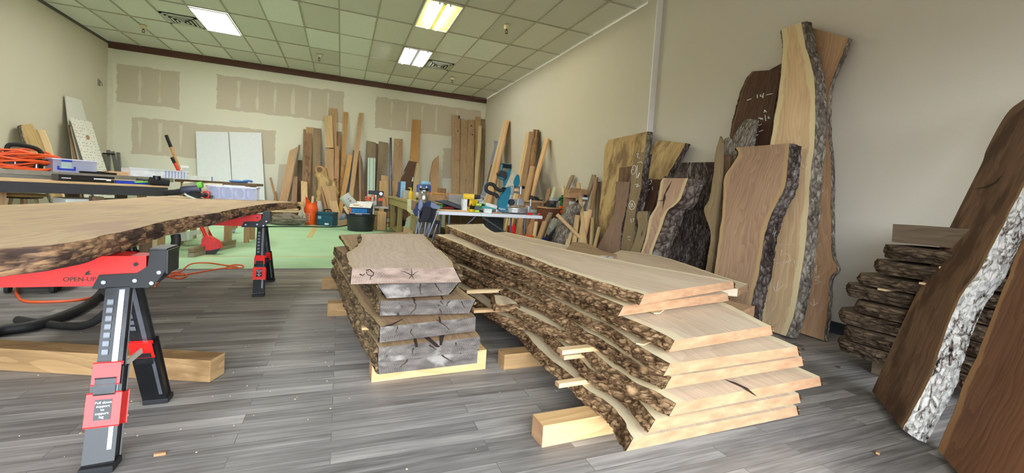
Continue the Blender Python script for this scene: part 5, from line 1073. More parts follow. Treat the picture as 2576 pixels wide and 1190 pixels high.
gl = bd_('pale board with two green lines standing in the back row', [(902, 498), (899, 640), (898, 815)], [(968, 502), (964, 640), (960, 815)], plain('pale_gray_green_board', (196, 206, 196), .6, var=.03), 11.9, 12.32, 1.25)
P_, n_ = LASTPL[0]; gm = plain('green_line_ink', (108, 170, 120), .6)
for a, c_ in (((918, 500), (914, 810)), ((952, 502), (948, 810))):
    q = [on(x, y, P_, n_)+n_*.0012 for x, y in c3(a, c_)]; part('green_line', MB().bar(q[0], q[1], .018, .002, n_), gm, gl)
bd_('thin dark slat right of the pale green-lined board', [(972, 378), (964, 600), (958, 860)], [(990, 380), (980, 600), (970, 860)], 'dark', 12.15, 12.5, 1.6)
bd_('gray-brown slanting weathered board left of the steel pipe', [(998, 357), (985, 560), (966, 860)], [(1075, 372), (1056, 640), (1046, 860)], 'gray', 12.05, 12.45, 1.65)
bd_('small plain board end before the slanting weathered board', [(1016, 648), (1012, 900)], [(1076, 655), (1074, 900)], 'ply', 11.8, 12.2, .95)
bd_('plain tan short panel beside the steel pipe', [(1001, 697), (998, 960)], [(1076, 697), (1078, 965)], 'ply', 11.5, 12.0, .9)
pp = c3((1098, 331), (1100, 1010)); A = atY(*pp[0], 12.4); B = atY(*pp[1], 11.5); d = (A-B).normalized(); f = B-d*(B.z/d.z)
single('steel_pipe', 'tall dark steel pipe leaning on the back wall', 'pipe', MB().cyl(f+d*.005, A, .03, None, 16), plain('dark_steel_pipe', (96, 96, 104), .3, .8), None, True)
bd_('wide pinkish tan board right of the steel pipe', [(1128, 335), (1122, 600), (1116, 900)], [(1201, 340), (1198, 600), (1192, 900)], WOODS['oak'], 12.1, 12.5, 1.75)
bd_('plain panel edge low behind the green-gray bench', [(1110, 698), (1112, 900)], [(1170, 702), (1172, 900)], 'ply', 11.9, 12.2, .9)
bd_('tall amber knotty board standing alone right of the pinkish one', [(1282, 170), (1262, 525), (1246, 800)], [(1353, 177), (1340, 545), (1330, 800)], 'amber', 12.1, 12.55, 2.3)
bd_('dark live-edge offcut leaning before the tall amber board', [(1262, 525), (1240, 570), (1188, 690), (1180, 720)], [(1321, 537), (1305, 600), (1290, 700), (1285, 730)], w_walnut2, 11.9, 12.3, 1.3, smooth=True, bark='L', bmat=b_wal, name='live_edge_offcut')
bd_('pale small board right of the dark live-edge offcut', [(1300, 545), (1285, 800)], [(1346, 546), (1335, 800)], 'pale', 12.0, 12.4, 1.2)
# figured slab with two burls
P_, n_ = planeY(11.88, 12.12, 1.1)
fs = lean('figured_slab', 'golden spalted slab with two round knots leaning at the back', 'wood slab', c3((470, 570), (465, 640), (480, 700), (470, 800), (455, 950)), c3((540, 585), (560, 660), (625, 720), (648, 820), (655, 950)), (P_, n_), .06, w_yel, bark='LR', bmat=wood('ragged_yellow_edge', (150, 116, 60), (196, 160, 90)), seed=131, rough=.03)
for (x, y, r) in ((490, 602, .115), (622, 688, .07)):
    q = on(*c3((x, y))[0], P_, n_); part('knot', MB().cyl(q-n_*.05, q+n_*.004, r, r*.97, 22), WOODS['amber'], fs, True); part('knot_ring', MB().cyl(q+n_*.004, q+n_*.007, r*.6, r*.55, 20), WOODS['dark'], fs, True)
bd_('orange-tan board leaning left before the golden spalted slab', [(510, 745), (575, 960)], [(620, 740), (655, 955)], 'ply', 11.76, 11.98, .8)
bd_('short board with center seam before the orange-tan board', [(572, 868), (588, 975)], [(640, 870), (662, 970)], 'light', 11.70, 11.84, .45)
bd_('thin strip at the left of the orange-tan leaning board', [(498, 740), (540, 960)], [(510, 740), (556, 960)], 'red', 11.8, 12.02, .8)
p = atZ(*c3((660, 1030))[0], 0); single('wood_block', 'tan wooden block with dark knots standing behind the teal tool box', 'wood block', MB().box((p.x, 11.58, .15), (.30, .14, .30), bev=.004), WOODS['oak'])
# five tall boards in the right corner
G5 = 'tall oak boards in the back right corner'
for (lb, Lp, Rp, w, yf) in (('leftmost tall oak board of the corner group with stained top', [(602, 133), (600, 450), (598, 830)], [(672, 140), (668, 450), (662, 830)], 'oak', 12.0), ('second tall oak board of the corner group, behind and shorter', [(680, 166), (672, 450), (664, 830)], [(735, 182), (730, 450), (722, 830)], 'oak', 12.06), ('third tall oak board of the corner group with two dark knot holes', [(740, 172), (732, 450), (722, 830)], [(798, 178), (792, 450), (784, 830)], 'oak', 12.0),
                            ('fourth tall oak board of the corner group, behind a pale strip', [(803, 147), (800, 450), (792, 830)], [(850, 153), (850, 450), (848, 830)], 'tan', 12.12), ('rightmost tall oak board touching the back right corner', [(853, 168), (850, 450), (842, 830)], [(886, 170), (878, 450), (860, 830)], 'gray', 12.1)):
    o = bd_(lb, Lp, Rp, w, yf, 12.52, 2.35, cf=c4, group=G5)
    if 'third' in lb:
        P2, n2 = LASTPL[0]
        for q in c4((768, 226), (776, 302)): v = on(*q, P2, n2); part('knot_hole', MB().cyl(v-n2*.01, v+n2*.002, .022), m_crack, o, True)
    if 'leftmost' in lb:
        P2, n2 = LASTPL[0]; q = [on(x, y, P2, n2)+n2*.0012 for x, y in c4((656, 142), (670, 142), (668, 165), (656, 168))]; part('blue_paint_patch', MB().prism(q, n2*.001), plain('dark_blue_paint', (58, 70, 88), .7), o)
        v = on(*c4((650, 270))[0], P2, n2); part('knot_hole', MB().cyl(v-n2*.01, v+n2*.002, .02), m_crack, o, True)
bd_('pale wavy live-edge strip before the fourth corner board', [(824, 228), (822, 400), (802, 560), (798, 640), (790, 800)], [(855, 226), (850, 400), (834, 560), (826, 640), (818, 800)], WOODS['pale'], 11.85, 12.4, 2.1, cf=c4, smooth=True, group=None)
# shelf pieces standing on the back bench are placed with the bench below
# ================================================================== STICKS LEANING ON THE RIGHT WALL
GS = 'sticks leaning on the right wall'
def st(label, L0, L1, wpx, wd, xf, xt, zt, th=.035, name='board', group=GS, cf=c5, **k):
    m = WOODS[wd] if isinstance(wd, str) else wd
    Lp = [L0, L1]; Rp = [(L0[0]+wpx, L0[1]+2), (L1[0]+wpx*1.05, L1[1]+2)]
    return lean(name, label, 'board', cf(*Lp), cf(*Rp), planeX(xf, xt, zt), th, m, smooth=False, group=group, cols=3, seg=12, fit=True, wall=min(xt+.05, 3.93), **k)
st('long pale stick leaning leftmost on the right wall', (288, 72), (130, 700), 16, 'pale', 3.1, 3.93, 2.4)
st('long orange-tan stick beside the leftmost pale stick', (304, 74), (160, 700), 22, 'fir', 3.12, 3.93, 2.4)
st('tan board behind the saw head on the right wall', (252, 258), (180, 720), 24, 'tan', 3.35, 3.8, 1.9)
st('dark stick left of the long pale stick', (206, 340), (120, 690), 14, 'dark', 3.2, 3.75, 1.7)
bg = lean('plastic_sleeve', 'crumpled clear plastic sleeve hanging on the long pale stick', 'plastic bag', c5((200, 240), (205, 300), (190, 360), (172, 440)), c5((236, 246), (228, 310), (214, 370), (190, 446)), planeX(3.0, 3.84, 2.3), .03, clearmat('glossy_plastic_wrap', (150, 164, 190), .8), ext=False, smooth=True, cols=8, rough=.03, warp=.05)
lean('plastic_sleeve', 'blue-gray plastic wrap low on the pale stick behind the saw', 'plastic bag', c5((128, 580), (112, 650), (96, 700)), c5((148, 584), (140, 650), (126, 700)), planeX(2.95, 3.84, 2.3), .02, MATS['glossy_plastic_wrap'], ext=False, smooth=True, cols=6, warp=.03)
st('pale stick left of the gray barked pole group', (474, 174), (370, 700), 15, 'pale', 3.15, 3.93, 2.3)
st('second pale stick of the pole group', (490, 174), (392, 700), 15, 'light', 3.18, 3.93, 2.3)
st('pinkish brown board in the middle of the pole group', (500, 168), (424, 720), 32, 'brown', 3.2, 3.93, 2.35)
st('mottled brown round-edged board right in the pole group', (534, 150), (470, 640), 38, wood('mottled_board', (92, 64, 44), (162, 126, 86), stain=(66, 46, 34)), 3.3, 3.95, 2.35)
st('short tan board before the mottled pole', (508, 455), (450, 720), 32, 'tan', 3.0, 3.6, 1.5)
st('long thin orange stick right of the pole group', (634, 220), (490, 720), 26, 'fir', 3.1, 3.94, 2.2)
for (lb, a, b_, w, wd, xf, xt, zt) in (('brown rough board leaning right of the white table', (650, 640), (605, 860), 26, 'brown', 3.2, 3.7, 1.2), ('pale greenish strip leaning right of the white table', (700, 628), (640, 850), 20, wood('greenish_strip', (178, 182, 146), (206, 208, 172)), 3.15, 3.72, 1.25),
    ('thin dark olive strip beside the white table end', (606, 740), (570, 850), 16, 'gray', 3.1, 3.5, 1.0), ('gray-brown plank crossing low right of the white table', (660, 840), (580, 1010), 30, 'gray', 2.9, 3.3, .7), ('tan plank low behind the white table legs', (612, 912), (560, 1060), 34, 'tan', 2.8, 3.2, .6), ('tan offcut behind the low plank', (660, 890), (600, 1050), 20, 'light', 3.0, 3.3, .7),
    ('gray stick crossing high behind the brown cans', (850, 528), (760, 740), 22, 'gray', 3.5, 3.9, 1.3), ('tan stick beside the gray stick behind the cans', (836, 545), (770, 720), 18, 'tan', 3.45, 3.88, 1.3), ('short pale stick behind the green roll', (768, 618), (782, 720), 18, 'pale', 3.5, 3.8, .95),
    ('tan strip leaning left across the brown cans', (893, 592), (945, 1060), 24, 'light', 3.0, 3.6, 1.2), ('pale short board below the leaning strip', (945, 830), (905, 1075), 45, 'pale', 3.0, 3.4, .8), ('orange board right of the pale short board', (990, 815), (930, 1080), 26, 'fir', 3.02, 3.42, .8),
    ('gray weathered stick leaning right, longest of the tied bundle', (1022, 525), (925, 830), 28, 'gray', 3.2, 3.85, 1.5), ('brown weathered stick in the middle of the tied bundle', (1040, 545), (960, 1080), 26, 'brown', 3.15, 3.82, 1.45), ('olive stick right in the tied bundle', (1050, 590), (1040, 1090), 18, w_olive, 3.25, 3.84, 1.35), ('dark wedge board behind the olive stick', (1062, 585), (1060, 760), 24, 'gray', 3.6, 3.9, 1.35),
    ('short yellow stick low before the olive stick', (1015, 880), (1000, 1110), 16, w_yel, 2.95, 3.35, .8), ('slanting yellow stick low beside the yellow slab', (1070, 960), (1030, 1120), 16, w_yel, 2.9, 3.3, .7), ('tan slat low in the offcut pile', (880, 860), (850, 1090), 30, 'light', 2.95, 3.3, .75), ('narrow tan slat left in the offcut pile', (830, 980), (800, 1100), 26, 'pale', 2.85, 3.15, .55),
    ('brown plank behind the orange bin', (500, 880), (470, 1050), 46, 'red', 3.05, 3.3, .7), ('pale plank behind the white table leg', (545, 915), (525, 1050), 22, 'pale', 3.0, 3.25, .6), ('gray plank under the white table', (330, 880), (290, 1040), 22, 'gray', 3.2, 3.5, .8), ('pale narrow plank under the white table', (310, 890), (280, 1040), 14, 'pale', 3.15, 3.45, .8), ('dark plank under the white table', (365, 890), (345, 1040), 26, 'dark', 3.25, 3.55, .8)):
    st(lb, a, b_, w, wd, xf, xt, zt, .025, group='offcuts and sticks along the right wall')
# ================================================================== FLOOR ITEMS AT THE BACK
cA = crop(660, 480, 9.918); cB = crop(820, 470, 9.155); cC = crop(960, 460, 7.44); cD = crop(1120, 400, 5.41); cE = crop(1360, 420, 5.41)
def fy(Y, cf, *ps): return [atY(x, y, Y) for x, y in cf(*ps)]
m_bkt = plain('orange_bucket_plastic', (240, 92, 30), .4); m_teal = plain('dark_teal_plastic', (22, 78, 98), .4); m_teal2 = plain('saw_teal', (24, 122, 150), .35); m_lg = plain('light_gray_plastic', (190, 190, 186), .45); m_card = plain('cardboard', (176, 138, 98), .85); m_yel = plain('yellow_plastic', (240, 200, 40), .4); m_tan = plain('brown_paper', (150, 118, 84), .9)
m_dark = plain('dark_plastic', (38, 40, 44), .45)
p = atZ(780, 566, 0); t = thing('bucket', 'orange bucket with a cut funnel top and white logo square', 'bucket', p); p = p+Vector((0, .15, 0))
part('bucket_body', MB().lathe(p, [(.138, .002), (.142, .01), (.152, .33), (.160, .335), (.160, .36), (.154, .365), (.156, .40), (.10, .40)]), m_bkt, t, True)
fn = MB(); seg = 24; rings = []
for (r, z, tl) in ((.152, .40, 0), (.135, .47, 0), (.13, .50, .0), (.135, .57, .06)):
    rings.append([fn.bm.verts.new(p+Vector((r*math.cos(6.283*i/seg), r*math.sin(6.283*i/seg), z+tl*math.cos(6.283*i/seg*2+.6)-(.05*math.cos(6.283*i/seg) if tl else 0)))) for i in range(seg)])
for a, b in zip(rings, rings[1:]):
    for i in range(seg): fn.bm.faces.new((a[i], a[(i+1) % seg], b[(i+1) % seg], b[i]))
part('funnel_top', fn, m_bkt, t, True)
# logo on the bucket side facing the camera, left part
ang = math.radians(-118); c = p+Vector((math.cos(ang), math.sin(ang), 0))*.1535; tx = Vector((-math.sin(ang), math.cos(ang), 0)); c.z = .175; nrm = Vector((math.cos(ang), math.sin(ang), 0))
lg = MB(); hw, hh = .052, .10
for a, b in (((-hw, -hh), (hw, -hh)), ((hw, -hh), (hw, hh)), ((hw, hh), (-hw, hh)), ((-hw, hh), (-hw, -hh))): lg.bar(c+tx*a[0]+UPV*a[1], c+tx*b[0]+UPV*b[1], .006, .006, nrm)
part('logo_frame', lg, m_white, t)
dx = (tx+UPV*.85).normalized(); dy = (UPV-tx*.85).normalized()
for k_, w_ in enumerate(('THE', 'HOME', 'DEPOT')): lettering(w_, t, c+nrm*.004+UPV*(.055-.05*k_)+tx*(-.012+.012*k_), dx, dy, .036 if k_ else .02, m_white)
part('offcut_stick', MB().bar(p+Vector((.01, 0, .3)), p+Vector((.03, .02, .70)), .05, .03, (0, 1, 0)), WOODS['pale'], t) if False else single('offcut_stick', 'pale stick poking out of the orange bucket', 'stick', MB().bar(p+Vector((0, 0, .02)), p+Vector((.03, .02, .70)), .05, .03, (0, 1, 0)), WOODS['pale'])
single('plastic_jug', 'gray-white plastic tip showing behind the bucket rim', 'plastic jug', MB().lathe(p+Vector((.16, .3, 0)), [(.1, 0), (.1, .4), (.07, .52), (.05, .58)]), m_lg, None, True)
p = atZ(818, 569, 0); th_ = math.radians(-24); Rz = Matrix.Rotation(th_, 4, 'Z')
def loc(p, R, x, y, z): return p+R.to_3x3() @ Vector((x, y, z))
t = thing('tool_case', 'dark teal stackable tool case on the floor beside the orange bucket', 'tool case', p); q = p+Vector((.04, .22, 0))
part('case_body', MB().box(loc(q, Rz, 0, 0, .135), (.40, .32, .27), Rz, .012), m_teal, t); part('case_lid', MB().box(loc(q, Rz, 0, 0, .305), (.40, .32, .066), Rz, .012), m_teal, t)
part('handle', MB().tube([loc(q, Rz, -.08, 0, .335), loc(q, Rz, -.075, 0, .39), loc(q, Rz, .075, 0, .39), loc(q, Rz, .08, 0, .335)], .014, 8, 2), m_rub, t, True)
for x in (-.2, .2): part('latch', MB().box(loc(q, Rz, x*.9, -.163, .27), (.05, .01, .06), Rz, .003), m_dark, t)
part('white_label', MB().box(loc(q, Rz, .06, -.1615, .05), (.10, .002, .04), Rz), m_white, t); part('logo_badge', MB().box(loc(q, Rz, -.12, -.1615, .20), (.08, .002, .07), Rz), plain('pale_blue_badge', (120, 170, 190), .5), t)
lettering('Makita', t, loc(q, Rz, -.12, -.164, .21), Rz.to_3x3() @ Vector((1, 0, 0)), UPV, .02, m_white)
floorcord('dark cable lying along the floor before the tool case and bucket', [(640, 571), (700, 570), (760, 570), (830, 571), (862, 569), (880, 564), (872, 560)], .012, m_rub)
# wood pile at the left end
Yp = 11.35; G6 = 'boards in the low pile left of the bucket'
def pile(label, a, b_, h, wd, dy=0, d=.14):
    u, v = fy(Yp+dy, cA, a, b_); single('board', label, 'board', MB().bar(u+Vector((0, d/2, 0)), v+Vector((0, d/2, 0)), h, d, (0, 1, 0), .002), WOODS[wd], G6)
pile('uppermost short light board of the low pile', (800, 305), (1030, 318), .055, 'light', .15)
pile('thin tan board under the uppermost in the low pile', (740, 362), (1060, 376), .03, 'tan', .1)
pile('yellowish bright board at front of the low pile', (230, 448), (895, 468), .035, 'light')
pile('long pale board under the bright one in the low pile', (40, 500), (975, 522), .045, 'pale', -.02)
pile('long brown board in the shaded middle of the low pile', (40, 560), (830, 600), .06, 'brown', .02)
pile('dark board at the left in the low pile', (30, 600), (420, 620), .05, 'dark', .05)
pile('tan board in the lower left of the low pile', (40, 640), (300, 640), .05, 'tan', .04)
pile('gray bottom board of the low pile', (0, 780), (560, 790), .06, 'gray', .1, .3)
pile('second gray bottom board of the low pile', (-60, 700), (700, 715), .07, 'gray', .12, .3)
def cloth(name, label, cat, c, size, mat, seed=0, seg=26, amp=.35):
    b = MB(); g = bmesh.ops.create_icosphere(b.bm, subdivisions=4, radius=1.0)
    for v in g['verts']:
        n_ = noise.fractal(v.co*1.6+Vector((seed, 0, 0)), 1, 2, 4)*amp+abs(noise.noise(v.co*4+Vector((seed, 3, 0))))*amp*.5
        w = v.co*(1+n_); v.co = Vector((c[0]+w.x*size[0], c[1]+w.y*size[1], max(.004, c[2]+w.z*size[2])))
    return single(name, label, cat, b, mat, None, True)
q = fy(11.2, cA, (640, 790))[0]; cloth('tarp', 'gray crumpled tarp heap below the low board pile', 'tarp', (q.x, 11.25, .14), (.34, .16, .13), plain('gray_tarp', (122, 112, 100), .9), 1)
q = fy(11.1, cA, (960, 700))[0]; cloth('plastic_bag', 'pale gray crumpled bag pressed against the orange bucket', 'bag', (q.x, 11.28, .16), (.09, .1, .17), plain('pale_gray_bag', (168, 162, 148), .7), 4)
single('splinter_stick', 'short pale stick leaning on the pale gray bag', 'stick', MB().bar(fy(11.15, cA, (985, 372))[0], fy(11.15, cA, (1050, 465))[0]-Vector((0, 0, .12)), .03, .02), WOODS['pale'])
# black tub with boxes
p = atZ(908, 583, 0); X0, Yt = p.x, p.y+.27
t = thing('plastic_tub', 'big black plastic tub on the green floor holding a blue tool carton', 'tub', (X0, Yt, 0))
part('tub_body', MB().lathe((X0, Yt, 0), [(.27, .003), (.28, .02), (.31, .34), (.335, .36), (.335, .375), (.30, .375), (.27, .05)], seg=36), m_dark, t, True)
t = thing('product_carton', 'white topped carton with blue printed side lying on the black tub', 'carton', (X0, Yt, .378)); Rc = Matrix.Rotation(math.radians(-10), 4, 'Z') @ Matrix.Rotation(math.radians(17), 4, 'X'); q = Vector((X0+.0, Yt-.02, .44))
part('carton_body', MB().box(loc(q, Rc, 0, 0, .085), (.46, .42, .17), Rc, .003), plain('navy_print', (30, 44, 92), .5), t)
part('carton_top', MB().box(loc(q, Rc, 0, 0, .1715), (.462, .422, .003), Rc), m_white, t); part('blue_panel', MB().box(loc(q, Rc, -.02, -.2115, .09), (.34, .002, .10), Rc), plain('bright_blue_print', (46, 130, 210), .5), t)
part('orange_corner', MB().box(loc(q, Rc, -.21, -.2115, .1), (.04, .002, .12), Rc), m_bkt, t); part('gold_print', MB().box(loc(q, Rc, -.1, -.07, .1738), (.12, .08, .001), Rc), WOODS['amber'], t); part('magenta_print', MB().box(loc(q, Rc, .02, -.15, .1738), (.08, .03, .001), Rc), plain('magenta_ink', (150, 50, 130), .5), t)
lettering('Router', t, loc(q, Rc, -.02, -.2135, .025), Rc.to_3x3() @ Vector((1, 0, 0)), UPV, .04, m_white) if False else None
part('white_stripe', MB().box(loc(q, Rc, -.0, -.2115, .03), (.42, .002, .012), Rc), m_white, t); part('lower_print', MB().box(loc(q, Rc, -.03, -.2115, .012), (.14, .002, .016), Rc), m_white, t)
a, b2 = fy(Yt+.1, cB, (455, 240), (600, 420)); 
t = thing('pail', 'pale gray lidded pail tipped over on the left of the blue carton', 'pail', (a+b2)/2); d = (b2-a).normalized(); A0 = b2+d*.08
part('pail_body', MB().lathe(b2+d*.06, [(.135, 0), (.140, .02), (.140, .04), (.132, .045), (.125, .33), (.11, .34)], axis=-d), m_lg, t, True)
for (u, w, h) in ((.16, .10, .05), (.22, .05, .04)):
    part('printed_text', MB().box(b2+d*.06-d*u+Vector((.02, -.131, .02)), (w*.5, .004, h), (0, .9, 0)), m_gray, t)
single('pail_prop', 'narrow pale board propping up the tipped pail', 'board', MB().bar(fy(Yt-.02, cB, (420, 450))[0], fy(Yt-.02, cB, (530, 640))[0], .06, .02, (0, 1, 0)), WOODS['pale'])
single('shop_rag', 'bluish gray rag hanging over the left rim of the black tub', 'rag', MB().sph((X0-.36, Yt, .30), .07, (1.1, .9, .8)).sph((X0-.42, Yt+.03, .26), .05, (1.2, .8, .7)), plain('blue_gray_rag', (110, 118, 134), .9), None, True)
t = thing('nail_gun', 'orange and gray power tool lying behind the white topped carton', 'power tool', (X0+.05, Yt+.35, .45))
u = fy(Yt+.3, cB, (975, 270))[0]; part('orange_head', MB().box(u, (.15, .08, .10), bev=.015), m_bkt, t, True); part('gray_body', MB().box(u+Vector((.06, 0, -.11)), (.26, .12, .10), bev=.02), m_lg, t, True); part('hose', MB().tube([u+Vector((.05, 0, .03)), u+Vector((.12, 0, .09)), u+Vector((.17, 0, -.05))], .012, 6), m_org, t, True); part('dark_vents', MB().cyl(u+Vector((-.04, -.042, .01)), u+Vector((-.04, -.046, .01)), .018).cyl(u+Vector((.04, -.042, .01)), u+Vector((.04, -.046, .01)), .018), m_blk, t)
u = fy(Yt+.55, cB, (1150, 240))[0]; t = thing('planer', 'benchtop machine with black head and orange label behind the tub', 'planer', (u.x, Yt+.6, 0)); Yq = Yt+.6
f1 = fy(Yq, cB, (985, 90), (1320, 90), (1000, 160), (1300, 160), (1010, 430), (1280, 430)); 
part('black_head', MB().box(((f1[0].x+f1[1].x)/2, Yq, (f1[0].z+f1[2].z)/2), (f1[1].x-f1[0].x, .34, f1[0].z-f1[2].z+.02), bev=.012), m_blk, t)
part('housing', MB().box(((f1[4].x+f1[5].x)/2+.05, Yq, (f1[2].z+f1[4].z)/2), ((f1[5].x-f1[4].x)*.7, .28, f1[2].z-f1[4].z), bev=.01), plain('brown_gray_housing', (96, 78, 66), .5), t)
part('orange_label', MB().box((f1[5].x-.04, Yq-.143, (f1[2].z+f1[4].z)/2+.02), (.11, .004, .07)), m_bkt, t); part('white_bar', MB().box((f1[5].x-.16, Yq-.15, (f1[2].z+f1[4].z)/2), (.04, .02, .26)), m_white, t)
part('table', MB().box(((f1[4].x+f1[5].x)/2+.08, Yq-.02, f1[4].z-.03), (.42, .36, .05), bev=.004), m_lg, t); part('crank', MB().cyl((f1[3].x-.05, Yq-.18, f1[3].z), (f1[3].x-.05, Yq-.2, f1[3].z), .04), m_chr, t, True)
for x in (-.1, .24): part('stand_leg', MB().box(((f1[4].x+f1[5].x)/2+x, Yq, (f1[4].z-.055)/2), (.05, .3, f1[4].z-.056)), m_dark, t)
part('power_cord', MB().tube([f1[3]+Vector((0, -.1, -.05)), f1[3]+Vector((.07, -.12, -.12)), f1[3]+Vector((.10, -.12, -.4)), Vector((f1[3].x+.10, Yq-.14, .02))], .01, 6), plain('rust_cord', (176, 92, 60), .5), t, True)
for k_, (x, y, w, lb) in enumerate(((1165, 1000, .055, 'pale wood post standing behind the bright one beside the tub'), (1275, 1012, .2, 'bright wood post with chalk mark standing beside the black tub'))):
    p = atZ(*cB((x, y))[0], 0); h = .45; single('wood_post', lb, 'wood block', MB().box((p.x+(.05 if k_ == 0 else 0), p.y+.1+(.12 if k_ == 0 else 0), h/2+.001), (.2, .19, h-(0 if k_ == 0 else .02)), bev=.004), WOODS['fir'] if k_ else WOODS['light'], 'wood posts beside the tub')
p = atZ(980, 572, 0); t = thing('paper_sack', 'brown paper sack standing between the wood posts and the bench', 'sack', p+Vector((0, .2, 0))); part('sack_body', MB().box(p+Vector((0, .2, .2)), (.3, .26, .40), (0, 0, .2), .04), m_tan, t, True); part('folded_top', MB().box(p+Vector((.0, .2, .43)), (.28, .1, .10), (.2, .1, .2), .02), m_tan, t, True); part('round_print', MB().cyl(p+Vector((-.05, .055, .18)), p+Vector((-.05, .05, .18)), .05), m_lg, t)
# ================================================================== OLIVE WORKBENCH, BACK RIGHT
m_ol = wood('olive_painted_wood', (138, 122, 78), (168, 150, 100), ring=5)
X0, X1, Y0, Y1, ZT2 = 1.06, 2.55, 7.2, 10.5, .83
t = thing('workbench', 'olive wooden workbench behind the white table, stacked with tools', 'workbench', ((X0+X1)/2, (Y0+Y1)/2, 0))
part('benchtop', MB().box(((X0+X1)/2, (Y0+Y1)/2, ZT2-.02), (X1-X0+.06, Y1-Y0+.06, .04), bev=.004), m_ol, t)
for (c, s) in ((((X0+X1)/2, Y0+.02, ZT2-.11), (X1-X0, .04, .14)), (((X0+X1)/2, Y1-.02, ZT2-.11), (X1-X0, .04, .14)), ((X0+.02, (Y0+Y1)/2, ZT2-.11), (.04, Y1-Y0-.08, .14)), ((X1-.02, (Y0+Y1)/2, ZT2-.11), (.04, Y1-Y0-.08, .14))): part('apron', MB().box(c, s, bev=.002), m_ol, t)
for x in (X0+.085, X1-.085):
    for y in (Y0+.085, (Y0+Y1)/2+.2, Y1-.085): part('leg', MB().box((x, y, (ZT2-.18)/2), (.09, .09, ZT2-.181), bev=.003), m_ol, t)
part('back_panel', MB().box((X1-.1, (Y0+Y1)/2, .36), (.02, Y1-Y0-.2, .6)), WOODS['brown'], t); part('lower_shelf', MB().box(((X0+X1)/2, (Y0+Y1)/2, .12), (X1-X0-.1, Y1-Y0-.1, .03)), m_ol, t)
def onb(px, Y, z=None): q = atY(px, 480, Y); return Vector((q.x, Y, (ZT2+.001) if z is None else z))
def boxat(name, label, cat, px, Y, w, d, h, mat, z=None, group=None, rot=0, bev=.003):
    c = onb(px, Y, z); return single(name, label, cat, MB().box(c+Vector((0, d/2, h/2)), (w, d, h), (0, 0, rot), bev), mat, group)
m_lb = plain('light_blue_plastic', (140, 190, 226), .4)
boxat('level', 'dark blue upright box on the far left of the olive workbench', 'box', 1006, 9.2, .05, .2, .32, plain('navy_plastic', (34, 44, 110), .4)); boxat('carton', 'light blue upright box on the olive workbench beside the dark blue one', 'box', 1014, 9.1, .09, .16, .34, m_lb)
boxat('bin', 'cloudy clear bin between blue box and yellow bottle on the olive workbench', 'bin', 1025, 8.6, .14, .2, .16, clearmat('cloudy_bin', (190, 192, 184), .75))
c = onb(1034, 8.3); t = thing('glue_bottle', 'yellow pump bottle on the olive workbench', 'bottle', c); part('bottle', MB().lathe(c, [(.04, 0), (.042, .01), (.042, .11), (.03, .14), (.016, .15), (.016, .17)]), m_yel, t, True); part('pump', MB().cyl(c+Vector((0, 0, .17)), c+Vector((0, 0, .205)), .011).box(c+Vector((-.02, 0, .21)), (.06, .02, .016), bev=.003), m_yel, t)
c = onb(1035, 9.4); t = thing('brush', 'black handled brush with white tip standing behind the yellow bottle', 'brush', c); part('handle', MB().cyl(c, c+Vector((.01, 0, .36)), .02, .022), m_blk, t, True); part('tip', MB().cyl(c+Vector((.01, 0, .36)), c+Vector((.02, 0, .46)), .016, .004), m_white, t, True)
c = onb(1067, 6.9+.4); t = thing('steel_canister', 'shiny steel canister behind the folded chairs', 'canister', c); part('canister_body', MB().lathe(c, [(.088, 0), (.09, .01), (.09, .15), (.075, .17)], seg=32), plain('polished_steel', (196, 194, 190), .18, 1.0), t, True); part('black_lid', MB().lathe(c+Vector((0, 0, .17)), [(.078, 0), (.08, .01), (.08, .04), (.06, .05)]), m_blk, t, True); part('clamp_ring', MB().lathe(c+Vector((0, 0, .165)), [(.094, 0), (.094, .014)]), m_chr, t, True)
c = onb(1066, 7.9); t = thing('router', 'blue and white router with two white posts behind the steel canister', 'router', c); part('base', MB().box(c+Vector((0, 0, .02)), (.24, .2, .04), bev=.006), m_blk, t); part('blue_housing', MB().box(c+Vector((0, .02, .2)), (.24, .18, .16), bev=.02), plain('tool_blue', (40, 76, 150), .4), t, True); part('white_band', MB().box(c+Vector((0, .015, .11)), (.25, .18, .06), bev=.006), m_white, t)
for x in (-.07, .03): part('plunge_post', MB().cyl(c+Vector((x, -.085, .03)), c+Vector((x, -.085, .26)), .013), m_white, t, True)
part('top_cap', MB().box(c+Vector((.03, .02, .315)), (.16, .14, .06), bev=.02), m_lb, t, True)
boxat('container', 'red-orange bottle right of the blue router', 'bottle', 1081, 7.8, .05, .05, .15, m_bkt, bev=.012)
for k_, (px, w, lb) in enumerate(((1108, .42, 'left of two thick amber wood slices lying on the olive workbench'), (1146, .36, 'right of two thick amber wood slices lying on the olive workbench'))):
    c = onb(px, 9.3); slab('wood_slice', lb, 'wood slice', [c+Vector((-w/2, 0, .16)), c+Vector((w/2, .02, .14))], [c+Vector((-w/2+.05, .3, .16)), c+Vector((w/2-.03, .3, .14))], UPV, .08, WOODS['amber'], None, 'L', WOODS['amber'], (.02, 0), 'amber wood slices', cols=6, rough=.02, amp=.006, barkname='live_edge', seed=141+k_)
    single('scrap_board', 'scrap board under the %s amber wood slice' % ('left' if k_ == 0 else 'right'), 'board', MB().box(c+Vector((0, .15, .03)), (w, .26, .058)), WOODS['red'])
boxat('board', 'short upright board on the olive workbench behind the amber slices', 'board', 1091, 9.9, .17, .03, .34, WOODS['tan'], group='short boards on the olive workbench'); boxat('board', 'stepped lower board right of the upright one behind the amber slices', 'board', 1112, 9.85, .20, .04, .26, WOODS['brown'], group='short boards on the olive workbench')
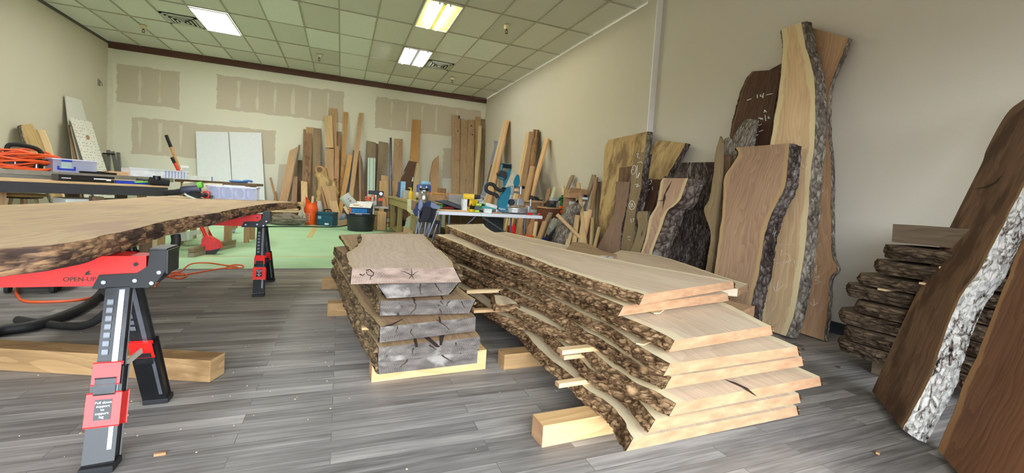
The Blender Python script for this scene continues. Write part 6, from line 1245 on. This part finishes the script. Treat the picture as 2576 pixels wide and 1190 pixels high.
bdv = bd_('live-edge board with a broken top standing behind the amber slices', [(460, 500), (440, 530), (418, 640), (412, 760)], [(490, 478), (491, 560), (490, 640), (488, 760)], w_tall2, 11.8, 12.3, 1.35, cf=c4, smooth=True, bark='L', bmat=b_gray)
boxat('pale_panel', 'long pale board edge lying across the olive workbench', 'board', 1125, 8.2, .9, .12, .03, WOODS['pale']); boxat('paper_sheet', 'white and gray sheets lying on the olive workbench right end', 'paper', 1130, 7.6, .5, .3, .012, m_white)
boxat('carton', 'brown carton on the olive workbench behind the ridged black lid', 'box', 1098, 7.35, .3, .2, .11, m_card)
boxat('bin', 'clear gray bin on the olive workbench right end', 'bin', 1152, 7.25, .3, .2, .14, clearmat('gray_clear_bin', (170, 176, 178), .7))
c = onb(1140, 7.9, ZT2+.001); t = thing('heat_gun', 'red plastic tool lying on the olive workbench', 'tool', c); part('body', MB().bar(c+Vector((-.10, 0, .1)), c+Vector((.06, 0, .08)), .08, .08, UPV, .02), m_red, t, True); part('nose', MB().bar(c+Vector((.06, 0, .08)), c+Vector((.19, 0, .045)), .03, .03, UPV, .006), m_red, t, True); part('grip', MB().bar(c+Vector((-.06, 0, .07)), c+Vector((-.09, 0, .0)), .045, .05, (0, 1, 0), .01), m_red, t, True)
# hanging case + bags at the bench's near left leg
t = thing('metal_case', 'cream worn metal case hung on the near left corner of the olive workbench', 'case', (X0-.02, Y0-.12, .42)); f2 = fy(Y0-.14, cC, (495, 310), (560, 305), (645, 345), (640, 610), (560, 580), (495, 535)); part('case_body', MB().prism(f2, (0, .12, 0), .006), plain('worn_cream_paint', (204, 196, 150), .6, var=.25), t); part('dark_side', MB().prism(fy(Y0-.142, cC, (560, 312), (640, 350), (640, 520), (556, 505)), (0, -.004, 0)), WOODS['brown'], t)
p = atZ(1010, 583, 0); t = thing('tool_bag', 'black and yellow tool on the floor at the olive workbench leg', 'tool bag', p); part('bag_body', MB().box(p+Vector((.0, .1, .14)), (.14, .16, .28), bev=.02), m_blk, t, True); part('yellow_panel', MB().box(p+Vector((-.045, .015, .06)), (.06, .01, .1), bev=.004), m_yel, t); part('strap', MB().tube([p+Vector((-.05, .08, .27)), p+Vector((0, .08, .36)), p+Vector((.05, .08, .27))], .01, 6), m_blk, t, True)
cloth('plastic_bag', 'greenish clear bag stuffed under the olive workbench', 'bag', (1.28, 8.3, .32), (.10, .14, .2), clearmat('greenish_film', (176, 190, 160), .8), 7, amp=.3); cloth('sack', 'brownish gray sack under the olive workbench', 'sack', (1.58, 8.1, .30), (.2, .2, .17), plain('gray_brown_sack', (134, 118, 98), .9), 9, amp=.25)
single('plywood_offcut', 'tan panel leaning low before the olive workbench leg', 'panel', MB().prism([v-Vector((0, 0, fy(7.0, cC, (415, 925))[0].z-.002)) if False else v for v in fy(7.0, cC, (415, 820), (440, 815), (590, 905))]+[Vector((fy(7.0, cC, (590, 905))[0].x, 7.0, .003)), Vector((fy(7.0, cC, (415, 905))[0].x, 7.0, .003))], (0, .02, 0)), WOODS['ply'])
single('carton', 'cardboard carton with red mark on the shelf under the olive workbench', 'carton', MB().box((1.98, 7.45, .30), (.42, .3, .32), bev=.004), m_card)
# ================================================================== WHITE FOLDING TABLE
TX0, TX1, TY0, TY1, TZ = 1.13, 2.80, 5.74, 6.5, .742
m_tt = plain('white_table_plastic', (226, 228, 234), .45, var=.02); m_leg = plain('gray_table_leg', (96, 98, 104), .4, .5)
t = thing('folding_table', 'white plastic folding table carrying the sliding saw', 'table', ((TX0+TX1)/2, (TY0+TY1)/2, 0))
xm = atY(1211, 540, TY0).x
for a, b_ in ((TX0, xm-.001), (xm+.001, TX1)): part('table_half', MB().box(((a+b_)/2, (TY0+TY1)/2, TZ-.024), (b_-a, TY1-TY0, .048), bev=.008), m_tt, t)
for x in (TX0+.28, TX1-.24):
    for y in (TY0+.1, TY1-.1): part('leg', MB().cyl((x, y, 0), (x, y, TZ-.05), .016), m_leg, t, True)
    part('leg_crossbar', MB().cyl((x, TY0+.1, .22), (x, TY1-.1, .22), .012), m_leg, t, True)
for x, s in ((TX0+.28, 1), (TX1-.24, -1)): part('diagonal_brace', MB().cyl((x, TY0+.12, .30), (xm+(-.05 if s > 0 else .05), TY0+.12, TZ-.06), .013), m_leg, t, True)
part('brace_collar', MB().cyl((TX1-.52, TY0+.12, .44), (TX1-.60, TY0+.12, .48), .02), m_dark, t, True)
def tb_(px, Y, z=None): q = atY(px, 530, Y); return Vector((q.x, Y, (TZ+.001) if z is None else z))
# sliding mitre saw (built in a plane parallel to the table front)
Ys = 6.02
def sz(*ps): return fy(Ys, cD, *ps)
t = thing('mitre_saw', 'teal and silver sliding mitre saw on the white folding table', 'saw', tb_(1290, Ys+.1))
q = sz((985, 700))[0]; ctr = Vector((q.x, Ys+.16, TZ+.002)); m_alum = plain('cast_aluminium', (186, 188, 190), .35, .7)
part('base_frame', MB().box(ctr+Vector((-.02, .0, .03)), (.62, .22, .05), bev=.012), m_alum, t); part('turntable', MB().lathe(ctr+Vector((0, -.03, .0)), [(.20, .01), (.205, .02), (.205, .085), (.19, .095)], seg=40), m_alum, t, True)
part('mitre_arm', MB().box(ctr+Vector((-.1, -.22, .045)), (.09, .18, .05), bev=.01), m_white, t); 
for (x0, x1) in ((940, 1055), (1058, 1150)): u = sz((x0, 545), (x1, 545), (x0, 640)); part('fence', MB().box(((u[0].x+u[1].x)/2, Ys+.22, (u[0].z+u[2].z)/2), (u[1].x-u[0].x, .03, u[0].z-u[2].z), bev=.006), m_alum, t)
u = sz((1150, 520), (1180, 760), (1240, 690)); part('hold_down_clamp', MB().cyl(u[0]+Vector((.03, .02, -.02)), Vector((u[0].x+.03, Ys+.02, TZ+.01)), .012).box((u[0].x+.01, Ys+.05, u[2].z), (.05, .1, .10), bev=.006).box((u[0].x+.09, Ys+.06, TZ+.05), (.12, .08, .05), bev=.006), m_alum, t, True); part('clamp_knob', MB().cyl(u[0]+Vector((.03, .02, -.03)), u[0]+Vector((.03, .02, .03)), .026), m_blk, t, True)
body = sz((860, 378), (885, 372), (896, 390), (892, 470), (850, 620), (842, 690), (815, 722), (760, 722), (735, 700), (728, 665), (735, 560), (760, 510), (800, 470))
part('rear_housing', MB().prism([v+Vector((0, .0, 0)) for v in body], (0, .10, 0), .008), m_teal2, t, label='teal housing with white lettering'); part('housing_core', MB().prism([v+Vector((.04, .03, .0)) for v in body], (0, .12, 0), .006), m_lg, t)
u = sz((772, 680))[0]; lettering('Makita', t, u+Vector((0, -.003, 0)), (1, 0, -.05), (0, 0, 1), .042, m_white)
u = sz((880, 395), (1060, 385), (900, 450), (1045, 455)); part('slide_rail', MB().cyl(u[0]+Vector((0, .06, 0)), u[1]+Vector((0, .06, 0)), .014), m_chr, t, True); part('slide_rail', MB().cyl(u[2]+Vector((0, .08, 0)), u[3]+Vector((0, .08, 0)), .014), m_chr, t, True)
part('rail_bracket', MB().box(u[1]+Vector((-.015, .07, -.05)), (.03, .08, .13), bev=.008), m_alum, t); part('rail_carriage', MB().box((u[0]+u[3])/2+Vector((-.07, .07, .0)), (.10, .11, .13), bev=.012), m_alum, t); part('lock_knob', MB().cyl(u[1]+Vector((.0, .06, 0)), u[1]+Vector((.045, .06, 0)), .026, .022), m_blk, t, True)
gd = sz((828, 388), (850, 330), (890, 245), (915, 195), (940, 165), (975, 152), (1000, 175), (1005, 220), (985, 300), (960, 372), (900, 385)); part('blade_guard', MB().prism([v+Vector((0, .05, 0)) for v in gd], (0, .06, 0), .008), plain('cream_guard', (206, 200, 176), .6), t)
u = sz((975, 290))[0]; part('saw_blade', MB().cyl(u+Vector((-.02, .085, -.02)), u+Vector((-.02, .09, -.02)), .11, None, 40), m_chr, t, True)
lgd = sz((950, 285), (985, 215), (1010, 205), (1024, 240), (1020, 330), (1000, 378), (960, 372), (942, 330)); part('lower_guard', MB().prism([v+Vector((0, .03, 0)) for v in lgd], (0, .10, 0), .008), m_teal2, t)
mt = sz((722, 225), (745, 165), (790, 150), (850, 180), (860, 215), (835, 290), (800, 270)); part('motor', MB().prism([v+Vector((0, .0, 0)) for v in mt], (0, .14, 0), .02), m_dark, t, True); part('motor_band', MB().prism([v+Vector((0, -.004, 0)) for v in sz((748, 238), (800, 262), (812, 285), (770, 265), (745, 255))], (0, .148, 0), .004), m_teal2, t)
part('arm_link', MB().prism([v+Vector((0, .03, 0)) for v in sz((845, 180), (895, 130), (898, 190), (862, 290), (825, 380), (812, 300), (850, 235))], (0, .08, 0), .008), m_teal2, t)
hd = sz((782, 150), (800, 88), (840, 80), (895, 88), (910, 100), (885, 185)); part('handle_frame', MB().tube([v+Vector((0, .06, 0)) for v in hd], .022, 10, 4), m_teal2, t, True); part('handle_grip', MB().bar(hd[1]+Vector((0, .06, -.004)), hd[4]+Vector((-.01, .06, -.004)), .05, .046, (0, 1, 0), .016), m_rub, t, True)
hs_ = sz((825, 420), (770, 428), (720, 395), (690, 355), (640, 338), (600, 352), (582, 395), (600, 440), (660, 470), (720, 490), (745, 530)); part('dust_hose', MB().tube([v+Vector((0, .1, 0)) for v in hs_], .028, 12, 6), plain('corrugated_hose', (40, 40, 42), .6, bump=.5), t, True)
part('hose_port', MB().cyl(hs_[0]+Vector((-.02, .1, 0)), hs_[0]+Vector((.05, .1, .01)), .038), m_blk, t, True); u = sz((905, 590))[0]; part('pivot_knob', MB().cyl(u+Vector((0, .03, 0)), u+Vector((0, -.02, 0)), .05, .045), m_dark, t, True)
# other tools on the table
lidp = fy(5.92, cC, (1045, 345), (1090, 330), (1210, 335), (1500, 445), (1500, 490), (1430, 480)); t = single('ridged_lid', 'black ridged plastic lid propped on the white table left of the drills', 'lid', MB().prism(lidp, (0, .26, 0), .006), m_dark)
for k_ in range(6): v = lidp[2].lerp(lidp[3], .1+.15*k_); part('rib', MB().box(v+Vector((0, .13, .004)), (.02, .25, .016), (0, .36, 0), .003), m_blk, t)
c = tb_(1133, 5.95); t = thing('open_case', 'black open case with small red and green tools under the ridged lid', 'tool case', c); part('case_tray', MB().box(c+Vector((0, .1, .012)), (.40, .26, .022), bev=.004), m_blk, t); part('case_wall', MB().box(c+Vector((-.19, .1, .04)), (.02, .26, .08)).box(c+Vector((0, .225, .04)), (.40, .02, .08)), m_blk, t); part('red_insert', MB().tube([c+Vector((-.10, .06, .035)), c+Vector((0, .05, .04)), c+Vector((.06, .07, .035))], .016, 6), plain('dull_red', (150, 50, 46), .5), t, True); part('green_insert', MB().box(c+Vector((-.13, .08, .05)), (.06, .05, .05), bev=.01), plain('leaf_green', (60, 150, 60), .5), t, True)
single('wood_strip', 'pale wood strip lying along the front of the white table', 'wood strip', MB().box(tb_(1140, 5.79)+Vector((0, .02, .012)), (.44, .05, .022), bev=.002), WOODS['fir'])
c = tb_(1169, 5.85); single('clear_case', 'upright frosted white case beside the yellow drill', 'box', MB().box(c+Vector((0, .05, .09)), (.06, .12, .18), bev=.004), m_white)
boxat('bin', 'clear organizer behind the upright frosted case on the white table', 'bin', 1143, 6.25, .28, .15, .12, clearmat('clear_organizer', (186, 190, 190), .6), TZ+.001)
def drill(name, label, c, mat, ang, s=1.0):
    t = thing(name, label, 'drill', c); R = Matrix.Rotation(ang, 4, 'Z')
    L = lambda x, y, z: loc(c, R, x*s, y*s, z*s)
    part('motor_housing', MB().bar(L(-.1, 0, .19), L(.05, 0, .19), .065*s, .07*s, UPV, .018), mat, t, True); part('chuck', MB().cyl(L(.05, 0, .19), L(.12, 0, .19), .03*s, .022*s), m_blk, t, True); part('grip', MB().bar(L(-.05, 0, .17), L(-.075, 0, .06), .038*s, .05*s, UPV, .012), m_blk, t, True); part('battery', MB().box(L(-.06, 0, .032), (.115*s, .075*s, .06*s), R, .01), mat, t, True); part('bit', MB().cyl(L(.12, 0, .19), L(.17, 0, .19), .005*s), m_chr, t, True); return t
drill('cordless_drill', 'yellow and black cordless drill standing on the white table', tb_(1183, 6.05), m_yel, -.5, 1.15)
drill('cordless_drill', 'second yellow drill, lower and nearer, on the white table', tb_(1192, 5.88), m_yel, .7, .72)
drill('impact_driver', 'lime green and black tool lying at the front of the white table', tb_(1206, 5.82), plain('lime_plastic', (178, 206, 46), .4), -.2, .58)
c = tb_(1199, 6.32); t = thing('vise_plate', 'small silver plate on a post behind the yellow drill', 'tool', c); part('post', MB().cyl(c, c+Vector((0, 0, .23)), .03), m_alum, t, True); part('plate', MB().box(c+Vector((0, 0, .24)), (.26, .12, .012), (0, .05, 0), .003), m_alum, t); part('bracket', MB().box(c+Vector((.02, 0, .18)), (.12, .06, .05), bev=.008), m_alum, t)
boxat('carton', 'small green box right of the yellow drill', 'box', 1200, 6.1, .075, .08, .09, plain('green_carton', (30, 130, 70), .5), TZ+.001); boxat('carton', 'white box behind the small green box', 'box', 1209, 6.36, .12, .1, .17, m_white, TZ+.001)
c = tb_(1228, 6.0); t = thing('palm_sander', 'teal and white palm tool before the saw housing', 'sander', c); part('body', MB().box(c+Vector((0, .06, .075)), (.20, .12, .09), (0, .15, 0), .03), plain('pale_teal', (70, 170, 160), .4), t, True); part('white_shell', MB().box(c+Vector((.05, .05, .10)), (.19, .11, .06), (0, .2, 0), .025), m_white, t, True); part('base', MB().box(c+Vector((0, .06, .014)), (.2, .11, .024), bev=.004), m_blk, t)
boxat('carton', 'small white carton at the front edge before the palm tool', 'box', 1231, 5.83, .115, .06, .06, m_white, TZ+.001)
c = tb_(1345, 5.83); t = thing('screwdriver', 'red handled screwdriver at the right end of the white table', 'screwdriver', c); part('handle', MB().cyl(c+Vector((-.12, 0, .016)), c+Vector((-.03, 0, .016)), .015), m_red, t, True); part('shaft', MB().cyl(c+Vector((-.03, 0, .016)), c+Vector((.07, 0, .012)), .006), m_chr, t, True); part('cap', MB().cyl(c+Vector((.06, 0, .018)), c+Vector((.085, 0, .018)), .018), plain('rose_plastic', (200, 70, 60), .4), t, True)
boxat('scrap_block', 'reddish wood scrap under the palm tool', 'wood block', 1255, 5.86, .14, .06, .02, WOODS['red'], TZ+.001)
# ================================================================== FOLDED CAMP CHAIRS
m_nav = plain('navy_canvas', (46, 58, 92), .85, bump=.3); m_gcan = plain('gray_canvas', (128, 136, 160), .85, bump=.3); m_bcan = plain('black_mesh_canvas', (40, 40, 46), .9, bump=.3); m_tube = plain('gray_chair_tube', (132, 136, 146), .35, .6)
def campchair(label, dx, dy, flip):
    Yc = 5.42+dy
    def g(x, y, k=0): v = fy(Yc+k, cC, (x, y))[0]; return v+Vector((dx, 0, 0))
    t = thing('camp_chair', label, 'chair', (g(850, 700).x, Yc, 0), 'folded camp chairs beside the white table')
    if not flip:
        part('back_fabric', MB().prism([g(*q) for q in ((590, 530), (640, 470), (690, 420), (720, 320), (780, 330), (800, 420), (760, 500), (680, 610), (650, 640))], (0, .09, 0), .012), m_nav, t); part('gray_strap', MB().prism([g(*q, -.012) for q in ((680, 470), (705, 330), (730, 308), (780, 325), (765, 440), (720, 520))], (0, .012, 0), .003), m_gcan, t)
        part('seat_fabric', MB().prism([g(*q, -.02) for q in ((770, 450), (830, 430), (930, 470), (910, 640), (860, 720), (680, 720), (690, 690), (740, 680))], (0, .10, 0), .012), m_bcan, t)
        tubes = (((690, 520), (700, 960)), ((720, 480), (640, 960)), ((830, 720), (795, 985)), ((760, 700), (690, 985)))
    else:
        part('back_fabric', MB().prism([g(*q) for q in ((800, 400), (860, 340), (930, 335), (1000, 380), (1000, 470), (900, 480), (820, 450))], (0, .10, 0), .012), m_nav, t); part('gray_strap', MB().prism([g(*q, -.012) for q in ((930, 350), (995, 390), (1100, 450), (1095, 500), (960, 480), (915, 450))], (0, .012, 0), .003), m_gcan, t)
        part('seat_fabric', MB().prism([g(*q, .0) for q in ((900, 470), (1050, 480), (1040, 540), (1000, 560), (960, 760), (860, 740))], (0, .08, 0), .012), m_bcan, t); tubes = (((1050, 540), (870, 1010)), ((940, 560), (905, 760)), ((1045, 760), (935, 1110)), ((960, 540), (830, 960)))
    for k_, (a, b_) in enumerate(tubes):
        A, B = g(*a, .01+.03*k_), g(*b_, .01+.03*k_); d = (B-A).normalized(); F = B+d*max(0, (B.z-.02)/max(.1, -d.z)); part('leg', MB().cyl(A, F, .012, None, 12), m_tube, t, True); part('foot', MB().cyl(F+Vector((0, 0, -.02)), F+Vector((0, 0, .025)), .02), m_blk, t, True)
    a, b_ = (g(690, 700, .0), g(860, 690, .0)) if not flip else (g(1020, 730), g(1090, 740)); part('arm_sleeve', MB().cyl(a, b_, .026), m_bcan, t, True); return t
campchair('left folded navy camp chair with black seat before the olive workbench', 0, 0, False); campchair('right folded navy camp chair leaning against the white table end', 0, .15, True)
# ================================================================== UNDER AND RIGHT OF THE TABLE
def fl_(px, py): return atZ(px, py, 0)
def fbox(name, label, cat, px, Y, w, d, h, mat, z=0.0, rot=0, bev=.006): q = atY(px, 560, Y); return single(name, label, cat, MB().box((q.x, Y+d/2, z+h/2+.001), (w, d, h), (0, 0, rot), bev), mat)
t = thing('storage_bin', 'orange bin on the floor under the right end of the white table', 'bin', (atY(1327, 560, 6.75).x, 6.9, 0)); c = Vector((atY(1327, 560, 6.75).x, 6.9, 0)); zr = atY(1327, 594, 6.75).z
part('bin_body', MB().box(c+Vector((0, 0, zr/2)), (.26, .26, zr), bev=.01), m_bkt, t); part('bin_rim', MB().box(c+Vector((0, 0, zr-.01)), (.29, .29, .03), bev=.006), m_bkt, t)
c = Vector((atY(1292, 560, 6.9).x, 6.98, 0)); zr = atY(1292, 569, 6.9).z; t = thing('fuel_can', 'red can standing behind the white table leg', 'can', c); part('can_body', MB().box(c+Vector((0, 0, zr/2)), (.11, .16, zr), bev=.02), m_red, t, True); part('can_cap', MB().cyl(c+Vector((.03, -.03, zr)), c+Vector((.03, -.03, zr+.04)), .022), m_red, t, True)
c = Vector((atY(1243, 560, 6.95).x, 7.0, 0)); z0 = atY(1243, 583, 6.85).z; t = thing('crate', 'black crate of clutter under the white table', 'crate', c); zt3 = atY(1243, 556, 6.85).z; part('crate_body', MB().box(c+Vector((0, 0, z0/2+.12)), (.30, .24, z0+.24-.01), bev=.01), m_dark, t); part('crate_lid', MB().box(c+Vector((0, 0, z0+.25)), (.32, .26, .02), bev=.004), m_gray, t)
fbox('wooden_tray', 'orange-brown wooden tray low under the white table', 'tray', 1250, 6.62, .3, .16, .3, WOODS['red'])
# brown cabinet and its clutter
Yk = 6.7; u = fy(Yk, cE, (130, 570), (300, 575)); cx_ = (u[0].x+u[1].x)/2; zc_ = u[0].z; t = thing('cabinet', 'reddish brown low cabinet near the right wall behind the table', 'cabinet', (cx_+.08, Yk+.2, 0)); part('cabinet_body', MB().box((cx_+.08, Yk+.2, zc_/2), (.50, .40, zc_-.002), bev=.004), plain('red_brown_veneer', (112, 66, 44), .5), t); part('cabinet_top', MB().box((cx_+.08, Yk+.2, zc_+.012), (.54, .44, .024), bev=.003), WOODS['tan'], t)
zk = zc_+.0245
def kb(x, y): return fy(Yk+.05, cE, (x, y))[0]
v = kb(165, 500); t = thing('clamp_rack', 'dark wire tool jumble on the cabinet left side', 'tool', (v.x, Yk+.1, zk)); part('block', MB().box((v.x, Yk+.1, zk+.06), (.14, .12, .12), bev=.01), m_dark, t); part('wire', MB().tube([(v.x+.05, Yk, zk+.1), (v.x+.15, Yk-.02, zk+.18), (v.x+.28, Yk-.02, zk+.2), (v.x+.34, Yk, zk+.12)], .008, 6), m_blk, t, True); part('bracket', MB().box((v.x-.03, Yk+.02, zk+.09), (.06, .02, .05)), m_chr, t)
v = kb(250, 430); t = thing('gray_carton', 'gray box holding thin pale rods on the cabinet', 'box', (v.x, Yk+.25, zk)); part('carton_body', MB().box((v.x, Yk+.25, zk+.09), (.12, .12, .178), bev=.004), m_lg, t)
v = kb(360, 400); single('green_cord_bundle', 'green cord bundle lying on top behind the cabinet', 'cord', MB().tube([(v.x+.09*math.cos(i*.9), Yk+.12+.04*math.sin(i*1.3), zk+.13+.035*math.sin(i*.9)+.003*i) for i in range(24)], .022, 8, 4).box((v.x, Yk+.14, zk+.05), (.12, .1, .1)), plain('dark_green', (24, 120, 66), .6), None, True)
for (x0, x1, y0, Yb, lb) in ((350, 500, 375, 6.25, 'left of two big brown cans with black rims by the right wall'), (540, 640, 378, 6.0, 'right of two big brown cans with black rims by the right wall')):
    a, b_ = fy(Yb, cE, (x0, y0), (x1, y0)); r = (b_.x-a.x)/2; c = Vector(((a.x+b_.x)/2+.02, Yb+r, 0)); t = thing('drum', lb, 'can', c, 'brown cans by the right wall'); part('drum_body', MB().lathe(c, [(r*.96, .002), (r, .02), (r, a.z-.04), (r*.98, a.z-.02)], seg=30), plain('brown_fiber_drum', (150, 112, 84), .8), t, True); part('rim', MB().lathe(c+Vector((0, 0, a.z-.05)), [(r*1.03, 0), (r*1.03, .05), (r*.9, .055)], seg=30), m_blk, t, True); part('white_label', MB().box(c+Vector((-.0, -r-.002, a.z-.16)), (.12, .004, .1)), m_white, t)
v = fy(6.0, cE, (520, 330))[0]; t = thing('carton', 'open cardboard box on top of the right brown can', 'carton', (v.x, 6.1, v.z-.12)); hz_ = v.z; part('carton_body', MB().box((v.x, 6.12, hz_-.05), (.30, .22, .13), bev=.003), m_card, t); part('flap', MB().box((v.x-.08, 6.0, hz_+.0), (.2, .02, .10), (.6, 0, .1)).box((v.x+.09, 6.0, hz_-.01), (.16, .02, .09), (.5, 0, -.1)), m_card, t); part('white_wrap', MB().box((v.x+.09, 5.98, hz_-.11), (.12, .06, .04), bev=.008), m_white, t)
def rod(label, a, b_, Y0_, Y1_, r, mat, name='dowel', cat='stick', ext=True):
    A = fy(Y0_, cE, a)[0]; B = fy(Y1_, cE, b_)[0]
    if ext: d = (B-A).normalized(); B = B+d*max(0, (B.z-r)/max(.05, -d.z))
    return single(name, label, cat, MB().cyl(A, B, r, None, 12), mat, None, True)
rod('thin pale dowel sticking up from the gray box by the right wall', (168, 90), (285, 430), 6.85, 6.8, .012, WOODS['pale'], ext=False); rod('round pale dowel leaning across the gray driftwood', (222, 648), (635, 1058), 5.5, 5.35, .028, WOODS['light']); rod('black tool handle leaning behind the gray driftwood', (548, 424), (470, 520), 6.1, 6.05, .025, m_rub, 'hand_tool', 'tool')
v = fy(6.4, cE, (325, 640)); t = thing('caulk_gun', 'white tube with an orange gun handle before the cabinet', 'caulk gun', (v[0].x, 6.4, 0)); f3 = fy(6.4, cE, (325, 600), (328, 700), (265, 545), (330, 580), (275, 615)); part('tube', MB().cyl(f3[0], Vector((f3[1].x, 6.4, .3)), .035), m_white, t, True); part('orange_handle', MB().tube([f3[2], f3[3], f3[4]], .022, 8, 3), m_bkt, t, True); part('stand_tube', MB().cyl((f3[1].x, 6.4, 0), (f3[1].x, 6.4, .3), .03), m_dark, t, True)
# driftwood log
lgp = fy(5.75, cE, (520, 545), (470, 600), (420, 700), (350, 800), (290, 900), (250, 1000), (230, 1060)); lgp.append(Vector((lgp[-1].x-.05, 5.75, .02)))
b = MB().tube([v+Vector((0, .1*math.sin(i), 0)) for i, v in enumerate(lgp)], lambda s: .075+.055*math.sin(s*2.6+.3)+.02*s, 18, 10)
for v in b.bm.verts: v.co += Vector((noise.noise(v.co*9), noise.noise(v.co*9+Vector((5, 0, 0))), noise.noise(v.co*9+Vector((0, 5, 0)))))*.03; v.co.z = max(v.co.z, .005)
t = single('driftwood_log', 'gray weathered driftwood log leaning near the right wall', 'log', b, b_gray, None, True); a, c = fy(5.7, cE, (500, 590), (545, 545)); part('broken_branch', MB().cyl(a+Vector((0, .08, 0)), c+Vector((.02, .04, .02)), .06, .045, 14), b_gray, t, True)
v = fy(6.1, cE, (225, 830))[0]; cloth('plastic_bag', 'gray marbled bag beside the foot of the driftwood log', 'bag', (v.x, 6.15, v.z-.02), (.12, .1, .16), plain('marbled_gray', (150, 146, 136), .8, var=.35), 12, amp=.3); v = fy(5.85, cE, (200, 1030))[0]; cloth('cloth', 'dark gray cloth on the floor under the driftwood log', 'cloth', (v.x, 5.85, .12), (.2, .14, .12), plain('dark_gray_cloth', (70, 70, 74), .9), 13)
fbox('carton', 'small cardboard box with blue tape right of the orange bin', 'carton', 1369, 6.35, .16, .14, .36, m_card); q = atY(1368, 560, 6.346); o = [x for x in COL.objects if x.get('label') == 'small cardboard box with blue tape right of the orange bin'][0]; part('blue_tape', MB().box((q.x, 6.346, .33), (.12, .004, .06)), m_blu, o)
fbox('carton', 'taller cardboard flap box before the cabinet', 'carton', 1383, 6.5, .13, .1, .42, m_card, 0, .3)
v = atZ(1376, 640, 0); cloth('cloth', 'dark blue crumpled cloth lying beyond the topmost long slab', 'cloth', (atY(1376, 600, 6.5).x, 6.5, .28), (.26, .12, .10), plain('ink_blue_cloth', (52, 60, 82), .9), 15); single('crate', 'low wooden crate under the dark blue cloth', 'crate', MB().box((atY(1376, 600, 6.5).x, 6.5, .1), (.5, .3, .198)), WOODS['gray'])
u = fy(7.3, cD, (1170, 590), (1310, 590)); t = thing('wood_crate', 'brown wooden crate with a black cap on top behind the saw clamp', 'crate', ((u[0].x+u[1].x)/2, 7.45, 0)); part('crate_body', MB().box(((u[0].x+u[1].x)/2, 7.45, u[0].z/2), (u[1].x-u[0].x+.1, .3, u[0].z), bev=.004), WOODS['brown'], t); part('crate_lip', MB().box(((u[0].x+u[1].x)/2, 7.45, u[0].z+.02), (u[1].x-u[0].x+.14, .34, .04)), WOODS['tan'], t)
v = fy(7.4, cD, (1220, 530))[0]; t = thing('cap', 'black cap lying on the brown crate behind the saw', 'cap', (v.x, 7.42, u[0].z+.04)); part('crown', MB().sph((v.x, 7.42, u[0].z+.05), .10, (1, 1, .7)), m_blk, t, True); part('brim', MB().box((v.x+.12, 7.38, u[0].z+.05), (.12, .14, .012), (0, .1, 0), .004), m_blk, t)
# sawdust and chips on the floor
r = random.Random(3); b = MB()
for k_ in range(150):
    x, y = r.uniform(-1.6, 2.6), r.uniform(1.3, 5.4)
    if r.random() < .5: x, y = r.gauss(-.3, .5), r.gauss(2.4, .6)
    s = r.uniform(.002, .007); b.box((x, y, .0015), (s, s*r.uniform(.3, 1), .002), (0, 0, r.uniform(0, 3)))
o = single('wood_chips', 'pale sawdust flecks and chips scattered over the gray floor', 'wood chips', b, WOODS['pale'], None, False, 'stuff')
for (x, y, lb) in ((2208, 1143, 'curl of brown bark on the floor before the leaning walnut slab'), (2020, 880, 'dark bark flake on the floor beside the tall tan slab'), (2110, 925, 'dark bark flake on the floor left of the dark bark stack'), (402, 1146, 'small tan splinter on the floor near the sawhorse foot')):
    p = atZ(x, y, .001); single('bark_flake', lb, 'bark flake', MB().box(p+Vector((0, 0, .006)), (.035, .014, .01), (0.1, .2, .4), .003), b_wal if 'dark' in lb else WOODS['red'])
p = atX(1632, 170, XR-.10)
